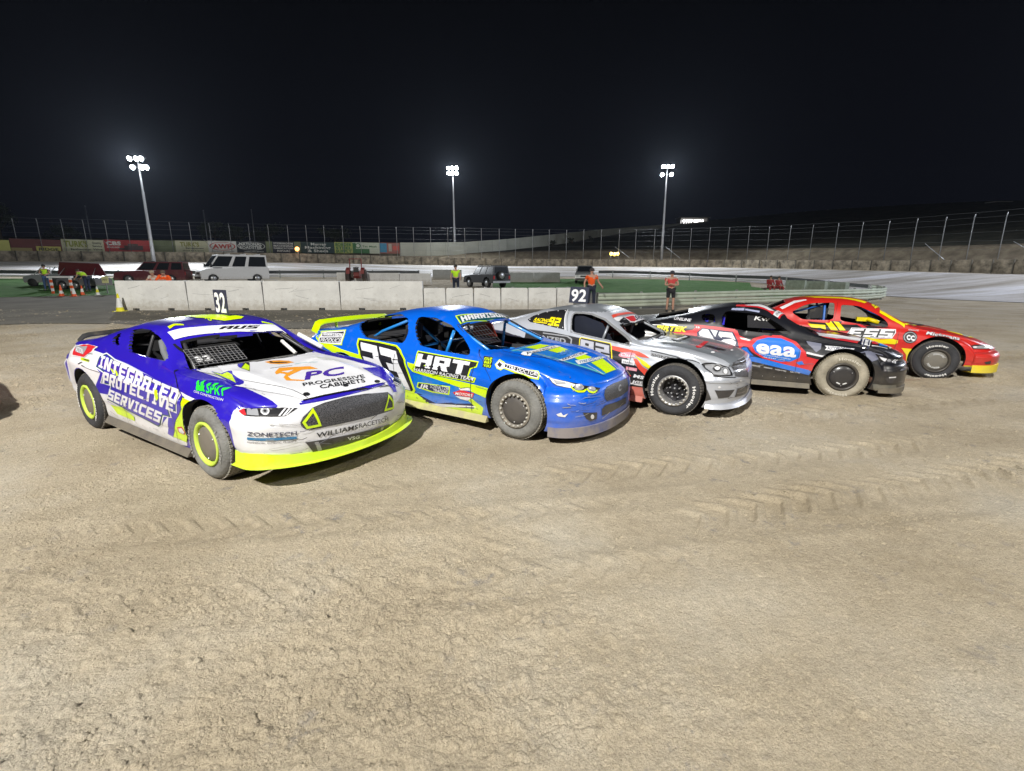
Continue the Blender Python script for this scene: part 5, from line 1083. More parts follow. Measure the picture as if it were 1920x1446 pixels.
def splitter(root, P, m, z0, z1, g0, g1, x0, name='splitter', lip=0.0, rise=0.0):
    def ring(P_, z, g, x_):
        return [(x, y, zz + (rise if z > z0 + .03 else rise * .35) * min(1, abs(y) / .85) ** 2) for x, y, zz in outline_ring(P_, z, g, x_)]
    a = ring(P, z0, g0, x0); b = ring(P, z1, g1, x0); c = ring(P, z1 + .004, g1 - .06, x0); n = len(a)
    e = ring(P, z0 + .012, g0 + lip, x0) if lip else None; mb = MB()
    rows = ([a, e, ring(P, z0 + .02, g1 * .5 + g0 * .5, x0), b, c] if lip else [a, b, c]); rows = [ring(P, z0, g0 - .15, x0)] + rows
    V = [p for rw in rows for p in rw]; Fc = [(i * n + k, i * n + k + 1, (i + 1) * n + k + 1, (i + 1) * n + k) for i in range(len(rows) - 1) for k in range(n - 1)]
    mb.add(V, Fc, 0, False); return mb.build(name, m, root)
splitter(R1, C[0], paintc['fluoro'], .185, .25, .035, .012, 3.12, lip=.03, rise=.10)
splitter(R2, C[1], mat('scuffed blue lip', (.02, .06, .25), .6, dust=.7), .09, .20, .01, .012, 3.25, name='front_lip')
splitter(R3, C[2], paintc['silver'], .15, .20, .04, .012, 3.16, name='front_lip')
splitter(R4, C[3], mat('dusty black skirt', (.05, .05, .05)), .12, .20, .01, .012, 3.2, name='front_lip')
splitter(R5, C[4], mat('yellow plastic', (.85, .68, .0), .5, dust=.3), .16, .29, .01, .014, 3.24, name='front_lip')
def rail_wing(root, P, m, x, z, W, drop, r=.016, cap=None, depth=.16, back=.12, name='rear_wing'):
    """bent rear wing: an arched blade with turned-down ends"""
    mb = MB(); V = []; n = 24
    for i in range(n + 1):
        t = -1 + 2 * i / n; y = t * W; e = max(0, abs(t) - .86) / .14; zz = z + .03 * (1 - t * t) - drop * e ** 2; xx = x - .05 * t * t
        V += [(xx, y, zz), (xx - depth, y, zz + .035), (xx - depth, y, zz + .035 - .02), (xx, y, zz - .02)]
    Fc = []
    for i in range(n):
        for k in range(4): Fc.append((i * 4 + k, i * 4 + (k + 1) % 4, (i + 1) * 4 + (k + 1) % 4, (i + 1) * 4 + k))
    Fc += [(0, 1, 2, 3), (n * 4 + 3, n * 4 + 2, n * 4 + 1, n * 4)]; mb.add(V, Fc, 0, True)
    for sg in (-.55, .55): mb.box((x - depth / 2, sg * W, z - drop / 2), (.05, .015, drop))
    return sharp(mb.build(name, m, root))
rail_wing(R1, C[0], BLACK, -.72, 1.03, .70, .07, depth=.06)
rail_wing(R2, C[1], paintc['fluoro'], -.68, 1.09, .80, .13, depth=.13)
rail_wing(R4, C[3], BLACK, -.60, 1.11, .82, .12, depth=.2)
rail_wing(R3, C[2], paintc['slate'], -.70, 1.04, .70, .05, depth=.12)
# white pillar padding, mesh guard and number of the first car
mb = MB(); mb.tube([(1.86, .645, 1.10), (2.17, .735, .955)], .028); mb.tube([(1.70, .52, 1.02), (1.98, .50, .90)], .022)
mb.build('pillar_padding', mat('white foam', (.75, .75, .75), .8), R1)
def screen_guard(root, x0, z0, x1, z1, ya, yb_, m, nx=12, nz=7):
    mb = MB()
    for k in range(nx + 1):
        y = ya + (yb_ - ya) * k / nx; mb.tube([(x0, y, z0), (x1, y, z1)], .0035, 0, 4, False)
    for k in range(nz + 1):
        t = k / nz; mb.tube([(x0 + (x1 - x0) * t, ya, z0 + (z1 - z0) * t), (x0 + (x1 - x0) * t, yb_, z0 + (z1 - z0) * t)], .0035, 0, 4, False)
    return mb.build('mesh_guard', m, root)
STEEL = mat('bare steel', (.35, .35, .36), .4, metal=.7)
screen_guard(R1, 2.05, .93, 1.84, 1.07, -.64, -.12, STEEL)
screen_guard(R2, 2.10, .96, 1.80, 1.20, -.62, -.10, mat('black wire', (.04, .04, .045), .5), 8, 5)
def plate_text(root, name, s, bl, br, tl, m_plate, m_txt, grow=.03, off=.03, ext=None, th=.01):
    """flat plate in space with lettering on both faces"""
    bl, br, tl = Vector(bl), Vector(br), Vector(tl); ex = (br - bl); ey = (tl - bl); n = ex.cross(ey).normalized(); mb = MB()
    gx = ex.normalized() * grow; gy = ey.normalized() * grow; P = [bl - gx - gy, br + gx - gy, br + gx + ey + gy, bl - gx + ey + gy]
    mb.add([p + n * th / 2 for p in P] + [p - n * th / 2 for p in P], [(0, 1, 2, 3), (7, 6, 5, 4), (0, 4, 5, 1), (1, 5, 6, 2), (2, 6, 7, 3), (3, 7, 4, 0)], 0)
    V2, Fc = text_tris(s, off)
    for sg in (1, -1):
        for f in Fc:
            q = [bl + ex * (V2[i][0] if sg > 0 else 1 - V2[i][0]) + ey * V2[i][1] + n * (th / 2 + .002) * sg for i in f]
            mb.add(q if sg > 0 else q[::-1], [tuple(range(len(q)))], 1)
    return mb.build(name, [m_plate, m_txt], root, fix=False)
WHT = mat('white vinyl', (.78, .78, .80), .5); DKP = mat('dark plate', (.03, .035, .06), .5)
plate_text(R1, 'number_board', '32', (1.11, .10, 1.375), (1.34, .10, 1.375), (1.11, .10, 1.61), DKP, WHT, .025, .03)
plate_text(R3, 'number_board', '92', (.82, .05, 1.385), (1.08, .05, 1.38), (.84, .05, 1.58), DKP, WHT, .03, .025)
# '32 on the mesh guard, red scrap on the dash
plate_text(R1, 'guard_number', '32', (1.99, -.60, .955), (1.99, -.44, .955), (1.93, -.60, 1.00), mat('clear film', (.03, .03, .03), .5), WHT, .004, .05, th=.004)
# window nets and screens hanging in the door openings
def hang(root, name, pts, y, m, th=.006):
    mb = MB(); mb.prism(pts, th, 0, (0, y, 0), (1, 0, 0), (0, 0, 1), (0, 1, 0)); return mb.build(name, m, root)
mb = MB(); mb.tube([(1.12, -.52, 1.10), (1.18, -.54, .98), (1.30, -.55, .86), (1.36, -.55, .70)], .04, 0, 8); mb.build('harness_strap', mat('grey web', (.16, .17, .19), .8), R1)
mb = MB(); mb.lathe([(0, .16), (.09, .14), (.13, .06), (.135, -.04), (.11, -.12), (.0, -.13)], (1.06, -.33, 1.08), 'z', n=20); mb.build('helmet', mat('dark helmet', (.02, .02, .03), .25, coat=.6), R1)
nn = hang(R4, 'window_net', [(1.42, .98), (1.95, .97), (1.78, 1.15), (1.55, 1.20), (1.40, 1.18)], -.60, mat('black net', (.015, .015, .02), .8))
hang(R4, 'far_panel', [(.5, .95), (2.0, .93), (1.75, 1.18), (1.4, 1.24), (.9, 1.2)], .55, mat('black net', (.015, .015, .02), .8)); hang(R3, 'window_net', [(.95, .92), (1.78, .88), (1.62, 1.12), (1.3, 1.22), (1.0, 1.22)], -.58, mat('dark tint panel', (.015, .018, .03), .4))
nt_ = plate_text(R4, 'name_strip', 'Kw', (1.50, -.607, 1.10), (1.72, -.607, 1.09), (1.52, -.607, 1.17), mat('black net', (0, 0, 0)), WHT, .004, .02, th=.004)
mb = MB(); mb.box((1.72, -.50, .99), (.2, .03, .10)); mb.box((1.0, -.5, 1.07), (.16, .1, .13)); sharp(mb.build('blue_padding', mat('blue pad', (.03, .02, .60)), R4))
mb = MB(); mb.box((1.66, -.50, .98), (.2, .12, .07)); mb.tube([(1.72, -.55, .99), (1.90, -.60, .93)], .04); mb.build('yellow_padding', mat('yellow plastic', (.85, .68, .0)), R5)
for rt, yy in ((R2, .5), (R3, .45)):
    mb = MB(); mb.prism([(1.2, .92), (1.62, .92), (1.5, 1.17), (1.3, 1.2), (1.2, 1.1)], .03, 0, (0, yy, 0), (1, 0, 0), (0, 0, 1), (0, 1, 0)); mb.build('passenger_panel', mat('red orange panel', (.70, .07, .03), .5), rt)

# unseen copy of the red car, added past the left edge for its shadow
R6 = copy_tree(R5); R6.location = (-9.95, 6.85, 0); R6.rotation_euler = (0, 0, -.571); tag(R6, 'second red race sedan added outside the left edge of the photo, only its shadow showing')
# ------------------------------------------------------------------ terrain
def ground_at(px, py, z=0.0):
    u = (px - 960) / F_PX; v = (py - 723) / F_PX
    d = (u, math.cos(PITCH) - v * math.sin(PITCH), -math.sin(PITCH) - v * math.cos(PITCH)); t = (z - CAM_H) / d[2]
    return np.array([d[0] * t, d[1] * t])
def _hash(ix, iy, s):
    n = (ix.astype(np.int64) * 374761393 + iy.astype(np.int64) * 668265263 + s * 974711) & 0x7fffffff
    n = ((n ^ (n >> 13)) * 1274126177) & 0x7fffffff
    return ((n ^ (n >> 16)) & 0xffff) / 65535.0
def vnoise(x, y, s=0):
    ix, iy = np.floor(x), np.floor(y); fx, fy = x - ix, y - iy; fx = fx * fx * (3 - 2 * fx); fy = fy * fy * (3 - 2 * fy)
    a, b, c, d = _hash(ix, iy, s), _hash(ix + 1, iy, s), _hash(ix, iy + 1, s), _hash(ix + 1, iy + 1, s)
    return (a + (b - a) * fx) * (1 - fy) + (c + (d - c) * fx) * fy - .5
def fbm(x, y, s=0, o=4, g=.5):
    r = 0; a = 1
    for k in range(o): r = r + a * vnoise(x * 2 ** k + 17.3 * k, y * 2 ** k - 9.1 * k, s + k); a *= g
    return r
YW = pchip([(-900, 38), (-200, 50), (0, 57), (500, 70), (1000, 80), (1300, 78), (1500, 66), (1700, 55), (1920, 46), (2200, 36), (2900, 26)])
PYW = pchip([(-900, 488), (0, 490), (500, 492), (800, 497), (1000, 499), (1300, 501), (1500, 504), (1700, 508), (1920, 513), (2900, 520)])
PYB = pchip([(-900, 470), (0, 474), (500, 477), (850, 478), (1000, 474), (1300, 471.5), (1600, 471), (1920, 463), (2900, 450)])
PYS = pchip([(-900, 440), (0, 447), (600, 456), (800, 458), (1000, 452), (1130, 436), (1270, 424), (1400, 412), (1550, 400), (1850, 386), (2900, 370)])
KU = pchip([(-900, 1), (1150, 1), (1400, .7), (1620, .12), (1750, .0), (2900, 0)])
def zpy(py, Y): return CAM_H + (511 - py) * Y / 920.0
ZS0 = pchip([(0, 0), (.2, 0), (.28, .12), (.45, .30), (.58, .65), (.70, 1.12), (.74, 1.3), (1, 0)])
def terr(x, Y):
    x = np.asarray(x, float); Y = np.asarray(Y, float); u = np.clip(x / np.maximum(Y, .5), -2, 2); px = 960 + 920 * u; px = np.where(Y < 8, 960 + (px - 960) * np.clip(Y / 8, 0, 1), px)
    yw = YW(px); s = Y / yw; zb = zpy(PYW(px), yw); k = KU(px)
    s1 = np.clip(s, 0, .74); base = ZS0(s1); base = np.where(s1 > .28, .12 * (1 - (1 - k) * np.clip((s1 - .28) / .3, 0, 1)) + (base - .12) * k, base)
    e = np.clip((s - .74) / .26, 0, 1); z = np.where(s > .74, base + (zb - base) * (e ** 1.25), base)
    s2 = np.clip((s - 1.02) / .05, 0, 1); yb2 = yw * 1.07; zbank = zpy(PYB(px), yb2)
    z = np.where(s > 1.0, zb + (zbank - zb) * s2, z)
    s3 = np.clip((s - 1.07) / .95, 0, 1); ys = yw * 2.02; zsky = zpy(PYS(px), ys)
    z = np.where(s > 1.07, zbank + (zsky - zbank) * (s3 ** .9), z)
    return z
def bands(x, y):
    """wheel ruts and tractor tread pressed into the dirt: (p0, p1, width, depth, lug spacing, lug height)"""
    h = np.zeros_like(x); B = [((560, 960), (1500, 850), .42, .016, 0, 0), ((700, 1035), (1920, 905), .50, .020, .0, 0), ((1180, 985), (1920, 850), .55, .008, .26, .022), ((0, 1010), (760, 960), .40, .012, .24, .014),
        ((900, 900), (1900, 800), .5, .006, .25, .018), ((200, 1290), (1900, 1090), .6, .012, 0, 0), ((1300, 790), (1920, 735), .6, .012, .3, .015), ((-100, 1180), (900, 1060), .45, .008, .24, .010), ((-300, 700), (130, 660), .7, .02, 0, 0)]
    p, q = ground_at(1380, 800), ground_at(2050, 672); t = (q - p) / np.linalg.norm(q - p); s_ = (x - p[0]) * t[0] + (y - p[1]) * t[1]; r_ = (x - p[0]) * -t[1] + (y - p[1]) * t[0]
    h += .055 * np.exp(-((r_ + .5 * vnoise(s_ * .4, s_ * 0, 6)) / .38) ** 2) * np.clip(s_ / 2.5, 0, 1) * (.5 + 1.1 * (fbm(s_ * 2.2, r_ * 2.5, 12, 3) + .4))
    for (a, b, w, d, ls, lh) in B:
        p, q = ground_at(*a), ground_at(*b); t = (q - p) / np.linalg.norm(q - p); n = np.array([-t[1], t[0]])
        s = (x - p[0]) * t[0] + (y - p[1]) * t[1]; r = (x - p[0]) * n[0] + (y - p[1]) * n[1] + .35 * vnoise(s * .25, s * 0, 5) ; L = np.linalg.norm(q - p)
        along = np.clip((s + 2) / 2, 0, 1) * np.clip((L + 3 - s) / 3, 0, 1); k = np.clip((w / 2 - np.abs(r)) / (.22 * w), 0, 1)
        rim = np.exp(-((np.abs(r) - w / 2 - .05) / .06) ** 2) * (.6 + 1.2 * vnoise(s * 4, r * 4, 3))
        h += along * (-d * .6 * k + d * .35 * rim)
        if ls:
            ph = (s + np.abs(r) * .9) / ls; saw = ph - np.floor(ph); lug = np.clip((.20 - np.abs(saw - .5)) / .06, 0, 1)
            h += along * k * lh * 1.3 * (lug - .35) * np.clip(.45 + 1.7 * fbm(s * .7, r * 1.6, 8, 3), 0, 1.2) * (.6 + .8 * (fbm(s * 5, r * 6, 9, 2) + .5))
    return h
def relief(x, y):
    f = 1 / (1 + (np.maximum(y, 0) / 22) ** 3)
    rough = np.clip(.55 + 2.6 * fbm(x * .35, y * .6, 21, 3) - .04 * x, .06, 1.5)
    h = .030 * fbm(x * .45, y * .55, 1, 3) + rough * (.020 * np.abs(fbm(x * 2.2, y * 3.0, 31, 3)) + .009 * fbm(x * 7, y * 9, 41, 3)) + rough * .013 * np.clip(fbm(x * 15, y * 19, 61, 2) - .05, 0, 1) * 2 + rough * .005 * vnoise(x * 34, y * 40, 63)
    xr_ = x * .966 + y * .26; yr_ = -x * .26 + y * .966; h = h + .022 * fbm(xr_ * .35, yr_ * 2.1, 91, 3) + .012 * rough * np.abs(fbm(xr_ * 1.1, yr_ * 6.5, 95, 2))
    clod = np.clip(vnoise(x * 11, y * 13, 77) - .28, 0, .22) * (rough ** 2)
    h = h + .035 * clod + bands(x, y)
    return h * f
NC = 1080; uu = np.linspace(-1, 1, NC); uu = 1.75 * uu * (.72 + .28 * uu ** 2)
ys = [1.15]
while ys[-1] < 24: ys.append(ys[-1] * 1.0047)
while ys[-1] < 240: ys.append(ys[-1] * 1.018)
ys = np.array(ys); YY, UU = np.meshgrid(ys, uu, indexing='ij'); XX = UU * (YY + 1.2)
ZZ = terr(XX, YY) + relief(XX, YY)
def grid_mesh(name, XX, YY, ZZ, m, smooth=True):
    r, c = XX.shape; co = np.stack([XX, YY, ZZ], -1).reshape(-1, 3).astype(np.float32); idx = np.arange(r * c).reshape(r, c)
    q = np.stack([idx[:-1, :-1], idx[:-1, 1:], idx[1:, 1:], idx[1:, :-1]], -1).reshape(-1, 4)
    me = bpy.data.meshes.new(name); me.vertices.add(len(co)); me.vertices.foreach_set('co', co.ravel()); me.loops.add(q.size); me.loops.foreach_set('vertex_index', q.ravel().astype(np.int32))
    me.polygons.add(len(q)); me.polygons.foreach_set('loop_start', np.arange(0, q.size, 4, dtype=np.int32)); me.update(); me.validate()
    me.polygons.foreach_set('use_smooth', np.full(len(q), smooth)); me.materials.append(m); o = bpy.data.objects.new(name, me); COL.objects.link(o); return o
def dirt_material(name, cols, spots=True, scale=1.0, rough=.95, bump=.9, stretch=None):
    m = bpy.data.materials.new(name); m.use_nodes = True; nt = m.node_tree; b = nt.nodes['Principled BSDF']; L = nt.links.new
    tc = nd(nt, 'ShaderNodeTexCoord'); P = tc.outputs['Object']
    if stretch: mp = nd(nt, 'ShaderNodeMapping'); mp.inputs['Scale'].default_value = stretch; L(P, mp.inputs[0]); P = mp.outputs[0]
    b.inputs['Roughness'].default_value = rough; b.inputs['Specular IOR Level'].default_value = .25
    n1 = nd(nt, 'ShaderNodeTexNoise', Scale=.45 * scale, Detail=8.0, Roughness=.62); L(P, n1.inputs['Vector'])
    r1 = nd(nt, 'ShaderNodeValToRGB'); L(n1.outputs[0], r1.inputs[0]); e = r1.color_ramp.elements
    e[0].position = .36; e[0].color = cols[0] + (1,); e[1].position = .64; e[1].color = cols[2] + (1,); k = e.new(.5); k.color = cols[1] + (1,)
    n2 = nd(nt, 'ShaderNodeTexNoise', Scale=16.0 * scale, Detail=8.0, Roughness=.72); L(P, n2.inputs['Vector'])
    m2 = nd(nt, 'ShaderNodeMapRange'); L(n2.outputs[0], m2.inputs[0]); m2.inputs['From Min'].default_value = .3; m2.inputs['From Max'].default_value = .7; m2.inputs['To Min'].default_value = .84; m2.inputs['To Max'].default_value = 1.16
    mx = nd(nt, 'ShaderNodeMix', _data_type='RGBA', _blend_type='MULTIPLY'); mx.inputs[0].default_value = 1; L(r1.outputs[0], mx.inputs[6]); L(m2.outputs[0], mx.inputs[7]); cur = mx.outputs[2]
    n7 = nd(nt, 'ShaderNodeTexNoise', Scale=110.0 * scale, Detail=4.0, Roughness=.8); L(P, n7.inputs['Vector']); m7 = nd(nt, 'ShaderNodeMapRange'); L(n7.outputs[0], m7.inputs[0]); m7.inputs['From Min'].default_value = .32; m7.inputs['From Max'].default_value = .68; m7.inputs['To Min'].default_value = .68; m7.inputs['To Max'].default_value = 1.32
    x7 = nd(nt, 'ShaderNodeMix', _data_type='RGBA', _blend_type='MULTIPLY'); x7.inputs[0].default_value = 1; L(cur, x7.inputs[6]); L(m7.outputs[0], x7.inputs[7]); cur = x7.outputs[2]
    if spots:
        n3 = nd(nt, 'ShaderNodeTexNoise', Scale=5.0, Detail=10.0, Roughness=.75); L(P, n3.inputs['Vector'])
        m3 = nd(nt, 'ShaderNodeMapRange'); L(n3.outputs[0], m3.inputs[0]); m3.inputs['From Min'].default_value = .565; m3.inputs['From Max'].default_value = .64; m3.inputs['To Max'].default_value = .7
        x3 = nd(nt, 'ShaderNodeMix', _data_type='RGBA'); L(m3.outputs[0], x3.inputs[0]); L(cur, x3.inputs[6]); x3.inputs[7].default_value = (.19, .19, .20, 1); n6 = nd(nt, 'ShaderNodeTexNoise', Scale=.7, Detail=4.0); L(P, n6.inputs['Vector']); m6 = nd(nt, 'ShaderNodeMapRange'); L(n6.outputs[0], m6.inputs[0]); m6.inputs['From Min'].default_value = .42; m6.inputs['From Max'].default_value = .6; mm_ = nd(nt, 'ShaderNodeMath', _operation='MULTIPLY'); L(m3.outputs[0], mm_.inputs[0]); L(m6.outputs[0], mm_.inputs[1]); L(mm_.outputs[0], x3.inputs[0]); cur = x3.outputs[2]
        v = nd(nt, 'ShaderNodeTexVoronoi', Scale=42.0); L(P, v.inputs['Vector']); m4 = nd(nt, 'ShaderNodeMapRange'); L(v.outputs['Distance'], m4.inputs[0])
        m4.inputs['From Min'].default_value = .06; m4.inputs['From Max'].default_value = .14; m4.inputs['To Min'].default_value = .55; m4.inputs['To Max'].default_value = .0
        x4 = nd(nt, 'ShaderNodeMix', _data_type='RGBA'); L(m4.outputs[0], x4.inputs[0]); L(cur, x4.inputs[6]); x4.inputs[7].default_value = (.55, .50, .40, 1); cur = x4.outputs[2]
    L(cur, b.inputs['Base Color'])
    n5 = nd(nt, 'ShaderNodeTexNoise', Scale=38.0 * scale, Detail=9.0, Roughness=.75); L(P, n5.inputs['Vector']); bp = nd(nt, 'ShaderNodeBump', Strength=bump, Distance=.03); L(n5.outputs[0], bp.inputs['Height']); L(bp.outputs[0], b.inputs['Normal'])
    return m
DIRT = dirt_material('dirt', [(.375, .315, .225), (.46, .395, .295), (.50, .45, .365)])
ground = tag(grid_mesh('ground', XX, YY, ZZ, DIRT), kind='structure')
g2 = MB(); g2.add([(-300, -80, -.12), (300, -80, -.12), (300, 1.6, -.12), (-300, 1.6, -.12)], [(0, 1, 2, 3)])
g2.add([(-300, 1.6, -.12), (-4, 1.6, -.12), (-60, 30, -.12), (-300, 30, -.12)], [(0, 1, 2, 3)]); g2.add([(4, 1.6, -.12), (300, 1.6, -.12), (300, 30, -.12), (60, 30, -.12)], [(0, 1, 2, 3)])
tag(g2.build('outer_ground', DIRT), kind='structure')
def strip(name, pxs, s0, s1, m, lift, ns=30, fn=None, kind='structure'):
    """a sheet that follows the terrain between two fractions of the way to the outer wall"""
    px = np.linspace(pxs[0], pxs[1], 160); ss = np.linspace(0, 1, ns); A = np.zeros((ns, 160)); Bq = np.zeros((ns, 160))
    for j, p in enumerate(px):
        yw = float(YW(p)); a = s0(p) if callable(s0) else s0; b = s1(p) if callable(s1) else s1
        Yc = yw * (a + (b - a) * ss); A[:, j] = (p - 960) / 920 * Yc; Bq[:, j] = Yc
    return tag(grid_mesh(name, A, Bq, terr(A, Bq) + lift, m), kind=kind)
TRK = dirt_material('track clay', [(.30, .275, .24), (.47, .45, .43), (.64, .64, .67)], False, .7, rough=.55, bump=.5, stretch=(.22, 1.6, 1))
tr_in = pchip([(-900, .76), (0, .78), (900, .75), (1200, .76), (1450, .70), (1640, .66), (1750, .66), (1920, .66), (2900, .6)])
strip('race_track', (-700, 2700), lambda p: float(tr_in(p)), .985, TRK, .03)
GRS = dirt_material('grass field', [(.05, .15, .025), (.075, .20, .04), (.10, .20, .06)], False, 2.0)
strip('grass', (-400, 238), .50, .74, GRS, .035, kind='stuff'); strip('grass_infield', (925, 1600), lambda p: .47 if p > 1100 else .52, lambda p: .70 if p < 1400 else .62 - .1 * (p - 1400) / 200, GRS, .035, kind='stuff')
ROAD = dirt_material('pit lane', [(.13, .12, .10), (.16, .15, .125), (.19, .175, .15)], False, 1.5, bump=.3)
pr0 = pchip([(-900, .28), (0, .285), (500, .23), (960, .20), (1300, .21), (1550, .26), (2000, .3)])
strip('pit_lane', (-700, 1250), lambda p: float(pr0(p)), lambda p: .50 if p < 240 else .47, ROAD, .025)
HILL = dirt_material('hill turf', [(.030, .032, .022), (.045, .045, .032), (.07, .065, .045)], False, 1.0)
strip('hillside', (-800, 2800), 1.085, 2.55, HILL, .04, ns=60); strip('dirt_bank', (-800, 2800), 1.02, 1.083, dirt_material('bank dirt', [(.12, .10, .07), (.17, .14, .10), (.22, .19, .13)], False, 2.0), .03)
# scattered clods and stones
def clods():
    rs = np.random.default_rng(5)
    ico = np.array([(1, 0, -.2), (.31, .95, -.2), (-.81, .59, -.2), (-.81, -.59, -.2), (.31, -.95, -.2), (.45, .1, .75), (-.3, .35, .8), (-.1, -.45, .7)])
    fi = np.array([(0, 1, 5), (1, 2, 6), (2, 3, 6), (3, 4, 7), (4, 0, 5), (1, 6, 5), (3, 7, 6), (4, 5, 7), (5, 6, 7)])
    N = 150000; u = rs.uniform(-1.2, 1.2, N); y = 1.3 * np.exp(rs.uniform(0, 1, N) ** .75 * math.log(17)); x = u * (y + .5)
    fine = np.clip(.45 + 2.2 * fbm(x * 1.1, y * 1.6, 121, 3), 0, 1) ; dens = np.clip(.42 + 1.7 * fbm(x * .35, y * .6, 21, 3) - .035 * x, .05, 1.2) * (.25 + fine); keep = rs.uniform(0, 1, N) < dens; x, y = x[keep], y[keep]; n = len(x)
    z = terr(x, y) + relief(x, y); r = .0040 + .0105 * rs.uniform(0, 1, n) ** 3.0 + .0011 * y; r *= np.where(rs.uniform(0, 1, n) < .012, 2.3, 1)
    J = rs.uniform(.65, 1.35, (n, len(ico), 3)); S = np.stack([r * rs.uniform(.8, 1.7, n), r * rs.uniform(.7, 1.3, n), r * rs.uniform(.5, .95, n)], -1); a = rs.uniform(0, 6.28, n); P = ico[None] * J * S[:, None, :]
    P = np.stack([P[..., 0] * np.cos(a)[:, None] - P[..., 1] * np.sin(a)[:, None], P[..., 0] * np.sin(a)[:, None] + P[..., 1] * np.cos(a)[:, None], P[..., 2]], -1)
    V = (P + np.stack([x, y, z], -1)[:, None, :]).reshape(-1, 3).astype(np.float32); Fi = (fi[None] + (np.arange(n) * len(ico))[:, None, None]).reshape(-1, 3)
    me = bpy.data.meshes.new('dirt_clods'); me.vertices.add(len(V)); me.vertices.foreach_set('co', V.ravel()); me.loops.add(Fi.size); me.loops.foreach_set('vertex_index', Fi.ravel().astype(np.int32)); me.polygons.add(len(Fi)); me.polygons.foreach_set('loop_start', np.arange(0, Fi.size, 3, dtype=np.int32)); me.update(); me.validate()
    me.materials.append(DIRT); o = bpy.data.objects.new('dirt_clods', me); COL.objects.link(o); tag(o, kind='stuff')
clods()
# ------------------------------------------------------------------ boundary: low wall, bank boards, long fence
def on(px, s, dz=0.0):
    Y = float(YW(px)) * s; x = (px - 960) / 920 * Y; return Vector((x, Y, float(terr(x, Y)) + dz))
def atY(px, py, Y): return at(px, py, Y)
WALLC = mat('dirty concrete', (.26, .225, .17), .95, var=.75, vscale=1.6, bump=.6, bscale=5)
pj = []; p = -420.0
while p < 2400: pj.append(p); p += 27 + 14 * abs(p - 1000) / 1000
PYT = pchip([(-900, 466), (0, 472), (500, 476), (1000, 487), (1300, 488), (1600, 489.5), (1920, 487), (2900, 480)])
wroot = empty('retaining_wall', on(960, 1.0)); tag(wroot, 'long low dirt-splattered concrete wall round the outside of the track', 'wall')
mb = MB(); V = []; Fc = []
for i, p in enumerate(pj):
    a = on(p, 1.0); a.z -= .3; t = on(p, 1.0); t.z = zpy(float(PYT(p)), t.y); b = on(p, 1.012); b.z = t.z; V += [a, t, b]
    if i: k = 3 * i; Fc += [(k - 3, k, k + 1, k - 2), (k - 2, k + 1, k + 2, k - 1)]
mb.add([v - wroot.location for v in V], Fc); mb.build('wall_face', WALLC, wroot)
mb = MB()
for p in pj[1:-1]:
    a = on(p, .998); t = zpy(float(PYT(p)), a.y) + .02; mb.box(Vector((a.x, a.y, (a.z + t) / 2)) - wroot.location, (.10, .10, t - a.z))
mb.build('wall_joint', mat('dark joint', (.10, .09, .07), .9), wroot)
GALV = mat('galvanised steel', (.30, .31, .32), .45, metal=.6, var=.15, vscale=2)
tops = [(-25, 405.5), (21.7, 408), (67.7, 410), (111, 410.6), (154, 412), (193, 412.8), (232, 414), (271, 415), (309, 416), (347.5, 417.4), (382.4, 418), (418, 419), (453, 420), (488, 420.6), (522.7, 421.7), (557.4, 422.4), (590.5, 422.7), (622.4, 423.3), (655.7, 424.4), (687.4, 425), (720.7, 425.7), (752.4, 426.3), (782.8, 427), (813.4, 427.6), (844.5, 428.2), (875, 428.6), (905, 429), (937, 429.6), (966, 430.3), (997.4, 430.6), (1027, 431), (1058, 431.2), (1089, 431.4), (1120.6, 431.4), (1153, 431.2), (1183, 431), (1216.8, 430.6), (1248.5, 430), (1282, 429), (1315.6, 428.2), (1350, 427), (1386, 426), (1421.7, 425.5), (1459.8, 424), (1499.5, 421.7), (1544.4, 419), (1588, 416.8), (1635, 415), (1684, 410.4), (1735, 407.5), (1785, 402.3), (1842, 398.4), (1901, 393), (1965, 387)]
froot = empty('catch_fence', on(960, 1.015)); tag(froot, 'tall wire safety fence with bent-top steel posts running behind the low wall', 'fence'); FO = froot.location.copy()
tip = []
for px, py in tops:
    b = on(px, 1.014); T = at(px, py, b.y); T = Vector((T.x, b.y - .35, T.z)); fx = -(b.x / b.y) * .3
    k = Vector((b.x, b.y, T.z - .9)); r = .038; tip.append((T, k, Vector((b.x, b.y, b.z + .9))))
    m_ = MB(); m_.tube([b - FO, k - FO, Vector((k.x + fx * .4, k.y - .12, k.z + .5)) - FO, Vector((k.x + fx, T.y, T.z)) - FO], r, 0, 6); m_.build('post', GALV, froot)
WIRE = mat('fence cable', (.18, .19, .20), .5, metal=.5)
for lv in range(6):
    pts = []
    for T, k, b in tip:
        if lv == 0: q = T + Vector((-(T.x / T.y) * .3 * 0, 0, 0))
        elif lv == 1: q = T.lerp(k, .45)
        else: q = k.lerp(b, (lv - 2) / 4.6)
        pts.append(q - FO)
    m_ = MB(); m_.tube(pts, .007, 0, 4, False); m_.build('cable', WIRE, froot)
for px, py, qx, qy in ((1153, 463, 1180, 483), (1248, 463, 1275, 484), (1735, 457, 1770, 487), (1901, 453, 1940, 475), (382, 449, 398, 466), (193, 450, 205, 463)):
    a = at(px, py, float(YW(px)) * 1.014); b = at(qx, qy, float(YW(qx)) * 1.0); m_ = MB(); m_.tube([a - FO, b - FO], .035, 0, 6); m_.build('stay', GALV, froot)
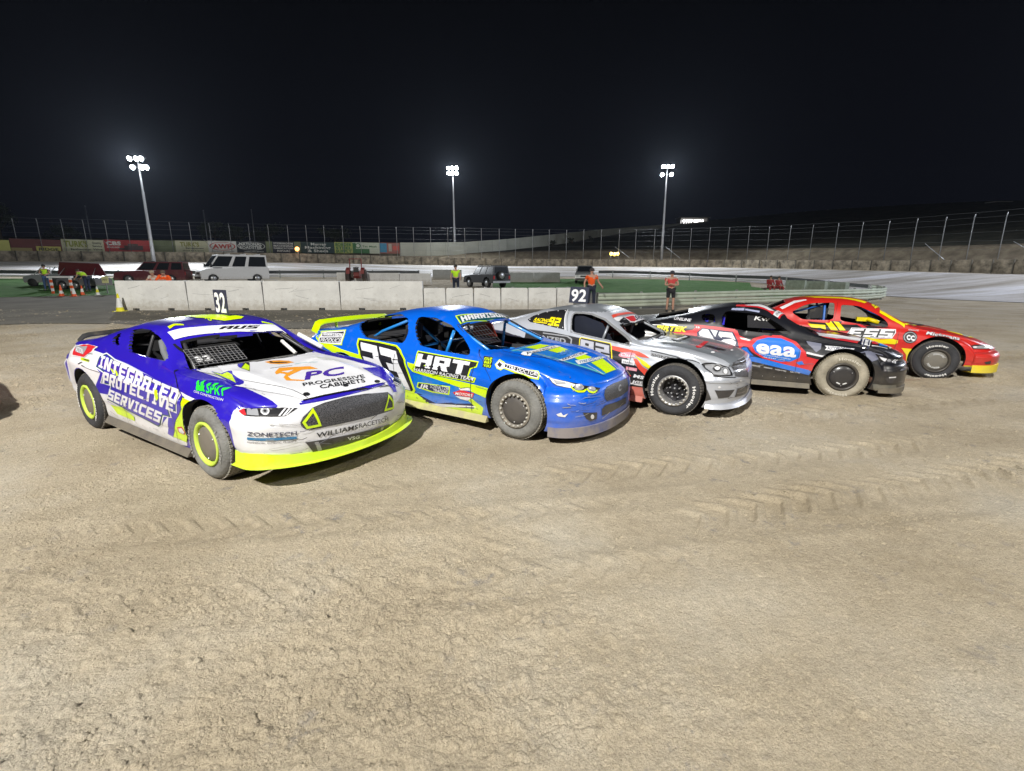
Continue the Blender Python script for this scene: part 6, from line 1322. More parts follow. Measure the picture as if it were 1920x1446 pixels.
# boards on the left half
def board(px0, px1, name, cat, label, base, items, s=1.03, top=None):
    pa, pb = on(px0, s), on(px1, s); t0 = 447 + 8.5 * max(0, px0) / 750; t1 = 447 + 8.5 * max(0, px1) / 750; b0 = 471.5 + 4 * max(0, px0) / 750; b1 = 471.5 + 4 * max(0, px1) / 750
    A = at(px0, b0, pa.y); B = at(px1, b1, pb.y); T = at(px0, t0, pa.y); h = T.z - A.z; ex = B - A; ex.z = 0; ez = Vector((0, 0, h)); n = ex.cross(ez).normalized(); root_mb = MB()
    Pq = [A, A + ex, A + ex + ez, A + ez]; o = A.copy()
    root_mb.add([p - o for p in Pq] + [p - o - (n if n.y < 0 else -n) * .08 for p in Pq], [(0, 1, 2, 3), (7, 6, 5, 4), (0, 4, 5, 1), (1, 5, 6, 2), (2, 6, 7, 3), (3, 7, 4, 0)], 0)
    mats_ = [mat('board %.2f %.2f %.2f' % base, base, .7, var=.12, vscale=.8)]; W_ = ex.length
    n = n if n.y < 0 else -n; e1 = ex.normalized() if ex.x > 0 else -ex.normalized()
    for it in items:
        col = it[1]; mm = mat('ink %.2f %.2f %.2f' % col, col, .6)
        if mm not in mats_: mats_.append(mm)
        mi = mats_.index(mm)
        if it[0] == 'T':
            _, _, s_, u0, u1, v0, v1 = it[:7]; V2, F2 = text_tris(s_, it[7] if len(it) > 7 else .02); q = [e1 * (u0 + (u1 - u0) * a) * W_ + ez * (v0 + (v1 - v0) * b_) + n * .012 for a, b_ in V2]
            for f in F2: root_mb.add([q[i] for i in f], [tuple(range(len(f)))], mi)
        elif it[0] == 'R':
            _, _, u0, u1, v0, v1 = it; q = [e1 * u * W_ + ez * v + n * .006 for u, v in ((u0, v0), (u1, v0), (u1, v1), (u0, v1))]; root_mb.add(q, [(0, 1, 2, 3)], mi)
        elif it[0] == 'E':
            _, _, cu_, cv_, ru, rv, w_ = it; N_ = 28; q = []
            for k in range(N_):
                a = 2 * math.pi * k / N_
                for g in (1, 1 - w_): q.append(e1 * (cu_ + ru * g * math.cos(a)) * W_ + ez * (cv_ + rv * g * math.sin(a)) + n * .009)
            root_mb.add(q, [(2 * k, 2 * ((k + 1) % N_), 2 * ((k + 1) % N_) + 1, 2 * k + 1) for k in range(N_)], mi)
    ob = root_mb.build(name, mats_, None, fix=False); ob.location = o; tag(ob, label, cat, 'advertising boards along the outer wall')
CR = (.50, .50, .34); OL = (.16, .19, .10); K = (.02, .025, .03); W1 = (.6, .62, .58); Rd = (.42, .05, .05); GN = (.03, .13, .04)
board(-70, 21, 'advertising_board', 'sign', 'yellow-green board at the far left edge of the fence', (.42, .42, .12), [('R', (.25, .22, .06), .1, .5, .2, .8)])
board(22, 118, 'advertising_board', 'sign', 'dark red board with a small yellow sign on its lower half', (.13, .04, .035), [('R', (.45, .42, .10), .48, .97, .06, .46), ('T', K, 'RIDGE', .53, .92, .12, .36), ('R', (.3, .25, .1), 0, .4, 0, .3)])
board(118, 197, 'advertising_board', 'sign', 'cream board with olive lettering next to the red CBS board', CR, [('T', (.24, .27, .05), "TURK'S", .06, .62, .42, .9, .05), ('T', K, 'Earthmoving', .2, .66, .14, .3), ('T', K, 'Quality', .72, .95, .68, .85), ('T', K, 'Service', .72, .95, .42, .58), ('T', K, 'Value', .72, .95, .16, .32)])
board(197, 285, 'advertising_board', 'sign', 'red board with white CBS lettering and a dark truck', Rd, [('T', W1, 'CBS', .05, .36, .56, .88, .05), ('T', W1, 'HAULAGE', .06, .32, .34, .46), ('R', (.08, .05, .05), .42, .82, .18, .55), ('R', (.10, .07, .06), .50, .72, .55, .70), ('R', (.08, .05, .05), .3, .44, .2, .34)])
board(285, 331, 'advertising_board', 'fence panel', 'plain olive green panel to the right of the red CBS board', OL, [])
board(331, 392, 'advertising_board', 'sign', 'cream board with olive lettering next to the AWP board', CR, [('T', (.22, .22, .04), "TURK'S", .14, .72, .5, .88, .04), ('T', K, 'Earthmoving', .3, .85, .3, .45), ('T', K, 'phone for a quote', .2, .85, .12, .22)])
board(392, 445, 'advertising_board', 'sign', 'white board with red AWP inside a red oval', (.6, .6, .56), [('E', (.42, .05, .04), .5, .55, .46, .36, .1), ('T', (.42, .05, .04), 'AWP', .15, .82, .36, .74, .05), ('T', K, 'welding products', .1, .9, .08, .16)])
board(445, 500, 'advertising_board', 'sign', 'black board with white lettering in an oval', K, [('T', W1, 'NATIONAL', .1, .86, .62, .88, .04), ('T', W1, 'ROADSTER', .1, .86, .34, .6, .04), ('E', W1, .5, .58, .47, .36, .06), ('T', W1, 'suspension springs', .25, .9, .08, .17)])
board(500, 512, 'advertising_board', 'fence panel', 'narrow olive panel between two black boards', OL, [])
board(512, 553, 'advertising_board', 'sign', 'dark navy board with four rows of pale lettering left of the orange lamp', (.02, .025, .04), [('T', W1, 'STOREROOM', .06, .94, .76, .92), ('T', W1, 'MACHINING', .06, .94, .55, .7), ('T', W1, 'FABRICATION', .06, .94, .34, .5), ('T', W1, 'REPAIRS', .2, .8, .1, .26)])
board(553, 565, 'advertising_board', 'fence panel', 'narrow olive panel behind the orange lamp', OL, [])
board(565, 628, 'advertising_board', 'sign', 'dark green board reading Murray Machining and Sheds', (.015, .04, .04), [('T', W1, 'Murray', .3, .76, .7, .94), ('T', W1, 'Machining', .12, .88, .4, .64), ('T', W1, '& Sheds', .2, .8, .1, .34)])
board(628, 662, 'advertising_board', 'sign', 'yellow-green board crowded with green lettering', (.30, .34, .10), [('T', GN, 'BORDER', .06, .94, .66, .94, .04), ('T', GN, 'STEEL', .06, .94, .36, .62, .04), ('T', GN, 'SUPPLY', .06, .94, .06, .32, .04)])
board(662, 712, 'advertising_board', 'sign', 'white and green board with a swoosh', (.48, .52, .42), [('R', GN, 0, .62, .0, .42), ('R', GN, 0, .12, .42, .95), ('E', GN, .2, .7, .1, .24, .35), ('T', GN, 'Tec Mesh', .36, .9, .56, .74)])
board(712, 750, 'advertising_board', 'sign', 'blue and red picture board at the right end of the row', (.30, .12, .10), [('R', (.04, .22, .36), 0, .36, .1, .95), ('R', (.4, .36, .3), .45, .6, .2, .9), ('R', (.5, .08, .06), .66, .96, .3, .7)])
# pale wall that climbs the hill
wl = [(750, 455, 480, 1.05), (800, 455, 480, 1.05), (870, 454, 478, 1.07), (950, 448.5, 473, 1.12), (1000, 443.5, 468, 1.2), (1060, 437.5, 462, 1.32), (1120, 431, 455, 1.48), (1200, 425, 446, 1.65), (1275, 419, 438, 1.85)]
bw = empty('boundary_wall', at(870, 478, 85)); tag(bw, 'long pale corrugated wall climbing the hill behind the fence', 'wall'); BO = bw.location
PAN = mat('pale sheet wall', (.46, .48, .42), .7, var=.12, vscale=.4)
for a, b in zip(wl, wl[1:]):
    n_ = max(1, int((b[0] - a[0]) / 24)); 
    for j in range(n_):
        q = []
        for t in (j / n_, (j + 1) / n_):
            px = a[0] + (b[0] - a[0]) * t; Y = float(YW(px)) * (a[3] + (b[3] - a[3]) * t); q.append((at(px, a[2] + (b[2] - a[2]) * t, Y), at(px, a[1] + (b[1] - a[1]) * t, Y)))
        m_ = MB(); (A0, A1), (B0, B1) = q; d = Vector((0, .06, 0)); g = (B0 - A0) * .004
        m_.add([p - BO for p in (A0 + g, B0 - g, B1 - g, A1 + g, A0 + g + d, B0 - g + d, B1 - g + d, A1 + g + d)], [(0, 1, 2, 3), (7, 6, 5, 4), (3, 2, 6, 7), (0, 4, 5, 1), (0, 3, 7, 4), (1, 5, 6, 2)]); m_.build('wall_panel', PAN, bw)
m_ = MB(); A = at(888, 477, 87); B = at(888, 456, 87); m_.box((A + B) / 2 - BO - Vector((0, .3, 0)), (.7, .05, (B - A).length)); m_.build('door', mat('grey door', (.22, .23, .22), .6), bw)
# ------------------------------------------------------------------ floodlight towers
LAMP = mat('lit floodlight', (1, 1, 1), emit=(.93, .97, 1.0), estr=140)
POLE = mat('pole steel', (.45, .46, .48), .45, metal=.4)
def tower(pb, pt, Y, rows, label, watts, aim):
    b = at(pb[0], pb[1], Y); x, y = b.x, b.y; zt = at(pt[0], pt[1], Y).z; r = empty('floodlight_tower', b); tag(r, label, 'floodlight', 'floodlight towers beyond the track')
    lean = at(pt[0], pt[1], Y).x - b.x; h = zt - b.z; z0 = -1.0
    m_ = MB(); m_.tube([(0, 0, z0), (lean * .33, 0, h * .33), (lean * .34, 0, h * .335), (lean * .66, 0, h * .66), (lean * .665, 0, h * .665), (lean, 0, h + .4)], [.22, .19, .16, .14, .115, .09], 0, 12); m_.build('pole', POLE, r)
    for k, (dz, xs) in enumerate(rows):
        m_ = MB(); m_.box((lean, 0, h + dz), (1.9, .08, .08)); m_.build('crossarm', POLE, r)
        for xo in xs:
            m_ = MB(); m_.lathe([(.0, -.10), (.27, -.10), (.31, .0), (.24, .2), (.12, .3), (0, .32)], (0, 0, 0), 'y', 0, 18); m_.lathe([(0, -.115), (.26, -.113)], (0, 0, 0), 'y', 1, 18)
            hd = m_.build('lamp_head', [POLE, LAMP], r, fix=False); hd.location = (lean + xo, -.25, h + dz - .05); hd.rotation_euler = (R(28), 0, R(8 * xo))
            m_ = MB()
    L_ = bpy.data.lights.new('tower_light', 'SPOT'); L_.energy = watts; L_.spot_size = R(150); L_.spot_blend = .5; L_.shadow_soft_size = .6; L_.color = (.90, .95, 1.0)
    lo = bpy.data.objects.new('tower_light', L_); COL.objects.link(lo); lo.location = (x + lean, y - 1.0, zt - .2); lo.rotation_euler = (Vector(aim) - lo.location).to_track_quat('-Z', 'Y').to_euler()
    return r
tower((287, 478), (258, 297), 64, [(.0, (-.75, .05, .62)), (-1.0, (-.55, .55, 1.1))], 'left floodlight tower, its pole rising between the red CBS board and the cream board', 26000, (-20, 35, 0))
tower((853, 482), (849, 320), 84, [(.40, (-.62, -.05, .58)), (-.35, (-.6, 0, .6))], 'middle floodlight tower in front of the pale wall', 20000, (-3, 45, 0))
tower((1240, 486), (1251, 316), 82, [(.30, (-.7, 0, .68)), (-.85, (-.8, .62))], 'right floodlight tower, nearest the lit commentary box', 20000, (18, 45, 0))
# ------------------------------------------------------------------ barriers and rails
CONC = mat('white concrete', (.78, .78, .76), .85, var=.10, vscale=1.6, dust=.55, bump=.3, bscale=12)
SCUFF = mat('grey scuff', (.30, .30, .30), .8)
def gz(x, y): return float(terr(x, y))
def block(pxa, pxb, Ya, Yb, h, label, grp, notches=2, th=.42, m=CONC, scuffs=0, rs=None):
    a = Vector(((pxa - 960) / 920 * Ya, Ya, 0)); b = Vector(((pxb - 960) / 920 * Yb, Yb, 0)); L = (b - a).length - .025; ang = math.atan2(b.y - a.y, b.x - a.x)
    c = (a + b) / 2; z = min(gz(a.x, a.y), gz(b.x, b.y)) - .02; r = empty('concrete_barrier', (c.x, c.y, z), ang); tag(r, label, 'barrier', grp)
    pts = [(-L / 2, 0)]
    for k in range(notches):
        x = -L / 2 + L * (k + .5) / notches; pts += [(x - .14, 0), (x - .14, .14), (x + .14, .14), (x + .14, 0)]
    pts += [(L / 2, 0), (L / 2, .12), (L / 2 - .02, h - .03), (L / 2 - .05, h), (-L / 2 + .05, h), (-L / 2 + .02, h - .03), (-L / 2, .12)]
    mb = MB(); mb.prism(pts, th, 0, (0, -th / 2, 0), (1, 0, 0), (0, 0, 1), (0, 1, 0)); rg = random.Random(int(pxa))
    for k in range(scuffs):
        x = rg.uniform(-L / 2 + .2, L / 2 - .9); zz = rg.uniform(.5, h - .2); l = rg.uniform(.3, 1.0); sl = rg.uniform(-.15, .2)
        pth = [(x + l * t, zz + sl * t + .008 * math.sin(t * 5 + k)) for t in (0, .3, .6, 1)]
        V2, F2 = stroke(pth, rg.uniform(.005, .014)); mb.add([(u, -th / 2 - .003, v) for u, v in V2], F2, 1)
    mb.build('block', [m, SCUFF], r)
    mb = MB(); mb.tube([(-L / 2 + .5, 0, h - .01), (-L / 2 + .5, 0, h + .03), (-L / 2 + .62, 0, h + .03), (-L / 2 + .62, 0, h - .01)], .012); mb.build('lifting_loop', STEEL, r)
G1 = 'white concrete barriers along the pit lane'
J = [235, 365, 504, 645, 797]
LB = ['white concrete barrier at the left end of the row, beside the yellow cone', 'white scuffed concrete barrier behind the 32 roof board, second long block', 'third long white concrete barrier, behind the gap between the two nearest cars', 'last long white concrete barrier, next to the shorter blocks']
for i in range(4): block(J[i], J[i + 1], 22 + .25 * i, 22 + .25 * (i + 1), 1.33, LB[i], G1, scuffs=4)
J2 = [797, 838, 889, 939, 989, 1041, 1072]; o_ = ['first', 'second', 'third', 'fourth', 'fifth', 'sixth']
for i in range(6): block(J2[i], J2[i + 1], 23.0 + .1 * i, 23.1 + .1 * i, 1.02, 'low white concrete barrier, %s short block to the right of the long ones' % o_[i], G1, 0, scuffs=1)
G2 = 'white concrete barriers on the infield'
for i, (a, b) in enumerate(((640, 697), (697, 755), (755, 812))): block(a, b, 47, 47, 1.05, ['white infield barrier behind the red tractor', 'middle white infield barrier right of the red tractor', 'right-hand white infield barrier of the three by the tractor'][i], G2, 0)
GC = mat('grey concrete', (.34, .35, .34), .9, var=.15, dust=.3)
for i, (a, b, Y) in enumerate(((815, 868, 56), (950, 1000, 51), (1000, 1048, 51))): block(a, b, Y, Y, 1.0, ['grey infield barrier left of the man in the yellow-green vest', 'grey infield barrier just right of the black off-roader', 'grey infield barrier next to the silver pickup'][i], G2, 0, m=GC)
GG = mat('green-grey concrete', (.24, .28, .23), .9, var=.25, dust=.4)
for i, (a, b) in enumerate(((1464, 1500), (1500, 1538), (1538, 1577))): block(a, b, 39, 38 - .3 * i, 1.0, ['green-grey concrete barrier next to the two seated people in red', 'middle green-grey concrete barrier inside the rail bend', 'green-grey concrete barrier closest to the rail bend'][i], G2, 1, m=GG)
def rail(path, label, m, beams=((.46, .30), (.12, .30)), step=2.2, post=True, h=.82):
    P = [Vector((x, y, gz(x, y))) for x, y in path]; r = empty('guard_rail', P[0]); tag(r, label, 'guard rail'); O = r.location
    Q = [P[0]]
    for a, b in zip(P, P[1:]):
        n = max(1, int((b - a).length / .8))
        for k in range(1, n + 1):
            q = a.lerp(b, k / n); Q.append(Vector((q.x, q.y, gz(q.x, q.y))))
    for (zb, hh) in beams:
        prof = [(0, 0), (.05, .04), (.05, .10), (0, .15), (.05, .20), (.05, .26), (0, .30)]; V = []; Fc = []; n = len(prof)
        for i, q in enumerate(Q):
            d = (Q[min(i + 1, len(Q) - 1)] - Q[max(i - 1, 0)]); d.z = 0; d.normalize(); nr = Vector((d.y, -d.x, 0))
            for (o, z) in prof: V.append(q + nr * o + Vector((0, 0, zb + z)) - O)
        for i in range(len(Q) - 1):
            for k in range(n - 1): Fc.append((i * n + k, (i + 1) * n + k, (i + 1) * n + k + 1, i * n + k + 1))
        mb = MB(); mb.add(V, Fc, 0, False); mb.build('rail_beam', m, r)
    acc = 0; last = Q[0]; PM = mat('rail post', (.26, .28, .26), .7, var=.2)
    for i, q in enumerate(Q):
        acc += (q - last).length; last = q
        if acc > step or i == 0:
            acc = 0; d = (Q[min(i + 1, len(Q) - 1)] - Q[max(i - 1, 0)]); nr = Vector((d.y, -d.x, 0)).normalized(); mb = MB()
            mb.box(q - nr * .07 + Vector((0, 0, h / 2 - .1)) - O, (.10, .10, h + .2)); mb.build('post', PM, r)
    return r
def pY(l): return [((p - 960) / 920 * Y, Y) for p, Y in l]
RG = mat('green-grey rail', (.50, .56, .46), .6, metal=.2, var=.15, vscale=1.5, dust=.3)
rail(pY([(1119, 22.9), (1200, 23.5), (1300, 24.6), (1400, 26), (1500, 27.8), (1570, 29.4), (1615, 31.2), (1640, 33), (1649, 35), (1642, 37.5), (1620, 40)]), 'green-grey double guard rail sweeping round in a hairpin bend behind the cars', RG)
RD = mat('dark rail', (.10, .11, .11), .6, metal=.2); 
def far_rail(path, label):
    r = rail(path, label, RD, beams=((.46, .3),), step=4.2); P = [Vector((x, y, gz(x, y))) for x, y in path]; O = r.location; pts = []
    for a, b in zip(P, P[1:]):
        for k in range(12): q = a.lerp(b, k / 12); pts.append(Vector((q.x, q.y, gz(q.x, q.y) + .30)) - O + Vector((0, -.05, 0)))
    mb = MB(); mb.tube(pts, .05, 0, 6); mb.build('lower_pipe', mat('white pipe', (.6, .6, .58), .6), r)
far_rail(pY([(1618, 40.6), (1560, 44), (1450, 49.5), (1300, 55), (1118, 59)]), 'dark guard rail with a white lower pipe along the far side of the grass')
far_rail(pY([(-150, 37), (0, 42), (300, 47), (600, 53), (790, 56.5)]), 'dark guard rail with a white lower pipe behind the parked vans')
# ------------------------------------------------------------------ cones, stands, signs
def cone(px, Y, h, label, bands_, grp='traffic cones'):
    x = (px - 960) / 920 * Y; r = empty('traffic_cone', (x, Y, gz(x, Y))); tag(r, label, 'cone', grp); R0 = h * .2
    ms = [mat('cone orange', (.75, .10, .02), .6), mat('cone white', (.75, .75, .72), .6), mat('cone yellow', (.75, .68, .02), .6)]
    mb = MB(); n = len(bands_); pr = []; mt = []
    for i in range(n + 1): t = i / n; pr.append((R0 * (1 - t * .82), h * t))
    mb.lathe(pr + [(0, h)], (0, 0, 0), 'z', n=16, mats=list(bands_) + [bands_[-1]]); mb.build('cone_body', ms, r); mb = MB(); mb.box((0, 0, .02), (R0 * 2.6, R0 * 2.6, .04)); mb.build('base', ms[bands_[0]], r)
cone(232, 21.4, .78, 'yellow and white striped cone at the end of the white barrier', (2, 1, 1, 2))
cone(129, 30.5, .70, 'orange cone with white band under the striped stand', (0, 1, 0, 0)); cone(152, 30.5, .66, 'orange cone with white band right of the striped stand', (0, 1, 1, 0))
cone(168, 31.5, .62, 'small orange cone beside the legs of the bending man', (0, 1, 0)); cone(196, 31.5, .58, 'white-topped pale cone right of the bending man', (1, 2, 1))
x0, Y0 = (132 - 960) / 920 * 32, 32.0; r = empty('striped_stand', (x0, Y0, gz(x0, Y0))); tag(r, 'white trestle stand with orange and white striped legs', 'stand')
mb = MB(); mb.box((0, 0, 1.08), (1.5, .25, .10)); mb.build('top_board', WHT, r)
for sx in (-.62, .62):
    mb = MB()
    for k in range(6): mb.box((sx - sx * .1 * k * 0, 0, .1 + .18 * k), (.14, .08, .175), k % 2)
    mb.build('leg', [mat('cone orange', (.75, .1, .02)), WHT], r)
x0, Y0 = (214 - 960) / 920 * 33, 33.0; r = empty('small_sign', (x0, Y0, gz(x0, Y0))); tag(r, 'small pale yellow sign on a post left of the dark red wagon', 'sign')
mb = MB(); mb.box((0, 0, .9), (.42, .03, .42)); V2, F2 = text_tris('PIT', .02); mb.add([(-.15 + .3 * u, -.02, .82 + .15 * v) for u, v in V2], F2, 1); mb.build('panel', [mat('pale yellow', (.6, .6, .3)), mat('ink', (.05, .05, .05))], r); mb = MB(); mb.box((0, .03, .4), (.05, .04, .9)); mb.build('post', GALV, r)
# ------------------------------------------------------------------ support vehicles
GLASS = mat('dark glass', (.015, .018, .022), .12, coat=.5, spec=.6)
LENS = mat('lamp lens', (.6, .62, .62), .15, coat=.6)
def vehicle(name, label, cat, px, Y, rz, L, W, H, belt, cab, col, wr=.36, wx=None, hoodz=None, nosez=None, tailz=None, split=(), group=None, sill=.28, lights=True, z0=0):
    x = (px - 960) / 920 * Y; r = empty(name, (x, Y, gz(x, Y) + z0), R(rz)); tag(r, label, cat, group)
    hz = hoodz or belt; nz = nosez or hz - .12; tz = tailz or belt; xb0, xb1, xt0, xt1 = cab; wx = wx or (-L * .29, L * .31)
    low = [(-L / 2, sill), (-L / 2, tz), (xb0, belt), (xb1, belt), (L / 2 - .12, nz), (L / 2, nz - .12), (L / 2, sill)]
    # side outline with wheel openings
    pts = [(-L / 2, sill)] ; 
    for w_ in wx:
        pts += [(w_ - wr * 1.2, sill)] + [(w_ - wr * 1.2 * math.cos(a), sill + wr * 1.25 * math.sin(a)) for a in (.5, 1.0, 1.57, 2.14, 2.64)] + [(w_ + wr * 1.2, sill)]
    pts += [(L / 2, sill), (L / 2 + .02, sill + .15), (L / 2, nz - .14), (L / 2 - .14, nz), (xb1, hz if hoodz else belt), (xb0, belt), (-L / 2 + .05, tz), (-L / 2, tz - .1)]
    mb = MB(); mb.prism(pts, W, 0, (0, -W / 2, 0), (1, 0, 0), (0, 0, 1), (0, 1, 0)); o = mb.build('body', col, r); 
    bm = bmesh.new(); bm.from_mesh(o.data); es = [e for e in bm.edges if len(e.link_faces) == 2 and e.calc_face_angle(0) > 1.2 and abs(abs(e.verts[0].co.y) - W / 2) < .01 and abs(abs(e.verts[1].co.y) - W / 2) < .01 and min(e.verts[0].co.z, e.verts[1].co.z) > sill + .1]
    try: bmesh.ops.bevel(bm, geom=es, offset=.05, segments=2, affect='EDGES')
    except Exception: pass
    bm.to_mesh(o.data); bm.free()
    wi = W / 2 - .06; wt = W / 2 - (.10 if H > 2.1 else .22)
    P = [(xb0, -wi, belt - .01), (xb1, -wi, belt - .01), (xb1, wi, belt - .01), (xb0, wi, belt - .01), (xt0, -wt, H), (xt1, -wt, H), (xt1, wt, H), (xt0, wt, H)]
    mb = MB(); mb.add(P, [(0, 3, 2, 1), (4, 5, 6, 7), (0, 1, 5, 4), (1, 2, 6, 5), (2, 3, 7, 6), (3, 0, 4, 7)]); mb.build('cabin', col, r)
    P = [Vector(p) for p in P]
    def quad(a, b, c, d, m0, m1, n0, n1, off=.012):
        f = lambda u, v: (a.lerp(b, u)).lerp(d.lerp(c, u), v); q = [f(m0, n0), f(m1, n0), f(m1, n1), f(m0, n1)]; n = (b - a).cross(d - a).normalized(); mb = MB(); mb.add([p + n * off for p in q], [(0, 1, 2, 3)]); return mb
    cuts = [0] + list(split) + [1]
    for a, b, c, d in ((P[0], P[1], P[5], P[4]), (P[2], P[3], P[7], P[6])):
        for u0, u1 in zip(cuts, cuts[1:]):
            if a is P[2]: u0, u1 = 1 - u1, 1 - u0
            quad(a, b, c, d, u0 + .03, u1 - .03, .08, .86).build('side_window', GLASS, r, fix=False)
    quad(P[1], P[2], P[6], P[5], .06, .94, .08, .90).build('windscreen', GLASS, r, fix=False); quad(P[3], P[0], P[4], P[7], .08, .92, .15, .85).build('rear_window', GLASS, r, fix=False)
    for w_ in wx:
        for sg in (-1, 1):
            mb = MB(); mb.lathe([(0, -.12), (wr * .6, -.12), (wr * .64, -.10)], (0, 0, 0), 'y', 1, 20); mb.lathe([(wr * .62, -.11), (wr * .95, -.11), (wr, -.07), (wr, .11), (0, .11)], (0, 0, 0), 'y', 0, 20)
            o = mb.build('wheel', [mat('plain tyre', (.02, .02, .02), .8), mat('plain rim', (.35, .36, .37), .35, metal=.6)], r); o.location = (w_, sg * (W / 2 - .12), wr); o.rotation_euler = (0, 0, 0 if sg < 0 else math.pi)
    if lights:
        for sg in (-1, 1):
            mb = MB(); mb.prism([(-.16, -.07), (.16, -.09), (.14, .08), (-.14, .10)], .03, 0, (L / 2 - .0, sg * (W / 2 - .26), nz - .24), (0, 1, 0), (0, 0, 1), (1, 0, 0)); mb.build('headlight', LENS, r)
            mb = MB(); mb.box((-L / 2 - .005, sg * (W / 2 - .12), tz - .25), (.03, .14, .28)); mb.build('tail_light', mat('tail lens', (.35, .01, .01), .3), r)
        mb = MB(); mb.box((L / 2 + .01, 0, nz - .28), (.03, W * .45, .16)); mb.build('grille', BLACK, r)
        mb = MB(); mb.box((L / 2 + .03, 0, sill + .12), (.10, W * .96, .22)); mb.build('bumper', BLACK, r)
    return r
van = vehicle('van', 'white van with dark windows and roof bars, its front door open', 'van', 450, 46, 224, 5.6, 1.98, 2.42, 1.30, (-2.75, 2.1, -2.70, 1.25), mat('van white', (.62, .63, .64), .4, coat=.4, dust=.4), wr=.36, wx=(-1.75, 1.85), hoodz=1.22, nosez=1.05, tailz=1.30, split=(.38, .66), group=None)
mb = MB()
for xo in (-2.2, -1.0, .3): mb.box((xo, 0, 2.47), (.06, 1.6, .07))
mb.build('roof_bars', WHT, van)
for sg in (-1, 1): mb = MB(); mb.box((1.95, sg * 1.10, 1.45), (.12, .2, .34)); mb.tube([(1.95, sg * .95, 1.35), (1.95, sg * 1.08, 1.4)], .03); mb.build('mirror', BLACK, van)
mb = MB(); mb.box((-.2, -.995, .55), (5.0, .02, .10)); mb.build('side_moulding', BLACK, van)
for xo in (-1.15, .62): mb = MB(); mb.box((xo, -.994, 1.0), (.025, .01, 1.0)); mb.build('door_seam', BLACK, van)
mb = MB(); mb.prism([(0, .35), (0, 1.25), (-.15, 2.2), (-1.0, 2.2), (-1.05, .35)], .05, 0, (1.30, -.98, 0), (.55, -.83, 0), (0, 0, 1), (.83, .55, 0)); mb.build('open_door', [mat('van white', (.6, .6, .6))], van)
MAR = mat('maroon paint', (.10, .010, .018), .4, coat=.5, dust=.35)
ute = vehicle('wagon', 'dark red work vehicle with roof racks and a grey panel, front door hanging open', 'wagon', 306, 43, 195, 5.2, 1.85, 1.78, 1.08, (-2.5, 1.0, -2.45, .35), MAR, hoodz=1.05, nosez=.92, split=(.3, .62))
mb = MB()
for xo in (-2.1, -.9, .1): mb.box((xo, 0, 1.83), (.05, 1.4, .06))
mb.build('roof_rack', BLACK, ute); mb = MB(); mb.box((-1.25, -.93, 1.15), (.5, .03, 1.0)); mb.build('grey_panel', mat('grey panel', (.22, .23, .23)), ute)
mb = MB(); mb.tube([(1.0, -.95, 1.0), (1.35, -1.55, 1.05), (1.1, -1.45, 1.6), (.6, -.98, 1.7), (.45, -.95, 1.65)], .035); mb.prism([(0, .35), (0, 1.0), (.75, 1.0), (.75, .35)], .04, 0, (1.0, -.95, 0), (.5, -.86, 0), (0, 0, 1), (.86, .5, 0)); mb.build('open_door', MAR, ute)
suv = vehicle('off_roader', 'black off-road wagon seen from its rear corner, spare wheel on the back', 'off-roader', 913, 44, 128, 4.5, 1.85, 1.82, 1.12, (-2.2, .85, -2.15, .25), mat('suv black', (.008, .009, .011), .5, dust=.05), wr=.38, hoodz=1.1, nosez=1.0, split=(.36, .68), sill=.42)
mb = MB(); mb.lathe([(0, -.10), (.24, -.10), (.26, -.08)], (0, 0, 0), 'y', 1, 20); mb.lathe([(.25, -.09), (.36, -.08), (.37, .08), (0, .08)], (0, 0, 0), 'y', 0, 20); o = mb.build('spare_wheel', [mat('plain tyre', (.02, .02, .02)), mat('plain rim', (.4, .4, .4))], suv); o.location = (-2.36, .1, 1.02); o.rotation_euler = (0, 0, -math.pi / 2)
mb = MB(); mb.box((-2.2, 0, .5), (.16, 1.8, .16)); mb.build('rear_bumper', GALV, suv)
mb = MB(); mb.box((-.8, -.70, 1.86), (2.0, .05, .05)); mb.box((-.8, .70, 1.86), (2.0, .05, .05)); mb.build('roof_rack', BLACK, suv)
pk = vehicle('pickup', 'silver pickup facing the camera behind the man in the orange shirt', 'pickup', 1093, 50, 262, 5.0, 1.85, 1.68, 1.05, (-.9, .95, -.6, .45), mat('pickup silver', (.34, .35, .35), .35, metal=.4, coat=.4), hoodz=1.02, nosez=.95, split=(.5,))
rc = vehicle('trailer', 'open trailer beyond the cones with a large dark red lid propped up', 'trailer', 165, 36, 185, 3.4, 1.7, .95, .8, (-1.4, 1.4, -1.35, 1.35), mat('trailer grey', (.12, .12, .13), .6, dust=.5), wr=.28, wx=(-.3, .55), lights=False)
mb = MB(); mb.prism([(-1.6, 0), (1.55, -.02), (1.65, .10), (1.25, .95), (-1.35, .85)], .06, 0, (0, -.5, .98), (1, 0, 0), (0, .25, .97), (0, -.97, .25)); mb.build('raised_lid', MAR, rc)
mb = MB(); 
for xo in (-1.2, 1.1): mb.tube([(xo, .3, .9), (xo * .9, -.3, 1.5)], .02)
mb.build('prop', GALV, rc)
pr = empty('parked_racer', ((124 - 960) / 920 * 38, 38, gz((124 - 960) / 920 * 38, 38)), R(190)); tag(pr, 'white-framed stripped car left of the dark red lid', 'stripped car')
mb = MB(); mb.prism([(-1.5, .3), (-1.5, .85), (-.9, .92), (1.0, .88), (1.6, .7), (1.6, .3)], 1.6, 0, (0, -.8, 0), (1, 0, 0), (0, 0, 1), (0, 1, 0)); mb.build('body', mat('old grey paint', (.22, .24, .25), .5, dust=.5), pr)
mb = MB()
for sg in (-.7, .7): mb.tube([(-1.0, sg, .9), (-.7, sg, 1.42), (.3, sg, 1.42), (.9, sg, .9)], .035); mb.tube([(-.2, sg, .9), (-.2, sg, 1.42)], .03)
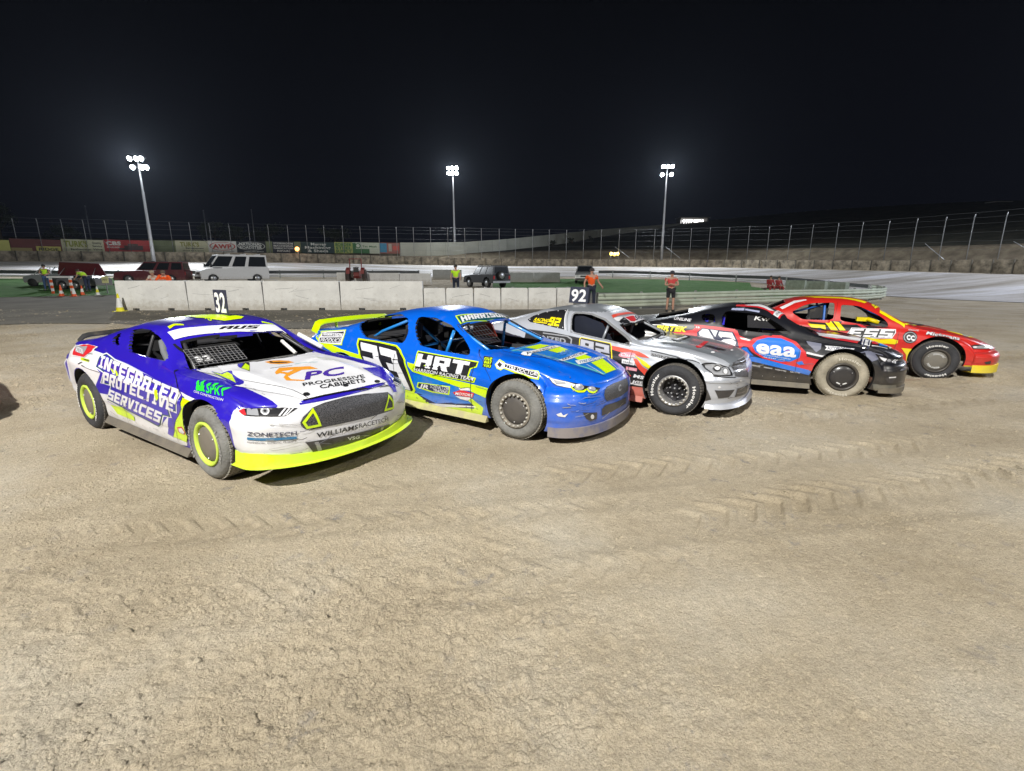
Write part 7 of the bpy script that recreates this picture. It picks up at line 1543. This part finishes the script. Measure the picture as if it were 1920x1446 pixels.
mb.tube([(-.7, -.7, 1.42), (-.7, .7, 1.42)], .03); mb.tube([(.3, -.7, 1.42), (.3, .7, 1.42)], .03); mb.build('frame', WHT, pr)
for xx in (-1.0, 1.05):
    for sg in (-1, 1): mb = MB(); mb.lathe([(0, -.1), (.18, -.1), (.3, -.09), (.3, .09), (0, .1)], (xx, sg * .74, .3), 'y', 0, 16); mb.build('wheel', mat('plain tyre', (.02, .02, .02)), pr)
# tractor
xT, YT = (677 - 960) / 920 * 46, 46.0; tr = empty('tractor', (xT, YT, gz(xT, YT)), R(100)); tag(tr, 'old red tractor with a tall rollover bar in front of white barriers', 'tractor')
TRD = mat('tractor red', (.22, .025, .02), .6, dust=.5)
for sg in (-1, 1):
    mb = MB(); mb.lathe([(0, -.1), (.3, -.1), (.32, -.17), (.62, -.18), (.68, -.1), (.68, .14), (0, .14)], (-.8, sg * .72, .68), 'y', 0, 22); mb.build('rear_wheel', mat('tractor tyre', (.05, .035, .03), .9, dust=.6), tr)
    mb = MB(); mb.lathe([(0, -.06), (.16, -.06), (.32, -.08), (.34, .06), (0, .08)], (1.1, sg * .6, .34), 'y', 0, 18); mb.build('front_wheel', mat('tractor tyre', (.05, .035, .03)), tr)
    mb = MB(); mb.prism([(-.8, 0), (-.75, .35), (-.3, .55), (.25, .5), (.35, .45), (-.3, .42), (-.65, .2)], .3, 0, (-.7, sg * .62 - .15, .95), (1, 0, 0), (0, 0, 1), (0, 1, 0)); mb.build('mudguard', TRD, tr)
mb = MB(); mb.prism([(-.6, 0), (-.5, .45), (.2, .5), (1.3, .42), (1.38, -.05), (1.2, -.2), (-.4, -.2)], .5, 0, (0, -.25, .75), (1, 0, 0), (0, 0, 1), (0, 1, 0)); mb.build('bonnet', TRD, tr)
mb = MB(); mb.tube([(-.75, -.5, .9), (-.75, -.5, 2.25), (-.75, .5, 2.25), (-.75, .5, .9)], .05); mb.build('rollover_bar', TRD, tr)
mb = MB(); mb.box((-.5, 0, 1.15), (.4, .45, .08)); mb.box((-.7, 0, 1.35), (.08, .45, .35)); mb.build('seat', BLACK, tr); mb = MB(); mb.tube([(.05 + .04 * math.cos(a), .2 * math.sin(a), 1.42 + .17 * math.cos(a)) for a in [math.pi * 2 * k / 14 for k in range(15)]], .015); mb.tube([(.05, 0, 1.42), (.3, 0, 1.2)], .02); mb.build('steering_wheel', BLACK, tr)
# ------------------------------------------------------------------ people
SKIN = mat('skin', (.50, .28, .20), .6)
def skin_mesh(name, chains, m, parent, sub=1):
    me = bpy.data.meshes.new(name); V = []; E = []; Rr = []; idx = {}
    for ch in chains:
        prev = None
        for (p, r) in ch:
            k = tuple(round(c, 3) for c in p)
            if k not in idx: idx[k] = len(V); V.append(p); Rr.append(r)
            if prev is not None and prev != idx[k]: E.append((prev, idx[k]))
            prev = idx[k]
    me.from_pydata(V, E, []); o = bpy.data.objects.new(name, me); COL.objects.link(o); md = o.modifiers.new('skin', 'SKIN'); md.use_smooth_shade = True
    for i, r in enumerate(Rr): me.skin_vertices[0].data[i].radius = (r, r) if not isinstance(r, tuple) else r; me.skin_vertices[0].data[i].use_root = (i == 0)
    if sub: s_ = o.modifiers.new('sub', 'SUBSURF'); s_.levels = s_.render_levels = sub
    bpy.context.view_layer.update(); ev = bpy.data.meshes.new_from_object(o.evaluated_get(bpy.context.evaluated_depsgraph_get())); o.modifiers.clear(); o.data = ev; ev.name = name; ev.materials.clear(); ev.materials.append(m); o.parent = parent
    for p in ev.polygons: p.use_smooth = True
    return o
def person(px, Y, rz, label, shirt, trousers, J=None, height=1.78, hat=None, hair=(.05, .035, .025), vest=None, dz=0.0, shorts=False, sleeves=1, boots=(.03, .03, .03)):
    x = (px - 960) / 920 * Y; r = empty('person', (x, Y, gz(x, Y) + dz), R(rz)); tag(r, label, 'person'); s = height / 1.78; r.scale = (s, s, s)
    D = dict(pel=(0, 0, .96), che=(0, 0, 1.25), nek=(0, 0, 1.47), hed=(.02, 0, 1.62), shl=(0, .19, 1.42), shr=(0, -.19, 1.42), ell=(-.03, .27, 1.14), elr=(-.03, -.27, 1.14), wrl=(.05, .27, .90), wrr=(.05, -.27, .90),
             hil=(0, .10, .93), hir=(0, -.10, .93), knl=(.02, .12, .51), knr=(.02, -.12, .51), anl=(-.02, .13, .09), anr=(-.02, -.13, .09), tol=(.14, .15, .04), tor=(.14, -.15, .04))
    if J: D.update(J)
    V = Vector; g = lambda k: tuple(D[k]); mid = lambda a, b, t=.5: tuple(V(D[a]).lerp(V(D[b]), t))
    body = [[(g('pel'), .13), (g('che'), .135), (mid('che', 'nek', .75), .10), (g('nek'), .055), (mid('nek', 'hed', .55), .062), (g('hed'), .092), (tuple(V(D['hed']) + (V(D['hed']) - V(D['nek'])).normalized() * .085), .07)]]
    for q in 'lr':
        body.append([(mid('che', 'nek', .75), .10), (g('sh' + q), .06), (mid('sh' + q, 'el' + q), .048), (g('el' + q), .038), (mid('el' + q, 'wr' + q), .036), (g('wr' + q), .026)])
        body.append([(g('pel'), .13), (g('hi' + q), .095), (mid('hi' + q, 'kn' + q), .075), (g('kn' + q), .055), (mid('kn' + q, 'an' + q, .35), .058), (g('an' + q), .038), (g('to' + q), .035)])
    b = skin_mesh('body', body, SKIN, r)
    for q, sg in (('l', 1), ('r', -1)):       # hands: palm and five fingers
        e, w = V(D['el' + q]), V(D['wr' + q]); d = (w - e).normalized(); side = V((0, sg, 0)); side = (side - d * side.dot(d)).normalized(); up = d.cross(side); mb = MB()
        mb.tube([w - d * .01, w + d * .045, w + d * .085], [.026, .036, .032], 0, 8)
        for k, l in enumerate((.062, .074, .070, .055)):
            o = up * (-.024 + .016 * k); a = w + d * .08 + o; mb.tube([a, a + d * l * .55 - side * .006, a + d * l - side * .024], [.0085, .0075, .006], 0, 5)
        a = w + d * .03 + up * -.028; mb.tube([a, a + d * .03 - up * .026 - side * .01, a + d * .06 - up * .03 - side * .02], [.010, .009, .007], 0, 5); mb.build('hand', SKIN, r)
    cl = [[(g('pel'), .150), (g('che'), .158), (mid('che', 'nek', .75), .115)]]
    for q in 'lr':
        c = [(mid('che', 'nek', .75), .115), (g('sh' + q), .078), (mid('sh' + q, 'el' + q), .064)]
        if sleeves > 1: c += [(g('el' + q), .052), (mid('el' + q, 'wr' + q, .85), .042)]
        cl.append(c)
    skin_mesh('shirt', cl, mat('cloth %.2f %.2f %.2f' % shirt, shirt, .85), r)
    if vest:
        skin_mesh('vest', [[(tuple(V(D['pel']) + V((0, 0, .04))), .160), (g('che'), .168), (mid('che', 'nek', .72), .125)], [(mid('che', 'nek', .72), .125), (mid('che', 'shl', .8), .088)], [(mid('che', 'nek', .72), .125), (mid('che', 'shr', .8), .088)]], mat('hi-vis %.2f %.2f %.2f' % vest, vest, .8), r)
    tr_ = []
    for q in 'lr':
        c = [(g('pel'), .140), (g('hi' + q), .112), (mid('hi' + q, 'kn' + q), .093)]
        c += [(mid('hi' + q, 'kn' + q, .85), .085)] if shorts else [(g('kn' + q), .074), (mid('kn' + q, 'an' + q, .5), .068), (mid('kn' + q, 'an' + q, .95), .058)]
        tr_.append(c)
    skin_mesh('shorts' if shorts else 'trousers', tr_, mat('cloth %.2f %.2f %.2f' % trousers, trousers, .85), r)
    for q in 'lr':
        a, t = V(D['an' + q]), V(D['to' + q]); mb = MB(); mb.tube([a - (t - a).normalized() * .07 + V((0, 0, -.03)), a + V((0, 0, -.02)), t, t + (t - a).normalized() * .04 + V((0, 0, -.005))], [.045, .055, .045, .028], 0, 8); mb.build('shoe', mat('shoe %.2f' % boots[0], boots, .7), r)
    h = V(D['hed']); ax = (h - V(D['nek'])).normalized(); hm = mat('hair %.2f %.2f %.2f' % (hat or hair), hat or hair, .8); mb = MB()
    mb.lathe([(.098, .005), (.106, .05), (.09, .105), (.05, .135), (0, .145)], h, 'z', 0, 16)
    if hat: mb.add([(h.x + .07, h.y - .07, h.z + .04), (h.x + .19, h.y - .05, h.z + .03), (h.x + .19, h.y + .05, h.z + .03), (h.x + .07, h.y + .07, h.z + .04)], [(0, 1, 2, 3)])
    mb.build('cap' if hat else 'hair', hm, r)
    mb = MB(); mb.tube([h + V((.085, 0, .0)), h + V((.115, 0, -.025)), h + V((.09, 0, -.035))], [.010, .014, .010], 0, 6); mb.build('nose', SKIN, r)
    for sg in (-1, 1): mb = MB(); mb.lathe([(0, .012), (.010, .006), (.012, 0), (.010, -.006), (0, -.012)], h + V((.088, sg * .034, .012)), 'z', 0, 8); mb.build('eye', mat('eye', (.03, .02, .02), .3), r)
    mb = MB(); mb.tube([h + V((.088, -.026, -.055)), h + V((.096, 0, -.057)), h + V((.088, .026, -.055))], .006, 0, 5); mb.build('mouth', mat('lips', (.35, .12, .10)), r)
    return r
ORG = (.80, .10, .01); HIV = (.50, .85, .02); NVY = (.015, .02, .04)
person(1106, 22.2, -80, 'person in an orange shirt and dark trousers standing at the end of the low barriers', ORG, NVY, dict(ell=(-.10, .36, 1.16), wrl=(.12, .42, 1.00), elr=(-.04, -.30, 1.14), wrr=(.02, -.30, .90)), 1.86, hair=(.04, .03, .03), dz=.08)
person(1253, 22.0, -95, 'person in a red shirt, cap and black shorts with folded arms by the guard rail', (.55, .06, .06), (.02, .02, .025), dict(ell=(.05, .28, 1.16), wrl=(.22, -.02, 1.20), elr=(.05, -.28, 1.16), wrr=(.21, .06, 1.16)), 1.82, hat=(.04, .04, .05), shorts=True)
person(857, 28.5, -70, 'person in a bright yellow-green top standing behind the low barrier', HIV, NVY, dict(wrl=(.18, .20, .98), ell=(.0, .27, 1.16)), 1.80, hair=(.03, .025, .02), sleeves=1, dz=.3)
person(106, 34, -60, 'person in a yellow-green vest and jeans standing left of the striped stand', (.05, .06, .10), (.05, .10, .22), dict(ell=(.08, .26, 1.18), wrl=(.28, .15, 1.12), elr=(.08, -.26, 1.18), wrr=(.28, -.12, 1.12)), 1.8, hat=(.03, .03, .03), vest=HIV)
person(180, 34, 178, 'person in a yellow-green vest bending forward over the trailer', (.35, .55, .05), (.02, .03, .07), dict(che=(.22, 0, 1.18), nek=(.40, 0, 1.30), hed=(.52, 0, 1.36), shl=(.36, .18, 1.25), shr=(.36, -.18, 1.25), ell=(.45, .24, 1.0), elr=(.45, -.24, 1.0), wrl=(.62, .2, .88), wrr=(.62, -.2, .88)), 1.8, vest=HIV)
lean = dict(pel=(-.35, 0, .80), hil=(-.35, .1, .78), hir=(-.35, -.1, .78), che=(-.18, 0, 1.05), nek=(.0, 0, 1.22), hed=(.06, 0, 1.36), shl=(-.05, .2, 1.18), shr=(-.05, -.2, 1.18), ell=(.08, .30, 1.0), elr=(.08, -.30, 1.0), wrl=(.28, .12, 1.02), wrr=(.28, -.12, 1.02), knl=(-.30, .12, .42), knr=(-.30, -.12, .42), anl=(-.42, .12, .09), anr=(-.42, -.12, .09), tol=(-.25, .13, .04), tor=(-.25, -.13, .04))
person(303, 24.0, -85, 'person in an orange vest leaning on the white barrier, left of the pair', (.55, .50, .45), NVY, lean, 1.8, hair=(.30, .24, .18), vest=ORG, dz=.22)
person(322, 24.0, -75, 'person in an orange jacket leaning on the white barrier, right of the pair', ORG, NVY, dict(lean, hed=(.10, .03, 1.33)), 1.85, hair=(.10, .07, .05), vest=ORG, sleeves=2, dz=.22)
sit = dict(pel=(0, 0, .48), hil=(.02, .1, .47), hir=(.02, -.1, .47), che=(0, 0, .78), nek=(.02, 0, 1.0), hed=(.05, 0, 1.15), shl=(.02, .19, .95), shr=(.02, -.19, .95), ell=(.10, .25, .70), elr=(.10, -.25, .70), wrl=(.32, .14, .60), wrr=(.32, -.14, .60), knl=(.42, .13, .48), knr=(.42, -.13, .48), anl=(.42, .13, .09), anr=(.42, -.13, .09), tol=(.56, .14, .04), tor=(.56, -.14, .04))
MR = (.30, .03, .03)
person(1434, 37.5, -95, 'person in dark red overalls sitting by the green-grey barriers, left of the pair', MR, MR, sit, 1.8, sleeves=2); person(1449, 37.5, -80, 'person in dark red overalls sitting right next to the green-grey barrier', MR, MR, sit, 1.75, sleeves=2)
x0, Y0 = (1441 - 960) / 920 * 37.6, 37.6; b_ = empty('low_bench', (x0, Y0 + .05, gz(x0, Y0))); tag(b_, 'low dark seat under the two people in red', 'bench'); mb = MB(); mb.box((0, 0, .36), (1.6, .35, .07)); mb.build('seat', BLACK, b_)
for sx in (-.6, .6): mb = MB(); mb.box((sx, 0, .17), (.08, .3, .34)); mb.build('leg', BLACK, b_)
# ------------------------------------------------------------------ trees, poles, hill buildings, small lamps
LEAF = mat('dark leaves', (.035, .05, .025), .7, var=.5, vscale=.6); BARK = mat('bark', (.09, .07, .05), .9)
def tree(px, pyt, w, Y, label, seed, n=1700, low=.25, leaf=LEAF):
    rg = np.random.default_rng(seed); x = (px - 960) / 920 * Y; z0 = gz(x, Y) - .2; h = zpy(pyt, Y) - z0; Wd = w * Y / 920 / 2; r = empty('tree', (x, Y, z0)); tag(r, label, 'tree', 'trees beyond the fence')
    mb = MB(); mb.tube([(0, 0, 0), (.1, 0, h * .25), (.0, .1, h * .5), (.15, .1, h * .75)], [.18, .14, .09, .04], 0, 7); blobs = []
    for k in range(11):
        a = rg.uniform(0, 6.28); d = rg.uniform(.15, .8) * Wd; zz = h * rg.uniform(low + .1, .92); p = (d * math.cos(a), d * math.sin(a), zz); blobs.append((p, Wd * rg.uniform(.22, .46))); mb.tube([(.05, .05, h * (low + .1)), (p[0] * .5, p[1] * .5, (h * low + zz) / 2), p], [.07, .05, .02], 0, 5)
    mb.build('trunk', BARK, r); V = []; Fc = []; nn = []
    for k in range(n):
        (bx, by, bz), br = blobs[rg.integers(len(blobs))]; u = rg.normal(size=3); u /= np.linalg.norm(u); q = np.array((bx, by, bz)) + u * br * rg.uniform(.35, 1.08) * np.array((1, 1, .7)); s = rg.uniform(.08, .2) * Y / 90; a = rg.normal(size=3); a /= np.linalg.norm(a); b2 = np.cross(a, rg.normal(size=3)); b2 /= np.linalg.norm(b2); i = len(V)
        V += [tuple(q - a * s), tuple(q + b2 * s * .5), tuple(q + a * s), tuple(q - b2 * s * .5)]; Fc.append((i, i + 1, i + 2, i + 3))
    mb = MB(); mb.add(V, Fc); mb.build('crown', leaf, r, fix=False)
tree(-25, 392, 80, 78, 'broad dark tree at the left edge of the photo behind the boards', 1); tree(40, 388, 90, 82, 'tall dark tree beyond the yellow-green board at the far left', 2); tree(155, 427, 60, 85, 'low bushy tree behind the red CBS board', 3)
tree(425, 424, 60, 98, 'dark tree behind the AWP board', 4); tree(470, 428, 80, 100, 'spreading dark tree behind the black board with the oval', 5); tree(515, 428, 70, 105, 'dark tree behind the navy board', 6); tree(640, 432, 60, 108, 'low tree behind the yellow-green lettered board', 7)
BSH = mat('bush leaves', (.03, .035, .02), .8)
for px, pt, w, Y, lb, sd in ((972, 459, 16, 96, 'small dark bush at the foot of the pale wall, lowest on the slope', 8), (1033, 455, 12, 100, 'small dark bush on the slope, second up the hill', 9), (1068, 449, 16, 103, 'small dark bush on the slope, third up the hill', 10), (1100, 446, 14, 108, 'small dark bush on the slope, highest up the hill', 11)): tree(px, pt, w, Y, lb, sd, 300, .05, BSH)
def pole(px, pt, pb, Y, label):
    a, b = at(px, pb, Y), at(px, pt, Y); r = empty('thin_pole', (a.x, a.y, gz(a.x, a.y))); tag(r, label, 'pole', 'thin poles beyond the fence'); mb = MB(); mb.tube([(0, 0, -.5), (0, 0, b.z - r.location.z)], [.08, .05], 0, 8); mb.build('shaft', GALV, r); mb = MB(); mb.lathe([(0, .12), (.08, .06), (.10, 0), (0, -.02)], (0, 0, b.z - r.location.z), 'z', 0, 10); mb.build('cap', GALV, r)
pole(171, 387, 450, 80, 'thin pole rising behind the cream and red boards, left'); pole(389, 395, 452, 84, 'thin pole behind the boundary between the cream and AWP boards'); pole(478, 394, 455, 86, 'thin pole behind the black board with the oval')
bx = empty('commentary_box', at(1301, 430, 150)); tag(bx, 'brightly lit commentary box on top of the hill', 'building'); WB = mat('box wall', (.16, .15, .14), .8); m_ = MB(); m_.box((0, 2, .2), (8.2, 3.4, 1.2)); m_.box((-4.0, 2, 1.9), (.3, 3.4, 2.6)); m_.box((4.0, 2, 1.9), (.3, 3.4, 2.6)); m_.box((0, 3.6, 1.9), (8, .15, 2.4)); m_.build('wall', WB, bx)
m_ = MB(); m_.box((0, 1.8, 3.3), (8.9, 4.2, .25)); m_.build('roof', WB, bx); m_ = MB(); m_.box((0, .5, 1.2), (7.7, .06, .9), 0); m_.box((-3.5, .5, 2.2), (.4, .05, 1.3)); m_.build('counter', mat('box counter', (.10, .09, .09)), bx)
m_ = MB(); m_.box((0, 2.9, 2.2), (7.4, .05, 1.5)); m_.build('lit_interior', mat('lit interior', (.8, .8, .8), emit=(1, .98, .95), estr=3.2), bx)
for xo in (-2.4, -.1, 2.2): m_ = MB(); m_.box((xo, .5, 2.2), (.12, .10, 1.6)); m_.build('window_post', WB, bx)
rg = random.Random(3)
for k in range(9): m_ = MB(); xx = -2.9 + k * .72; hh = rg.uniform(.5, .9); m_.box((xx, 1.6, 1.5 + hh / 2), (.38, .3, hh)); m_.build('monitor', BLACK, bx)
cv = empty('caravan', at(1367, 429, 152)); tag(cv, 'small pale caravan on the skyline right of the commentary box', 'caravan'); m_ = MB(); m_.prism([(-2.6, 0), (-2.7, 1.2), (-2.2, 1.7), (2.2, 1.7), (2.6, 1.1), (2.6, 0)], 2, 0, (0, 0, .2), (1, 0, 0), (0, 0, 1), (0, 1, 0)); m_.build('body', mat('caravan', (.22, .23, .25), .6), cv)
for xo in (-1.4, 0, 1.4): m_ = MB(); m_.box((xo, -.02, 1.2), (.8, .03, .5)); m_.build('window', GLASS, cv)
sh_ = empty('hill_shelter', at(1880, 390, 95)); tag(sh_, 'small roofed shelter on the dark hill at the far right', 'shelter'); m_ = MB(); m_.box((0, 1, 1.1), (3.2, 2.2, .12)); m_.build('roof', mat('shelter roof', (.3, .3, .3)), sh_)
for sx in (-1.4, 1.4): m_ = MB(); m_.box((sx, .2, .5), (.1, .1, 1.2)); m_.build('post', WB, sh_)
def lampset(name, label, pts, Y, col, e, rad, cat='lamp'):
    c = at(pts[0][0], pts[0][1], Y); r = empty(name, c); tag(r, label, cat); m_ = MB(); m_.box((0, .25, -.15), (.12, .12, .9)); m_.build('bracket', GALV, r); mm = mat('lit ' + name + str(int(pts[0][0])), (1, 1, 1), emit=col, estr=e)
    for q in pts: m_ = MB(); p = at(q[0], q[1], Y) - c; m_.lathe([(0, -rad * .5), (rad * .7, -rad * .35), (rad, 0), (rad * .8, .1), (0, .15)], p, 'y', 0, 14); m_.build('lamp', mm, r)
lampset('warning_lights', 'row of glowing amber track lights on the bank', [(1146, 476), (1152, 477), (1158, 476)], 80, (1, .62, .05), 5, .26)
lampset('orange_lamp', 'single glowing orange lamp on the boards', [(557, 467)], 71, (1, .33, .03), 6, .30); lampset('small_lamp', 'small white lamp low on the dark hill beside the right floodlight pole', [(1231, 467)], 95, (1, 1, 1), 3, .22); lampset('small_lamp', 'pair of small white lamps on the dark hill right of the floodlight pole', [(1292, 465), (1299, 465)], 96, (1, 1, 1), 3, .22)

# ------------------------------------------------------------------ night air
hz = MB(); hz.box((0, 75, 22), (420, 330, 52)); ho = hz.build('haze', mat('haze air', (1, 1, 1))); m_ = MATS['haze air']; nt = m_.node_tree; nt.nodes.clear()
vo = nt.nodes.new('ShaderNodeOutputMaterial'); pv = nt.nodes.new('ShaderNodeVolumePrincipled'); pv.inputs['Color'].default_value = (.72, .82, 1, 1); pv.inputs['Density'].default_value = .00013; pv.inputs['Anisotropy'].default_value = .55
nt.links.new(pv.outputs[0], vo.inputs['Volume']); tag(ho, kind='stuff')
